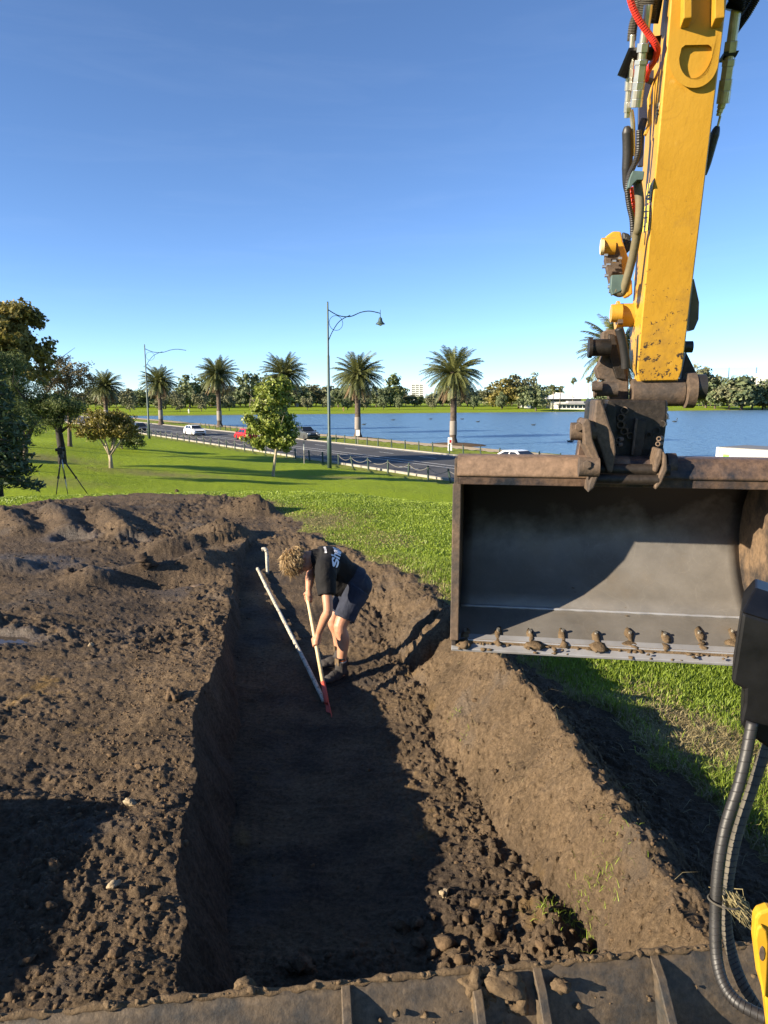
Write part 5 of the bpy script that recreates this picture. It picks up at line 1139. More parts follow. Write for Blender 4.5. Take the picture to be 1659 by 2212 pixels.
mb = MB(); S = [BLs + BD * (L_ * i / 120) + ZU * (.002 + bz(L_ * i / 120) * .5) + BN * (.006 + .003 * math.sin(i * 1.9)) for i in range(121)]; mb.tube(S, [.010 + .003 * math.sin(i * 2.7) + .002 * math.sin(i * 7.1) for i in range(121)], 10); part(mb, 'blade_top_edge', 'mud', bl, smooth=True, label='mud-covered top edge of the dozer blade')
for vx, vy in ((735, 2118), (1143, 2082), (1397, 2063), (1010, 2095)):
    p = atz(vx, vy, .41); q0 = (p - BLs).dot(BD); p = BLs + BD * q0
    mb = MB(); mb.prism([p - BN * .002 + ZU * .004, p - BN * .06 - ZU * .03, p - BN * .30 - ZU * .30, p - BN * .30 - ZU * .6, p - BN * .11 - ZU * .6, p - BN * .10 - ZU * .3, p - BN * .03 - ZU * .04], BD * .028); part(mb, 'rib', 'blade_steel', bl, bevel=.003)
rngm = np.random.default_rng(9)
for i in range(170):
    u_ = L_ * rngm.random(); 
    lowp = rngm.random() < .35; r = .004 + .014 * rngm.random() ** 2; p = BLs + BD * u_ + (BN * .0 + ZU * .012 if not lowp else BN * -.05 - ZU * (.06 + .05 * rngm.random()))
    S = clod_shape(rngm, ICO1[0], .35) * r; mb = MB(); mb.add([p + Vector(q) for q in S], [tuple(t) for t in ICO1[1]]); part(mb, 'mud_clump', 'mud', bl, smooth=True)
for vx, vy, r in ((520, 2135, .032), (1060, 2110, .05), (1090, 2130, .055), (1040, 2150, .05), (1110, 2165, .05), (640, 2165, .03), (1075, 2190, .05), (1020, 2120, .04), (1215, 2130, .03), (655, 2190, .028), (690, 2140, .03)):
    p = atz(vx, vy, .40 - max(0, (vy - 2125)) * .0016); S = clod_shape(rngm, ICO3[0], .28) * r; mb = MB(); mb.add([p + Vector(q) for q in S], [tuple(t) for t in ICO3[1]]); part(mb, 'mud_clump', 'mud', bl, smooth=True)
# ---- black cover and hoses at the right edge
DC = 1.95; pl0 = atd(1600, 1400, DC)
outl = [(1603, 1322), (1592, 1395), (1580, 1470), (1582, 1478), (1607, 1490), (1606, 1520), (1597, 1560), (1612, 1585), (1665, 1622), (1760, 1670), (1790, 1640), (1790, 1380)]
P = [atplane(x, y, pl0, W) for x, y in outl]
VD = Vector((math.sin(R(27)), math.cos(R(27)), 0)); mb = MB(); mb.prism(P, VD * .22); cover = part(mb, 'hose_cover', 'black_plastic', bevel=.010, label='scratched black plastic cover at the right edge')
top = [(1603, 1321), (1790, 1379)]; a, b = [atplane(x, y, pl0, W) for x, y in top]; c = a + VD * .10 + ZU * .045 + U * .03; d_ = b + VD * .10 + ZU * .045 + U * .02; e = c + VD * .12; f = d_ + VD * .12
mb = MB(); a2 = a + VD * .22; b2 = b + VD * .22; mb.add([a, b, d_, c, e, f, b2, a2], [(0, 1, 2, 3), (3, 2, 5, 4), (4, 5, 6, 7), (0, 3, 4, 7), (1, 6, 5, 2)]); part(mb, 'cover_top', 'black_plastic', cover, bevel=.006)
def near_hose(name, pts, deps, r, mat, label):
    S = smoothpts([atd(x, y, d) for (x, y), d in zip(pts, deps)], 90); mb = MB(); mb.tube(S, r, 14); o = part(mb, name, mat, smooth=True, label=label)
    for i in range(2, len(S) - 1, 2):                      # spiral wrap, one thin raised turn at a time
        t = (S[i] - S[i - 1]).normalized(); mb = MB(); n_ = (t + U * .35).normalized(); e1 = n_.cross(W).normalized(); e2 = n_.cross(e1)
        ringp = [S[i] + (e1 * math.cos(q * math.pi / 8) + e2 * math.sin(q * math.pi / 8)) * r * 1.03 for q in range(17)]; mb.tube(ringp, r * .085, 5, caps=False); part(mb, 'wrap_turn', 'black_rubber', o, smooth=True)
    return o
near_hose('hydraulic_hose', [(1625, 1560), (1600, 1680), (1566, 1790), (1550, 1890), (1545, 1990), (1548, 2070), (1565, 2130), (1600, 2170), (1670, 2205)], [1.96, 1.95, 1.94, 1.93, 1.92, 1.9, 1.86, 1.82, 1.78], .0155, 'black_rubber', 'left spiral-wrapped black hose running down to the blade')
near_hose('hydraulic_hose', [(1665, 1590), (1625, 1700), (1590, 1810), (1573, 1900), (1568, 1980), (1578, 2050), (1602, 2120), (1640, 2185)], [2.0, 2.0, 1.99, 1.98, 1.97, 1.95, 1.9, 1.86], .0145, 'rubber_dusty', 'right dusty hose running down to the blade')
mb = MB(); p = atd(1563, 1958, 1.90); ringp = [p + U * (.040 * math.cos(q * math.pi / 10) + .006) + W * (.026 * math.sin(q * math.pi / 10) + .02) - ZU * .006 * math.cos(q * math.pi / 10) for q in range(21)]; mb.tube(ringp, .003, 6, caps=False); part(mb, 'cable_tie', 'rubber_dusty', smooth=True, label='cable tie holding the two hoses')
rngm = np.random.default_rng(12); mb = MB(); p0 = atd(1563, 1925, 1.93)
for i in range(90):
    a = p0 + Vector(rngm.normal(size=3)) * .012 + (U * .03 - ZU * .03) * rngm.random(); dd = (U * (.6 + .5 * rngm.random()) - ZU * (.5 + .8 * rngm.random()) - W * .2 * rngm.random()) * .05 * (.4 + rngm.random()); mb.tube([a, a + dd * .5 + Vector(rngm.normal(size=3)) * .006, a + dd], [.0011, .0011, .0005], 4)
o = mb.build('grass_wisp', M['straw'], None); tag(o, 'wisp of dry yellow grass caught on the black hoses', 'grass')
a_ = o.data.attributes.new('tint', 'FLOAT', 'POINT'); a_.data.foreach_set('value', np.full(len(o.data.vertices), .95, np.float32))
pl1 = atd(1640, 2050, 1.72); P = [atplane(x, y, pl1, W) for x, y in [(1632, 1985), (1640, 1972), (1660, 1965), (1720, 1975), (1720, 2260), (1665, 2260), (1652, 2150), (1640, 2110), (1630, 2030)]]
mb = MB(); mb.prism(P, W * .03); br = part(mb, 'yellow_bracket', 'bracket_yellow', bevel=.006, label='yellow bracket at the lower right corner')
pl2 = pl1 - W * .012; P = [atplane(x, y, pl2, W) for x, y in [(1632, 2030), (1636, 2006), (1646, 2000), (1656, 2012), (1660, 2040), (1658, 2095), (1655, 2150), (1650, 2160), (1640, 2100)]]
mb = MB(); mb.prism(P, W * .012); part(mb, 'bracket_boss', 'bracket_yellow', br, bevel=.004)
P = [atplane(1646 + 6 * math.cos(k * .785), 2060 + 16 * math.sin(k * .785), pl2 - W * .002, W) for k in range(8)]; mb = MB(); mb.prism(P, W * .002); part(mb, 'chipped_spot', 'rust', br)
# ================================================================== PERSON
PK = lambda x, y: (517.6 + .228 * x, 1128.1 + .228 * y)
def J(x, y, d): return atd(*PK(x, y), d)
FZ = hz(-.42, 6.1)
def on_floor(x, y):
    z = -.38
    for _ in range(3):
        p = atz(*PK(x, y), z); z = hz(p.x, p.y)
    return atz(*PK(x, y), z)
fn = on_floor(930, 1500); ff = on_floor(905, 1378)
def dpt(p): q = p - CAMP; return q.y * math.cos(TH) - q.z * math.sin(TH)
dn = dpt(fn); df = dpt(ff)
PERS = thing('person', (fn.x, fn.y, fn.z), 'person in black T-shirt and navy shorts bending over a shovel in the trench', 'person')
FWD = Vector((-.96, -.28, 0)).normalized(); LEFT = Vector((-FWD.y, FWD.x, 0))     # LEFT points to the camera side
if LEFT.y > 0: LEFT = -LEFT
sk = dict(
    ankN=J(962, 1385, dn + .01), kneeN=J(955, 985, dn - .05), hipN=J(1115, 640, dn + .03),
    ankF=J(950, 1300, df + .02), kneeF=J(893, 930, df - .02), hipF=J(1060, 600, df + .02),
    pel=J(1110, 560, (dn + df) / 2 + .03), waist=J(985, 470, (dn + df) / 2 - .01), chest=J(860, 365, (dn + df) / 2 - .06), neck=J(715, 330, (dn + df) / 2 - .10),
    shN=J(812, 465, dn - .22), shF=J(720, 360, df + .06))
dN = dpt(sk['chest'])
shov_top = J(640, 690, dN + .03); tip = on_floor(852, 1835) + Vector((0, 0, -.02))
HA = (tip - shov_top).normalized()
def on_handle(y):                      # point of the handle at the given height in the close-up
    best = min((i / 400 for i in range(401)), key=lambda f: abs(PKinv(shov_top.lerp(tip, f)) - y)); return shov_top.lerp(tip, best)
def PKinv(p):
    q = p - CAMP; d = dpt(p); b = (q.y * math.sin(TH) + q.z * math.cos(TH)) / d; return (CY - FV * b - 1128.1) / .228
hN = on_handle(1135); hF = on_handle(725)
elN = J(838, 835, dn - .30); elF = J(668, 520, dpt(hF) + .05)
wrN = hN + (elN - hN).normalized() * .085 + HA * -.01; wrF = hF + (elF - hF).normalized() * .075
def limb(mb, pts, rad, n=14, ell=None): mb.tube(smoothpts(pts, 4 * (len(pts) - 1)), list(np.interp(np.linspace(0, len(rad) - 1, 4 * (len(pts) - 1) + 1), range(len(rad)), rad)), n)
def grip(mb, c, wrist, side):
    pd = (wrist - c); pd = (pd - HA * pd.dot(HA)); pd = pd.normalized(); sd_ = HA.cross(pd).normalized() * side; hr = .017
    palm = c + pd * .026; mb.ellip(palm, (.022, .036, .046), (pd, sd_, HA), 12, 8)
    limb(mb, [wrist, wrist.lerp(palm, .5), palm], [.027, .03, .03])
    for k, (off, rf, ln) in enumerate(((-.033, .0095, 215), (-.011, .0100, 225), (.011, .0098, 220), (.031, .0085, 200))):
        P = []
        for a in range(0, ln, 25):
            an = R(a + 15); rr_ = hr + .009; P.append(c + HA * (off + .002 * math.sin(an)) + (pd * math.cos(an) + sd_ * math.sin(an)) * (rr_ + .006 * max(0, math.cos(an))))
        mb.tube(P, [rf * (1.12 - .25 * i / len(P)) for i in range(len(P))], 8)
    P = [palm - HA * .02 - sd_ * .012, c - HA * .045 - sd_ * .024 + pd * .012, c - HA * .052 - sd_ * .02 - pd * .012, c - HA * .045 - sd_ * .004 - pd * .026]; mb.tube(smoothpts(P, 8), [.012] * 4 + [.0105] * 3 + [.009] * 2, 8)
def remesh_obj(mb, name, mat, vox, parent, smooth_it=4, label=None):
    me = mb.mesh(name, mat, True, parent.location); o = link(name, me, parent)
    m = o.modifiers.new('r', 'REMESH'); m.mode = 'VOXEL'; m.voxel_size = vox; m.use_smooth_shade = True
    s_ = o.modifiers.new('s', 'SMOOTH'); s_.factor = .5; s_.iterations = smooth_it
    dg = bpy.context.evaluated_depsgraph_get(); me2 = bpy.data.meshes.new_from_object(o.evaluated_get(dg)); o.modifiers.clear(); o.data = me2; me2.name = name
    if not me2.materials: me2.materials.append(mat)
    me2.shade_smooth()
    if label: o['label'] = label
    return o
def skin_mat():
    m = NT('skin'); m.set(Base_Color=m.ramp(m.noise(9, 4), [(.3, (.35, .165, .095)), (.7, (.45, .225, .135))]), Roughness=.5, Subsurface_Weight=.08, Specular_IOR_Level=.4)
    m.inp(m.b, 'Subsurface Radius', (.02, .008, .005)); m.bump(m.noise(120, 3), .12, .002); return m.m
M['skin'] = skin_mat()
def cloth_mat(name, c, var=.25):
    m = NT(name); m.set(Base_Color=m.ramp(m.noise(12, 4), [(.3, tuple(x * (1 - var) for x in c)), (.7, tuple(x * (1 + var) for x in c))]), Roughness=.85, Specular_IOR_Level=.25)
    b = m.bump(m.noise(5, 4, .6, dist=1.2), .6, .03); m.bump(m.noise(400, 2), .2, .001, b); return m.m
M['tshirt'] = cloth_mat('black_cotton', (.0085, .008, .0085)); M['shorts'] = cloth_mat('navy_cotton', (.022, .026, .042)); M['boot'] = cloth_mat('scuffed_leather', (.05, .045, .042), .5); M['sole'] = simple('boot_sole', (.02, .018, .017), .8)
M['sock'] = cloth_mat('black_sock', (.02, .02, .022)); M['sock_orange'] = simple('orange_stripe', (.65, .16, .04), .8); M['sock_white'] = simple('white_stripe', (.6, .52, .45), .8)
M['print'] = simple('white_print', (.74, .74, .78), .7, 0, .05)
# ---- body: one continuous skin
mb = MB()
limb(mb, [sk['hipN'], sk['hipN'].lerp(sk['kneeN'], .5) , sk['kneeN'], sk['kneeN'].lerp(sk['ankN'], .32) - FWD * .022, sk['kneeN'].lerp(sk['ankN'], .7) - FWD * .008, sk['ankN'], sk['ankN'] - Vector((0, 0, .06))], [.092, .078, .058, .058, .044, .036, .04])
limb(mb, [sk['hipF'], sk['hipF'].lerp(sk['kneeF'], .5), sk['kneeF'], sk['kneeF'].lerp(sk['ankF'], .32) - FWD * .022, sk['kneeF'].lerp(sk['ankF'], .7) - FWD * .008, sk['ankF'], sk['ankF'] - Vector((0, 0, .06))], [.092, .078, .058, .058, .044, .036, .04])
mb.ellip(sk['kneeN'] + FWD * .018, (.045, .045, .05)); mb.ellip(sk['kneeF'] + FWD * .018, (.045, .045, .05))
spine = [sk['pel'], sk['waist'], sk['chest'], sk['neck']]
SP = smoothpts(spine, 12); SW = np.interp(np.linspace(0, 3, 13), [0, 1, 2, 3], [.165, .150, .185, .10]); SDp = np.interp(np.linspace(0, 3, 13), [0, 1, 2, 3], [.115, .100, .115, .075])
def torso_ring(i, grow, nseg=24, sag=0.0):
    t = (SP[min(i + 1, 12)] - SP[max(i - 1, 0)]).normalized(); lat = (LEFT - t * LEFT.dot(t)).normalized(); dor = t.cross(lat); dor = dor if dor.z > 0 else -dor
    out_ = []
    for q in range(nseg):
        a = 2 * math.pi * q / nseg; ca, sa = math.cos(a), math.sin(a); hang = sag * max(0, -sa) ** 2
        out_.append(SP[i] + lat * (SW[i] + grow) * (abs(ca) ** .8) * (1 if ca > 0 else -1) + dor * ((SDp[i] + grow) * (abs(sa) ** .9) * (1 if sa > 0 else -1) - hang))
    return out_
def torso(mb, grow, i0=0, i1=12, sag=None):
    vs = []; k = i1 - i0 + 1
    for i in range(i0, i1 + 1): vs += torso_ring(i, grow, 24, sag[i] if sag else 0)
    mb.add(vs, [(i * 24 + q, i * 24 + (q + 1) % 24, (i + 1) * 24 + (q + 1) % 24, (i + 1) * 24 + q) for i in range(k - 1) for q in range(24)] + [tuple(range(24))[::-1], tuple((k - 1) * 24 + q for q in range(24))])
torso(mb, -.012)
mb.ellip(sk['hipN'].lerp(sk['hipF'], .5), (.12, .13, .11))
limb(mb, [sk['shN'].lerp(sk['chest'], .3), sk['shN'], sk['shN'].lerp(elN, .5), elN, elN.lerp(wrN, .35), wrN], [.07, .06, .047, .041, .041, .027])
limb(mb, [sk['shF'].lerp(sk['chest'], .3), sk['shF'], sk['shF'].lerp(elF, .5), elF, elF.lerp(wrF, .35), wrF], [.07, .06, .047, .041, .039, .027])
grip(mb, hN, wrN, 1); grip(mb, hF, wrF, -1)
# head: crown points left and a little down, face points down
HC = J(560, 364, dpt(sk['neck']) - .05); HUP = (Vector((-.93, -.30, .10))).normalized(); HF_ = Vector((-.16, -.52, -.84)); HF_ = (HF_ - HUP * HF_.dot(HUP)).normalized(); HL = HUP.cross(HF_).normalized()
if HL.y > 0: HL = -HL
hd = lambda u, f, l: HC + (HUP * u + HF_ * f + HL * l) * .93
mb.ellip(hd(.02, -.008, 0), (.078, .098, .108), (HL, HF_, HUP), 20, 14)
mb.ellip(hd(-.055, .035, 0), (.058, .062, .07), (HL, HF_, HUP), 16, 10)           # jaw and cheeks
mb.ellip(hd(-.105, .062, 0), (.024, .022, .02), (HL, HF_, HUP), 10, 8)            # chin
mb.tube([hd(.012, .094, 0), hd(-.018, .108, 0), hd(-.038, .118, 0)], [.009, .012, .0145], 8)
for sg in (-1, 1):
    mb.ellip(hd(-.04, .104, sg * .011), (.009, .009, .008), (HL, HF_, HUP), 8, 6); mb.ellip(hd(.022, .084, sg * .032), (.026, .012, .008), (HL, HF_, HUP), 8, 6)
    mb.ellip(hd(-.035, .07, sg * .04), (.022, .02, .022), (HL, HF_, HUP), 8, 6)
    mb.ellip(hd(-.018, -.012, sg * .082), (.010, .020, .033), (HL, HF_, HUP), 10, 8)
mb.ellip(hd(-.068, .094, 0), (.024, .009, .006), (HL, HF_, HUP), 8, 6); mb.ellip(hd(-.08, .090, 0), (.02, .010, .006), (HL, HF_, HUP), 8, 6)
limb(mb, [sk['chest'].lerp(sk['neck'], .6), sk['neck'], hd(-.06, -.03, 0)], [.075, .06, .056])
body = remesh_obj(mb, 'body', M['skin'], .0062, PERS, 3)
for sg in (-1, 1):
    e = MB(); e.ellip(hd(.004, .083, sg * .032), (.012, .009, .007), (HL, HF_, HUP), 10, 8); e.build('eye', M['black_ink'], PERS, True)
    e = MB(); e.tube(smoothpts([hd(.020, .096, sg * .014), hd(.026, .095, sg * .034), hd(.018, .082, sg * .052)], 8), [.004] * 9, 6); e.build('eyebrow', M['mud'], PERS, True)
e = MB(); e.tube([hd(-.074, .098, -.02), hd(-.0735, .1035, 0), hd(-.074, .098, .02)], [.0025, .004, .0025], 6); e.build('mouth', M['red_wrap'] if False else M['brick'], PERS, True)
# ---- hair: many curved locks over the skull
def hair_mat():
    m = NT('hair'); m.set(Base_Color=m.ramp(m.attr('tint'), [(0, (.10, .058, .024)), (.5, (.24, .15, .062)), (1, (.46, .33, .16))]), Roughness=.45, Specular_IOR_Level=.5); return m.m
M['hair'] = hair_mat()
rng = np.random.default_rng(4); hm = MB(); tints = []
for i in range(2600):
    th_ = rng.random() * 6.283; ph = math.acos(1 - 1.15 * rng.random()); u_ = math.cos(ph); r_ = math.sin(ph); fdir = math.cos(th_) * r_; ldir = math.sin(th_) * r_
    if (fdir > .70 and u_ < .35) or (fdir > .15 and u_ < .18): continue
    root = hd(.028 + .106 * u_, -.010 + .097 * fdir, .078 * ldir); nrm = (HUP * u_ + HF_ * fdir + HL * ldir).normalized()
    flow = (HF_ * (.7 + .5 * rng.random()) + HL * (ldir * 1.1 + .35 * rng.normal()) - HUP * (.55 if u_ < .5 else .05)); flow = flow - nrm * flow.dot(nrm); flow = flow.normalized() if flow.length > 1e-4 else HL
    ln = .04 + .04 * rng.random() + (.02 * rng.random() if fdir > .1 else 0); flow = (flow + Vector(rng.normal(size=3)) * .28).normalized(); grav = Vector((0, 0, -1)); p1 = root + flow * ln * .4 + nrm * (.009 + .010 * rng.random()); p2 = root + flow * ln * .8 + nrm * (.006 + .012 * rng.random()) + grav * .010; p3 = root + flow * ln * 1.1 + nrm * (.002 + .012 * rng.random()) + grav * .014 + Vector(rng.normal(size=3)) * .012
    b0 = len(hm.v); hm.tube([root - nrm * .006, p1, p2, p3], [.0026, .0030, .0022, .0005], 4); tints += [float(np.clip(.5 + .27 * rng.normal(), 0, 1))] * (len(hm.v) - b0)
n0 = len(hm.v); hm.ellip(hd(.042, -.030, 0), (.081, .088, .098), (HL, HF_, HUP), 18, 12); tints += [.1] * (len(hm.v) - n0)
hair = hm.build('hair', M['hair'], PERS, True, org=PERS.location); a_ = hair.data.attributes.new('tint', 'FLOAT', 'POINT'); a_.data.foreach_set('value', np.array(tints, np.float32)); hair['label'] = 'tousled dark blond hair'
# ---- T-shirt
mb = MB(); sag = [0.0, .05, .09, .115, .125, .12, .11, .09, .07, .045, .02, 0, 0]
torso(mb, .016, 1, 11, sag); mb.ellip(sk['neck'].lerp(sk['chest'], .35), (.10, .115, .085), None, 14, 10); mb.ellip(sk['neck'].lerp(sk['chest'], .05), (.075, .085, .075), None, 14, 10)
for sh, el_, lenf in ((sk['shN'], elN, .62), (sk['shF'], elF, .55)):
    e_ = sh.lerp(el_, lenf); limb(mb, [sh.lerp(sk['chest'], .55), sh.lerp(sk['chest'], .15), sh.lerp(el_, .2), sh.lerp(el_, .42), e_], [.115, .102, .090, .084, .079])
sh_o = remesh_obj(mb, 'tshirt', M['tshirt'], .010, PERS, 4, 'black T-shirt with white lettering across the shoulders')
tx = sh_o.modifiers.new('folds', 'DISPLACE'); ct_ = bpy.data.textures.new('folds', 'CLOUDS'); ct_.noise_scale = .11; ct_.noise_depth = 2; tx.texture = ct_; tx.strength = .024; tx.mid_level = .5; tx.texture_coords = 'LOCAL'
# lettering wraps over the back
from mathutils.bvhtree import BVHTree
dg = bpy.context.evaluated_depsgraph_get(); bv = BVHTree.FromObject(sh_o, dg)
def back_pt(a, l):                      # a: angle across the back (deg, 0 = top ridge, + towards camera), l: metres up the spine from the shoulder blades
    i = 8.6 + l / .045; i = max(0, min(11.9, i)); j = int(i); f = i - j; c = SP[j].lerp(SP[min(j + 1, 12)], f); t = (SP[min(j + 1, 12)] - SP[j]).normalized(); lat = (LEFT - t * LEFT.dot(t)).normalized(); dor = t.cross(lat); dor = dor if dor.z > 0 else -dor
    dv = dor * math.cos(R(a)) + lat * math.sin(R(a)); o_ = c + dv * .6 - PERS.location; hit = bv.ray_cast(o_, -dv); return (hit[0] + hit[1] * .004) if hit[0] else c + dv * .15 - PERS.location
def text_mesh(body_, size, bold=.0):
    cu = bpy.data.curves.new('t', 'FONT'); cu.body = body_; cu.size = size; cu.offset = bold; cu.resolution_u = 3; o_ = bpy.data.objects.new('t', cu); COL.objects.link(o_); bpy.context.view_layer.update()
    me = bpy.data.meshes.new_from_object(o_.evaluated_get(bpy.context.evaluated_depsgraph_get())); bpy.data.objects.remove(o_)
    bm = bmesh.new(); bm.from_mesh(me); bmesh.ops.triangulate(bm, faces=bm.faces); bmesh.ops.subdivide_edges(bm, edges=[e for e in bm.edges if e.calc_length() > .12], cuts=2); bm.to_mesh(me); bm.free(); return me
me = text_mesh('Shayn', 1.0, .03); xs = [v.co.x for v in me.vertices]; x0, x1 = min(xs), max(xs)
for v in me.vertices:
    a = 90 - (v.co.x - x0) / (x1 - x0) * 88; l = -.03 + v.co.y * .085; v.co = back_pt(a, l)
me.materials.append(M['print']); lt_ = link('lettering', me, sh_o); lt_['label'] = 'large white lettering across the back of the shirt'
mbp = MB()
for k in range(9):
    a = 62 - 6.2 * k; P = [back_pt(a, .062), back_pt(a - 3.4, .062), back_pt(a - 3.4, .076), back_pt(a, .076)]; mbp.add(P, [(0, 1, 2, 3)])
o_ = link('small_print', mbp.mesh('small_print', M['print'], False, (0, 0, 0)), sh_o); o_['label'] = 'row of small white marks above the lettering'
# ---- shorts
mb = MB(); torso(mb, .018, 0, 3); mb.ellip(sk['hipN'].lerp(sk['hipF'], .5) - FWD * .025 + Vector((0, 0, .02)), (.14, .175, .13), (FWD, LEFT, Vector((0, 0, 1))), 16, 10)
for hp_, kn in ((sk['hipN'], sk['kneeN']), (sk['hipF'], sk['kneeF'])):
    limb(mb, [hp_ - FWD * .01, hp_.lerp(kn, .3), hp_.lerp(kn, .55), hp_.lerp(kn, .80)], [.118, .108, .102, .100])
sho = remesh_obj(mb, 'shorts', M['shorts'], .010, PERS, 4, 'navy work shorts'); tx = sho.modifiers.new('folds', 'DISPLACE'); tx.texture = ct_; tx.strength = .016; tx.mid_level = .5; tx.texture_coords = 'LOCAL'
# ---- socks, boots
def boot(ank, foot, toe_dir, tall=.13, vis=True):
    g = foot.z; td = Vector((toe_dir.x, toe_dir.y, 0)).normalized(); sdv = Vector((-td.y, td.x, 0)); a = Vector((ank.x, ank.y, 0)); mb = MB()
    def sect(f, w_, h, zc): return [(a + td * f + sdv * (w_ * math.cos(R(q * 30))) + Vector((0, 0, g + zc + h * math.sin(R(q * 30))))) for q in range(12)]
    mb.tube([Vector((ank.x, ank.y, g + .17)), Vector((ank.x, ank.y, g + .11)), a + td * .005 + Vector((0, 0, g + .06))], [.056, .055, .056], 14)
    mb.ellip(a - td * .030 + Vector((0, 0, g + .045)), (.052, .042, .05), (td, sdv, Vector((0, 0, 1))), 14, 8)
    mb.ellip(a + td * .07 + Vector((0, 0, g + .055)), (.09, .047, .052), (td, sdv, Vector((0, 0, 1))), 14, 8); mb.ellip(a + td * .145 + Vector((0, 0, g + .045)), (.062, .050, .040), (td, sdv, Vector((0, 0, 1))), 14, 8)
    o = remesh_obj(mb, 'boot', M['boot'], .007, PERS, 2); mb = MB(); pts = []
    for q in range(20):
        an = 2 * math.pi * q / 20; f = .065 + .142 * math.cos(an); w_ = (.044 + .010 * math.cos(an)) * math.sin(an); pts.append(a + td * f + sdv * w_ + Vector((0, 0, g - .012)))
    mb.prism(pts, (0, 0, .03)); mb.build('sole', M['sole'], o, org=PERS.location)
    mb = MB(); c = a + td * .048 + Vector((0, 0, g + .175)); mb.box(c, (.012, .05, .06), (td, sdv, Vector((0, 0, 1)))); mb.build('pull_tab', M['mud'], o, org=PERS.location)
    mb = MB(); mb.tube([Vector((ank.x, ank.y, g + .12)), ank.lerp(Vector((ank.x, ank.y, ank.z + .14)), .75)], [.047, .045], 14); so_ = mb.build('sock', M['sock'], PERS, True)
    tp = ank.lerp(Vector((ank.x, ank.y, ank.z + .14)), .75)
    for k, mt in enumerate(('sock_orange', 'sock_white', 'sock_orange')):
        mb = MB(); z0 = tp.z - .028 - .013 * k; mb.lathe((ank.x, ank.y, z0), [(.0465, 0), (.0475, .002), (.0475, .007), (.0465, .009)], n=16); mb.build('stripe', M[mt], so_, True, org=PERS.location)
boot(sk['ankN'], fn, J(850, 1530, dn - .08) - sk['ankN']); boot(sk['ankF'], ff, J(790, 1360, df - .02) - sk['ankF'])
# ================================================================== SHOVEL, PIPES, TRIPOD
M['wood'] = simple('ash_wood', (.52, .40, .22), .6, 0, .2, 30); M['red_steel'] = simple('faded_red_paint', (.55, .085, .055), .6, 0, .2, 14); M['pvc'] = None
SH = thing('shovel', tuple(tip), 'wooden-handled shovel with red socket and blade pushed into the trench floor', 'shovel')
LH = (tip - shov_top).length; red0 = on_handle(1512); f0 = (red0 - shov_top).length
mb = MB(); mb.tube([shov_top - HA * .03, shov_top, shov_top.lerp(red0, .5), red0 + HA * .04], [.015, .0165, .0165, .0165], 14); mb.build('handle', M['wood'], SH, True)
sdv = (HA.cross(Vector((0, 0, 1))).normalized() * .35 + HA.cross(HA.cross(Vector((0, 0, 1)))).normalized() * .94).normalized(); nv = sdv.cross(HA).normalized()
mb = MB(); mb.tube([red0, red0.lerp(tip, .35), red0.lerp(tip, .6)], [.0185, .020, .0195], 14); mb.build('socket', M['red_steel'], SH, True)
mb = MB(); b0 = red0.lerp(tip, .55); b1 = tip + HA * .10; rows_ = 8; vs = []
for i in range(rows_ + 1):
    f = i / rows_; wv_ = [.019, .024, .030, .034, .036, .036, .034, .028, .012][i]; c = b0.lerp(b1, f)
    for q in range(7): s_ = -1 + q / 3; vs.append(c + sdv * (s_ * wv_) - nv * (.022 * (1 - s_ * s_)))
mb.add(vs, [(i * 7 + q, i * 7 + q + 1, (i + 1) * 7 + q + 1, (i + 1) * 7 + q) for i in range(rows_) for q in range(6)]); o = mb.build('blade', M['red_steel'], SH, True); so = o.modifiers.new('t', 'SOLIDIFY'); so.thickness = .003
# pipes
def pvc_mat():
    m = NT('old_pvc'); f = m.noise(28, 6, .75); m.set(Base_Color=m.ramp(f, [(.46, (.44, .41, .33)), (.58, (.30, .26, .20)), (.62, (.04, .03, .022))]), Roughness=.5); return m.m
M['pvc'] = pvc_mat()
def floor_pts(vpts, lift):
    out_ = []
    for vx, vy in vpts:
        z = -.3
        for _ in range(4): p = atz(vx, vy, z); z = hz(p.x, p.y) + lift
        out_.append(atz(vx, vy, z))
    return out_
PP = floor_pts([(558, 1233), (600, 1288), (640, 1370), (672, 1440), (700, 1510)], .035)
a, b = PP[0], PP[-1]; mid = [a.lerp(b, k / 6) for k in range(7)]; lift_ = max(0, max(hz(p.x, p.y) + .024 - p.z for p in mid)); mid = [p + Vector((0, 0, lift_ * .8)) for p in mid]; mid[-1].z -= .02; mid[0].z += .01
PI_ = thing('white_pipe', tuple(mid[-1]), 'long dirty white pipe lying along the trench floor', 'pipe'); mb = MB(); mb.tube(smoothpts(mid, 30), .019, 14); mb.build('pipe', M['pvc'], PI_, True)
mb = MB(); mb.tube([mid[1], mid[1].lerp(mid[2], .12)], .023, 14); mb.build('joint_collar', M['pvc'], PI_, True); mb = MB(); dv = (mid[0] - mid[1]).normalized(); mb.tube([mid[0], mid[0] + dv * .06], .022, 14); mb.build('end_collar', M['pvc'], PI_, True)
dp_ = dpt(mid[0]); P = [atd(578, 1232, dp_), atd(577, 1215, dp_), atd(576, 1190, dp_), atd(572, 1186, dp_), atd(566, 1187, dp_)]
zb = hz(P[0].x, P[0].y); E_ = thing('elbow_pipe', (P[0].x, P[0].y, zb), 'short upright white pipe with an elbow at the end of the trench', 'pipe'); mb = MB(); mb.tube([Vector((P[0].x, P[0].y, zb - .05))] + P[:3], .021, 12); mb.build('riser', M['pvc'], E_, True); mb = MB(); mb.tube(smoothpts(P[2:], 8), .026, 12); mb.build('elbow', M['pvc'], E_, True)
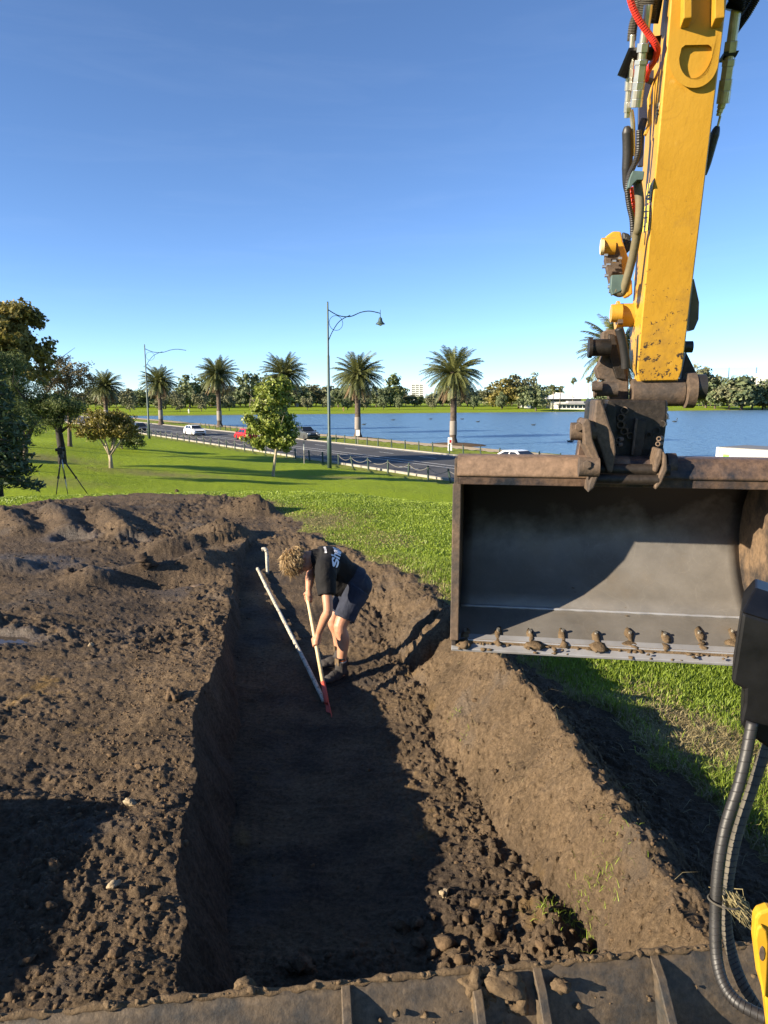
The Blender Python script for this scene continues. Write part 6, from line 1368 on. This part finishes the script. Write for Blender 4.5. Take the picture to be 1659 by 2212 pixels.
# survey tripod behind the heap
tb = ground(146, 1078, 21.5); TR = thing('survey_tripod', tuple(tb), 'survey instrument on a tall black tripod on the left lawn', 'tripod')
top = CAMP + (tb - CAMP) ; top = Vector((tb.x - .1, tb.y, CAMP.z - (985 - 860) / FV * 21.5 + .02))
for vx, vy, d, mt in ((121, 1078, 21.1, 'black_rubber'), (148, 1073, 21.6, 'silver'), (193, 1063, 22.2, 'black_rubber')):
    q = atd(vx, vy, d); q.z = hz(q.x, q.y) - .03; mb = MB(); a = top + (q - top) * .03; mb.tube([a, a.lerp(q, .5)], [.025, .023], 8); mb.tube([a.lerp(q, .48), q], [.016, .013], 8); o = mb.build('leg', M[mt], TR, True)
    mb = MB(); mb.box(a.lerp(q, .5), (.05, .05, .07)); mb.build('leg_clamp', M['black_rubber'], o)
mb = MB(); mb.cyl(top - Vector((0, 0, .03)), top + Vector((0, 0, .05)), .07, 12); mb.build('head_plate', M['black_rubber'], TR)
mb = MB(); mb.box(top + Vector((0, 0, .16)), (.16, .14, .2)); mb.cyl(top + Vector((-.14, -.05, .2)), top + Vector((.12, .04, .2)), .045, 12); mb.build('instrument', M['black_plastic'], TR, bevel=.01)
mb = MB(); mb.tube(smoothpts([top + Vector((-.06, 0, .26)), top + Vector((0, 0, .32)), top + Vector((.06, 0, .26))], 8), .012, 6); mb.build('carry_handle', M['black_plastic'], TR, True)
# ================================================================== STREET LAMPS
def lamp(vx_base, vy_base, d, vtop, label, head=True, arm_len=4.0, side=1):
    p = atd(vx_base, vy_base, d); z = hz(p.x, p.y); base = Vector((p.x, p.y, z)); h = CAMP.z + (860 - vtop) / FV * d - z
    o = thing('street_lamp', tuple(base), label, 'street lamp', 'street lamps along the road'); B_ = lambda x, y, zz: base + Vector((x, y, zz))
    mb = MB(); mb.lathe(base, [(.16, -.1), (.16, 2.2), (.14, 2.35), (.11, 2.45), (.10, h * .68), (.075, h * .69), (.06, h - .1), (.05, h)], n=14); mb.build('pole', M['lamp_green'], o, True)
    A = Vector((side * .92, .38, 0)).normalized() * arm_len; a0 = B_(0, 0, h * .955); cc = [(0, .97), (.2, .905), (.42, .90), (.62, .955), (.8, .975), (1.0, .955)]
    mb = MB(); mb.tube(smoothpts([base + A * f + Vector((0, 0, h - .055 * h + (k - .95) * 6)) for f, k in cc], 24), .035, 8); mb.build('arm', M['lamp_green'], o, True)
    mb = MB(); mb.tube(smoothpts([base + Vector((0, 0, h * .765)), base + A * .08 + Vector((0, 0, h * .825)), base + A * .22 + Vector((0, 0, h * .89)), base + A * .42 + Vector((0, 0, h * .928))], 16), .03, 8); mb.build('brace', M['lamp_green'], o, True)
    n_ = A.normalized(); cen = base + n_ * .62 + Vector((0, 0, h * .878)); mb = MB(); mb.tube([cen + n_ * (.52 * math.cos(k * .2618)) + Vector((0, 0, .52 * math.sin(k * .2618))) for k in range(25)], .018, 6, caps=False); mb.build('scroll_ring', M['lamp_green'], o, True)
    if head:
        e = base + A + Vector((0, 0, h - .055 * h + .03)); mb = MB(); mb.lathe(e, [(.02, .25), (.02, -.25), (.07, -.30), (.13, -.36), (.16, -.55), (.20, -.62), (.33, -.74), (.35, -.79), (.31, -.80)], n=16); s_ = mb.build('lamp_shade', M['lamp_green'], o, True)
        mb = MB(); mb.ellip(e - Vector((0, 0, .78)), (.18, .18, .13)); mb.build('lamp_glass', M['headlamp'], s_, True, org=o.location)
lamp(712, 1005, 53, 662, 'tall green street lamp with curled arm and bell shade beside the young tree', True, 4.1)
lamp(323, 950, 92, 748, 'distant green street lamp with curled arm beside the left palm', False, 5.1)
# ================================================================== POST AND CHAIN FENCES
def fence(q, a0, a1, sp, label, seed, zoff):
    rg = np.random.default_rng(seed); p = road_pt(a0, q); o = thing('chain_fence', (p.x, p.y, hz(p.x, p.y)), label, 'fence'); tops = []
    for a in np.arange(a0, a1, sp):
        p = road_pt(a + .15 * rg.normal(), q + .06 * rg.normal()); z = hz(p.x, p.y); t_ = Vector((.05 * rg.normal(), .05 * rg.normal(), 1)); 
        if rg.random() < .18: t_ += Vector((-.28 * rg.random(), .1, 0))
        b_ = Vector((p.x, p.y, z - .2)); e_ = Vector((p.x, p.y, z)) + t_.normalized() * .98; mb = MB(); mb.tube([b_, e_ - t_ * .04, e_], [.075, .07, .05], 8); mb.build('post', M['post_green'], o, org=o.location); tops.append(e_ - t_ * .12)
    for a, b in zip(tops, tops[1:]):
        mb = MB(); mb.tube([a.lerp(b, f) - Vector((0, 0, 4 * .30 * f * (1 - f))) for f in np.linspace(0, 1, 9)], .021, 5); mb.build('chain', M['chain'], o, True, org=o.location)
fence(0.0, -8, 100, 2.5, 'green post and chain fence on the park side of the road', 3, 0)
fence(15.1, -16, 92, 2.5, 'green post and chain fence on the lake side of the road', 4, 0)
# signs and post boxes at the verge
def sign(vx, vyb, vyt, d, label, cat, kind):
    p = atd(vx, vyb, d); z = hz(p.x, p.y); h = (vyb - vyt) / FV * d; o = thing('road_sign', (p.x, p.y, z), label, cat); mb = MB()
    if kind == 'board':
        mb.cyl((p.x, p.y, z - .2), (p.x, p.y, z + h), .04, 8); mb.build('pole', M['chain'], o); mb = MB(); mb.box((p.x, p.y - .05, z + h - .35), (.45, .03, .7)); mb.build('board', M['white_wall'], o)
    elif kind == 'pillar':
        mb.box((p.x, p.y, z + h / 2), (.42, .3, h)); mb.build('pillar', M['white_wall'], o, bevel=.02); mb = MB(); mb.box((p.x + .02, p.y - .155, z + h * .72), (.22, .01, h * .22)); mb.build('red_panel', M['car_red'], o); mb = MB(); mb.box((p.x + .12, p.y - .16, z + h * .55), (.14, .01, h * .14)); mb.build('grey_panel', M['grey_wall'], o)
    else:
        mb.cyl((p.x, p.y, z - .2), (p.x, p.y, z + h), .045, 8); mb.build('pole', M['chain'], o); mb = MB(); mb.box((p.x, p.y, z + h - .5), (.05, .35, .5)); mb.build('board', M['white_wall'], o)
sign(657, 984, 935, 58, 'thin sign pole at the kerb between young tree and tall lamp', 'sign', 'edge'); sign(773, 957, 925, 84, 'small white sign on a pole before the palm beside the tall lamp', 'sign', 'board'); sign(972, 968, 939, 74, 'white pillar with red panel before the largest palm', 'pillar', 'pillar')
# ================================================================== CARS
def car(loc, yaw, label, paint, L=4.6, Wd=1.8, H=1.48, style='wagon'):
    o = thing('parked_car' if False else 'car', loc, label, 'car', rz=yaw); roof = {'wagon': [(-2.25, .95), (-2.0, 1.38), (-.6, H), (.35, H - .02), (1.15, .98)], 'hatch': [(-1.9, .95), (-1.55, 1.42), (-.5, H), (.3, H - .03), (1.05, 1.0)], 'suv': [(-2.2, 1.12), (-2.0, 1.60), (-.6, H), (.3, H - .02), (1.05, 1.13)], 'sedan': [(-1.75, 1.0), (-1.0, 1.40), (-.2, H), (.45, H - .03), (1.3, .98)]}[style]
    bl_ = roof[0][1]; hw = Wd / 2; x0, x1 = -L / 2, L / 2
    low = [(x0 + .02, .32), (x0, .62), (x0 + .06, bl_ - .05), (x0 + .12, bl_), (1.2, bl_ + .01), (x1 - .35, bl_ - .13), (x1 - .06, bl_ - .3), (x1, .55), (x1 - .05, .28), (x1 - .4, .22), (x0 + .4, .22)]
    def loft(mb, pts, w0, w1, m=0):
        n = len(pts); zmx = max(p[1] for p in pts); vs = []
        for sg in (-1, 1): vs += [(x, sg * (w0 + (w1 - w0) * max(0, (z - .75) / max(zmx - .75, .01))), z) for x, z in pts]
        mb.add(vs, [tuple(range(n))[::-1], tuple(range(n, 2 * n))] + [(i, (i + 1) % n, n + (i + 1) % n, n + i) for i in range(n)], m)
    mb = MB(); loft(mb, low, hw, hw * .94); link('body', mb.mesh('body', M[paint], False, (0, 0, 0)), o); b = o.children[-1].modifiers.new('b', 'BEVEL'); b.width = .07; b.segments = 3; b.limit_method = 'ANGLE'; b.angle_limit = R(25)
    cab = [(roof[0][0] + .02, bl_ - .02)] + roof[1:4] + [(roof[4][0], bl_ - .02)]; zt = H
    def cabw(z): return hw * .93 - (z - bl_) / (zt - bl_) * hw * .24
    mb = MB(); n = len(cab); vs = [(x, sg * cabw(z), z) for sg in (-1, 1) for x, z in cab]; mb.add(vs, [tuple(range(n))[::-1], tuple(range(n, 2 * n))] + [(i, (i + 1) % n, n + (i + 1) % n, n + i) for i in range(n)]); link('cabin', mb.mesh('cabin', M[paint], False, (0, 0, 0)), o); b = o.children[-1].modifiers.new('b', 'BEVEL'); b.width = .05; b.segments = 2
    (xa, za), (xb, zb), (xc, zc) = roof[2], roof[3], roof[4]
    def quad(name, P): mb = MB(); mb.add(P, [(0, 1, 2, 3)]); link(name, mb.mesh(name, M['glass'], False, (0, 0, 0)), o)
    e = .012; wz = zb - .06; 
    nx = Vector((zb - zc + 1e-3, 0, xc - xb)).normalized()
    fr = lambda f, s_: Vector((xb + (xc - xb) * f, s_ * (cabw(zb + (zc - zb) * f) - .07), zb + (zc - zb) * f)) + Vector((abs(nx.x), 0, abs(nx.z))) * .02
    quad('windscreen', [fr(.1, -1), fr(.1, 1), fr(.93, 1), fr(.93, -1)])
    (xr, zr), (xq, zq) = roof[0], roof[1]; rr_ = lambda f, s_: Vector((xq + (xr - xq) * f, s_ * (cabw(zq + (zr - zq) * f) - .1), zq + (zr - zq) * f)) + Vector((-.02, 0, .012)); quad('rear_window', [rr_(.1, -1), rr_(.1, 1), rr_(.85, 1), rr_(.85, -1)])
    for sg in (-1, 1):
        side = lambda x, z: Vector((x, sg * (cabw(z) + e), z)); zlo = bl_ + .05; zhi = H - .12
        for (xa_, xb_, xc_, xd_) in (((roof[1][0] + .25), roof[2][0] - .05, roof[2][0] - .05, roof[0][0] + .45), (roof[2][0] + .05, roof[3][0] - .08, roof[4][0] - .25, roof[2][0] + .05)): quad('side_window', [side(xa_, zhi), side(xb_, zhi), side(xc_, zlo), side(xd_, zlo)])
        for fx in (-L / 2 + .85, L / 2 - .92):
            w_ = bpy.data.objects.new('wheel', None); COL.objects.link(w_); w_.parent = o; w_.location = (fx, sg * (hw - .10), .33); mb = MB(); mb.lathe((0, -.11, 0), [(.2, 0), (.32, .01), (.335, .05), (.335, .17), (.32, .21), (.2, .22)], Vector((0, 1, 0)), 20); link('tyre', mb.mesh('tyre', M['tyre'], True, (0, 0, 0)), w_); mb = MB(); mb.lathe((0, sg * .085 - .02, 0), [(.02, 0), (.21, .0), (.215, .04), (.02, .045)], Vector((0, 1, 0)), 16); link('rim', mb.mesh('rim', M['rim'], False, (0, 0, 0)), w_)
        mb = MB(); mb.box((x1 - .13, sg * (hw - .30), bl_ - .28), (.22, .42, .15)); link('headlight', mb.mesh('headlight', M['headlamp'], False, (0, 0, 0)), o); mb = MB(); mb.box((x0 + .06, sg * (hw - .22), bl_ - .15), (.16, .30, .18)); link('tail_light', mb.mesh('tail_light', M['tail'], False, (0, 0, 0)), o)
        mb = MB(); mb.box((.95, sg * (hw + .06), bl_ + .06), (.14, .2, .13)); link('mirror', mb.mesh('mirror', M[paint], False, (0, 0, 0)), o)
    mb = MB(); mb.box((x1 - .02, 0, .62), (.06, Wd * .62, .2)); link('grille', mb.mesh('grille', M['black_plastic'], False, (0, 0, 0)), o); mb = MB(); mb.box((x1 - .02, 0, .36), (.08, Wd * .8, .1)); link('lower_intake', mb.mesh('lower_intake', M['black_plastic'], False, (0, 0, 0)), o)
    if style == 'wagon':
        for sg in (-1, 1): mb = MB(); mb.tube([(-1.7, sg * .55, H + .0), (-1.5, sg * .55, H + .05), (-.2, sg * .55, H + .06), (.0, sg * .55, H + .01)], .025, 6); link('roof_rail', mb.mesh('roof_rail', M['black_plastic'], True, (0, 0, 0)), o)
    return o
def road_at(vx, vy):                    # point of the road surface seen at that place
    return atz(vx, vy, ROAD_Z + .002)
yaw_r = math.atan2(-ROAD_D[1], -ROAD_D[0])
car(tuple(road_at(421, 940)), yaw_r, 'white station wagon driving along the lake road', 'car_white', 4.8, 1.84, 1.5, 'wagon')
car(tuple(road_at(531, 950)), yaw_r + math.pi, 'red hatchback half hidden behind the young tree', 'car_red', 4.0, 1.72, 1.5, 'hatch')
car(tuple(road_at(660, 949)), yaw_r, 'dark grey SUV coming out from behind the young tree', 'car_grey', 4.8, 1.92, 1.72, 'suv')
car(tuple(road_at(1118, 1012)), yaw_r, 'white sedan whose roof shows above the bucket beam', 'car_white', 4.7, 1.82, 1.46, 'sedan')
car(tuple(road_at(303, 934)), yaw_r, 'dark car mostly hidden by the shrub at the far left of the road', 'car_grey', 4.6, 1.84, 1.55, 'hatch')
# box truck at the right edge
tl = atd(1550, 966, 33.5); zr = ROAD_Z; TK = thing('box_truck', (tl.x, tl.y, zr), 'white box truck with grey top rail, its roof showing above the bucket beam', 'truck')
d1 = Vector((-ROAD_D[0], -ROAD_D[1], 0)); d2 = Vector((ROAD_N[0], ROAD_N[1], 0)); ht = tl.z - zr; c0 = Vector((tl.x, tl.y, zr)); Lk, Wk = 6.5, 2.4
axs = (d1, d2, Vector((0, 0, 1))); cen = c0 + d1 * (Lk / 2) + d2 * (Wk / 2)
mb = MB(); mb.box(cen + Vector((0, 0, (ht + .8) / 2)), (Lk, Wk, ht - .8 - .02), axs); mb.build('cargo_box', M['white_wall'], TK, bevel=.03)
mb = MB(); mb.box(cen + Vector((0, 0, ht)), (Lk + .02, Wk + .02, .03), axs); mb.build('roof', M['chain'], TK)
for sg in (-1, 1): mb = MB(); mb.box(cen + d2 * (sg * (Wk / 2 + .01)) + Vector((0, 0, ht - .10)), (Lk + .04, .05, .18), axs); mb.build('top_rail', M['grey_wall'], TK, bevel=.01)
mb = MB(); mb.box(c0 + d1 * .05 + Vector((0, 0, (ht + .8) / 2)), (.14, .14, ht - .8), axs); mb.build('corner_post', M['white_wall'], TK)
M['truck_green'] = simple('green_lettering', (.16, .38, .06), .5)
mb = MB(); mb.box(c0 + d1 * .45 - d2 * .012 + Vector((0, 0, ht - .75)), (.3, .01, .9), axs); mb.build('green_stripe', M['truck_green'], TK)
for k in (1.0, 5.4):
    for w_ in (.15, Wk - .15): mb = MB(); p = c0 + d1 * k + d2 * w_ + Vector((0, 0, .45)); mb.cyl(p - d2 * .13, p + d2 * .13, .45, 18); mb.build('wheel', M['tyre'], TK, True, sharp=40)
mb = MB(); mb.box(cen + Vector((0, 0, .68)), (Lk, Wk * .8, .2), axs); mb.build('chassis', M['black_plastic'], TK)
# ================================================================== BUILDINGS BEYOND THE LAKE
def bld(name, loc, label): return thing(name, loc, label, 'building')
# clubhouse
d = 335; A0 = atd(1150, 880, d); zc = hz(A0.x, A0.y); sc = d / FV
CL = bld('clubhouse', (atd(1225, 880, d).x, atd(1225, 880, d).y, zc), 'white lakeside clubhouse with hipped white roof and long glazed wing'); X_ = lambda vx: (vx - 829.5) * sc; Y0 = A0.y; zv = lambda vy: CAMP.z - (vy - 860) * sc
def cb(name, v0, v1, y0, y1, dy0, dy1, mat, parent=CL, bevel=0):
    mb = MB(); mb.box(((X_(v0) + X_(v1)) / 2, Y0 + (dy0 + dy1) / 2, (zv(y0) + zv(y1)) / 2), (X_(v1) - X_(v0), dy1 - dy0, zv(y0) - zv(y1))); return mb.build(name, M[mat], parent, org=CL.location)
w1 = cb('wall', 1195, 1268, 868, 884, 6, 16, 'white_wall'); cb('upper_glazing', 1195, 1262, 862, 867.5, 5.7, 15, 'glass'); 
mb = MB(); x0, x1, ym = X_(1190), X_(1268), Y0 + 10; mb.add([(x0 - 3, Y0 + 4, zv(862)), (x1, Y0 + 4, zv(862)), (x1, Y0 + 18, zv(862)), (x0 - 3, Y0 + 18, zv(862)), (X_(1212), Y0 + 9, zv(851)), (X_(1226), Y0 + 9, zv(851)), (X_(1226), Y0 + 13, zv(851)), (X_(1212), Y0 + 13, zv(851))], [(3, 2, 1, 0), (0, 1, 5, 4), (1, 2, 6, 5), (2, 3, 7, 6), (3, 0, 4, 7), (4, 5, 6, 7)]); rf_ = mb.build('roof', M['roof_white'], CL); cb('roof_lantern', 1212, 1226, 848.5, 851.3, 9.5, 12.5, 'white_wall', rf_)
cb('wing_wall', 1203, 1300, 874, 886, 0, 8, 'white_wall'); cb('wing_roof', 1200, 1302, 871.6, 873.8, -1.2, 9, 'grey_wall'); cb('wing_parapet', 1228, 1262, 866.5, 871.4, 1, 8, 'grey_wall'); cb('wing_parapet', 1262, 1290, 867.5, 871.3, 2, 8, 'grey_wall')
for v0, v1 in ((1206, 1213), (1215, 1222), (1224, 1231), (1233, 1239), (1241, 1247), (1249, 1257), (1259, 1266), (1269, 1280), (1283, 1295)): cb('window', v0, v1, 875.3, 881.6, -.06, 0.5, 'glass'); 
cb('terrace', 1185, 1300, 886.1, 888.8, -6, 0, 'brick')
cb('deck', 1232, 1302, 888.9, 890.2, -12, -6, 'timber')
for k in range(12): cb('pile', 1233 + k * 6, 1234.2 + k * 6, 890.2, 894.5, -11.8, -11.2, 'timber')
cb('side_building', 1142, 1160, 868, 882, 4, 12, 'white_wall'); cb('dark_door', 1150, 1156, 872, 882, 3.8, 4.5, 'glass')
# tower
d = 1150; sc2 = d / FV; Xt = (901 - 829.5) * sc2; Yt = atd(901, 840, d).y; ztw = lambda vy: CAMP.z - (vy - 860) * sc2; TW = bld('apartment_tower', (Xt, Yt, -3), 'distant white apartment tower with dark window bands beyond the trees'); hwid = 13.5 * sc2
mb = MB(); mb.box((Xt, Yt, (ztw(830) - 5) / 2), (hwid * 1.86, 20, ztw(830) + 5)); mb.build('core', M['glass'], TW)
for k in range(9):
    vy = 831 + 4.2 * k; mb = MB(); mb.box((Xt, Yt, ztw(vy)), (hwid * 2, 22, 2.1 * sc2)); mb.build('floor_band', M['roof_white'], TW)
for k in (-1, -.33, .33, 1): mb = MB(); mb.box((Xt + k * hwid * .96, Yt - 10.6, (ztw(830) + ztw(865)) / 2), (.9, 1.2, ztw(830) - ztw(865))); mb.build('column', M['roof_white'], TW)
for v0, h_ in ((-.35, 5), (.2, 3.6), (.6, 2.6)): mb = MB(); mb.box((Xt + v0 * hwid, Yt, ztw(830) + h_ / 2), (hwid * .42, 8, h_)); mb.build('roof_plant', M['roof_white'], TW)
# white office block at the right edge
d = 620; sc3 = d / FV; Xo = lambda vx: (vx - 829.5) * sc3; Yo = atd(1650, 830, d).y; zo = lambda vy: CAMP.z - (vy - 860) * sc3; OF = bld('office_block', (Xo(1660), Yo, -3), 'white office block with rooftop antennas at the right edge')
mb = MB(); mb.box((Xo(1665), Yo, (zo(818) - 3) / 2), (Xo(1702) - Xo(1628), 18, zo(818) + 3)); mb.build('wall', M['white_wall'], OF)
for vy in (826, 834, 842):
    for v0 in (1631, 1640, 1650, 1660, 1670): mb = MB(); mb.box((Xo(v0 + 3.4), Yo - 9, zo(vy)), (7.2 * sc3, .3, 3.0 * sc3)); mb.build('window', M['glass'], OF)
mb = MB(); mb.box((Xo(1656), Yo, (zo(808) + zo(818)) / 2), (Xo(1680) - Xo(1634), 12, zo(808) - zo(818))); mb.build('plant_room', M['white_wall'], OF)
for k in range(6): mb = MB(); mb.cyl((Xo(1639 + k * 2.6), Yo - 4, zo(808)), (Xo(1639 + k * 2.6), Yo - 4, zo(799 + k % 2)), .35, 6); mb.build('antenna', M['headlamp'], OF)
# small pale buildings and sheds in the tree line
for i, (v0, v1, y0, y1, lab) in enumerate(((640, 660, 874, 880, 'small pale shed among the trees beyond the lake, left'), (452, 468, 876, 881, 'white pavilion in the trees behind the left palms'), (1120, 1136, 870, 882, 'white kiosk beside the clubhouse lawn'))):
    d = 372; s_ = d / FV; mb = MB(); p = atd((v0 + v1) / 2, 876, d); o = thing('pavilion', (p.x, p.y, hz(p.x, p.y)), lab, 'building'); wdt = (v1 - v0) * s_; mb.box((p.x, p.y, o.location.z + 1.3), (wdt, 4, 2.6)); mb.build('wall', M['white_wall'], o); mb = MB(); zt = o.location.z + 2.61; mb.add([(p.x - wdt * .55, p.y - 2.4, zt), (p.x + wdt * .55, p.y - 2.4, zt), (p.x + wdt * .55, p.y + 2.4, zt), (p.x - wdt * .55, p.y + 2.4, zt), (p.x - wdt * .5, p.y, zt + 1.1), (p.x + wdt * .5, p.y, zt + 1.1)], [(3, 2, 1, 0), (0, 1, 5, 4), (2, 3, 4, 5), (1, 2, 5), (3, 0, 4)]); mb.build('roof', M['grey_wall'], o); mb = MB(); mb.box((p.x, p.y - 2.02, o.location.z + 1.0), (wdt * .3, .1, 1.9)); mb.build('door', M['glass'], o)
# golf net poles and net on the right
NP = []
for i, (vx, vt) in enumerate(((1510, 797), (1569, 796), (1628, 795), (1690, 812))):
    d = 420; p = atd(vx, 870, d); zt = CAMP.z + (860 - vt) / FV * d; z = hz(p.x, p.y); mb = MB(); mb.tube([(p.x, p.y, z - .5), (p.x, p.y, zt)], [.28, .2], 8); o = mb.build('net_pole', M['net_pole'], None, org=(0, 0, 0)); tag(o, ['tall dark net pole nearest the excavator pin', 'middle tall dark net pole on the right bank', 'tall dark net pole beside the white office block', 'net pole outside the right edge'][i], 'pole', 'net poles on the far bank'); NP.append((p.x, p.y, zt))
def net_mat():
    m = NT('driving_net'); m.set(Base_Color=(.16, .2, .22, 1), Roughness=.9); tr = m.n('ShaderNodeBsdfTransparent'); ms = m.n('ShaderNodeMixShader'); ms.inputs[0].default_value = .14; m.t.links.new(tr.outputs[0], ms.inputs[1]); m.t.links.new(m.b.outputs[0], ms.inputs[2]); m.t.links.new(ms.outputs[0], m.t.nodes['Material Output'].inputs['Surface']); return m.m
mb = MB()
for a, b in zip(NP, NP[1:]): mb.add([(a[0], a[1], a[2]), (b[0], b[1], b[2]), (b[0], b[1], 4), (a[0], a[1], 4)], [(0, 1, 2, 3)])
o = mb.build('safety_net', net_mat()); tag(o, 'fine hazy safety net stretched between the tall poles', 'net')
# ducks and a black swan
def bird(vx, vy, label, grp, s=1.0, swan=False):
    p = atz(vx, vy, WATER_Z); o = thing('black_swan' if swan else 'duck', tuple(p), label, 'swan' if swan else 'duck', grp); mb = MB(); b = Vector(p)
    mb.ellip(b + Vector((0, 0, .10 * s)), (.42 * s, .2 * s, .17 * s)); mb.tube([b + Vector((-.35 * s, 0, .14 * s)), b + Vector((-.55 * s, 0, .22 * s))], [.1 * s, .02 * s], 8); mb.build('body', M['net_pole'], o, True)
    hN_ = .75 if swan else .32; mb = MB(); P = smoothpts([b + Vector((.3 * s, 0, .15 * s)), b + Vector((.45 * s, 0, .25 * s)), b + Vector((.40 * s, 0, hN_ * .75 * s)), b + Vector((.48 * s, 0, hN_ * s)), b + Vector((.62 * s, 0, hN_ * .93 * s))], 10); mb.tube(P, [.07 * s] * 7 + [.075 * s, .075 * s, .04 * s, .02 * s], 7); mb.build('neck', M['net_pole'], o, True)
bird(1457, 912, 'black swan on the lake right of the excavator', None, 1.3, True)
for i, (vx, vy) in enumerate(((1032, 912), (1152, 919), (1262, 913), (1424, 908), (1442, 906), (786, 918), (849, 908), (930, 906), (998, 906), (1232, 955), (580, 906))): bird(vx, vy, 'small dark duck on the lake %s' % between(vx), 'ducks on the lake', 1.0)
# walkers on the far bank
for i, (vx, col) in enumerate(((408, 'white_wall'), (560, 'black_rubber'), (742, 'brick'))):
    d = 283 + .43 * (vx - 829.5) / FV * 300 + 10; p = atd(vx, 890, d); z = hz(p.x, p.y); o = thing('person', (p.x, p.y, z), ['distant person in white clothing on the far bank', 'distant person in dark clothing on the far bank', 'distant person in brown clothing on the far bank'][i], 'person'); mb = MB()
    for sg in (-1, 1): mb.tube([Vector((p.x + sg * .14, p.y, z)), Vector((p.x + sg * .1, p.y, z + .5)), Vector((p.x + sg * .09, p.y, z + .9))], [.06, .075, .1], 8); mb.tube([Vector((p.x + sg * .22, p.y, z + 1.42)), Vector((p.x + sg * .3, p.y, z + 1.1)), Vector((p.x + sg * .27, p.y - .1, z + .8))], [.07, .05, .04], 8)
    mb.tube([Vector((p.x, p.y, z + .85)), Vector((p.x, p.y, z + 1.2)), Vector((p.x, p.y, z + 1.48)), Vector((p.x, p.y, z + 1.58))], [.17, .17, .2, .07], 10); mb.ellip((p.x, p.y, z + 1.7), (.1, .11, .13)); me = mb.build('body', M[col], o, True)
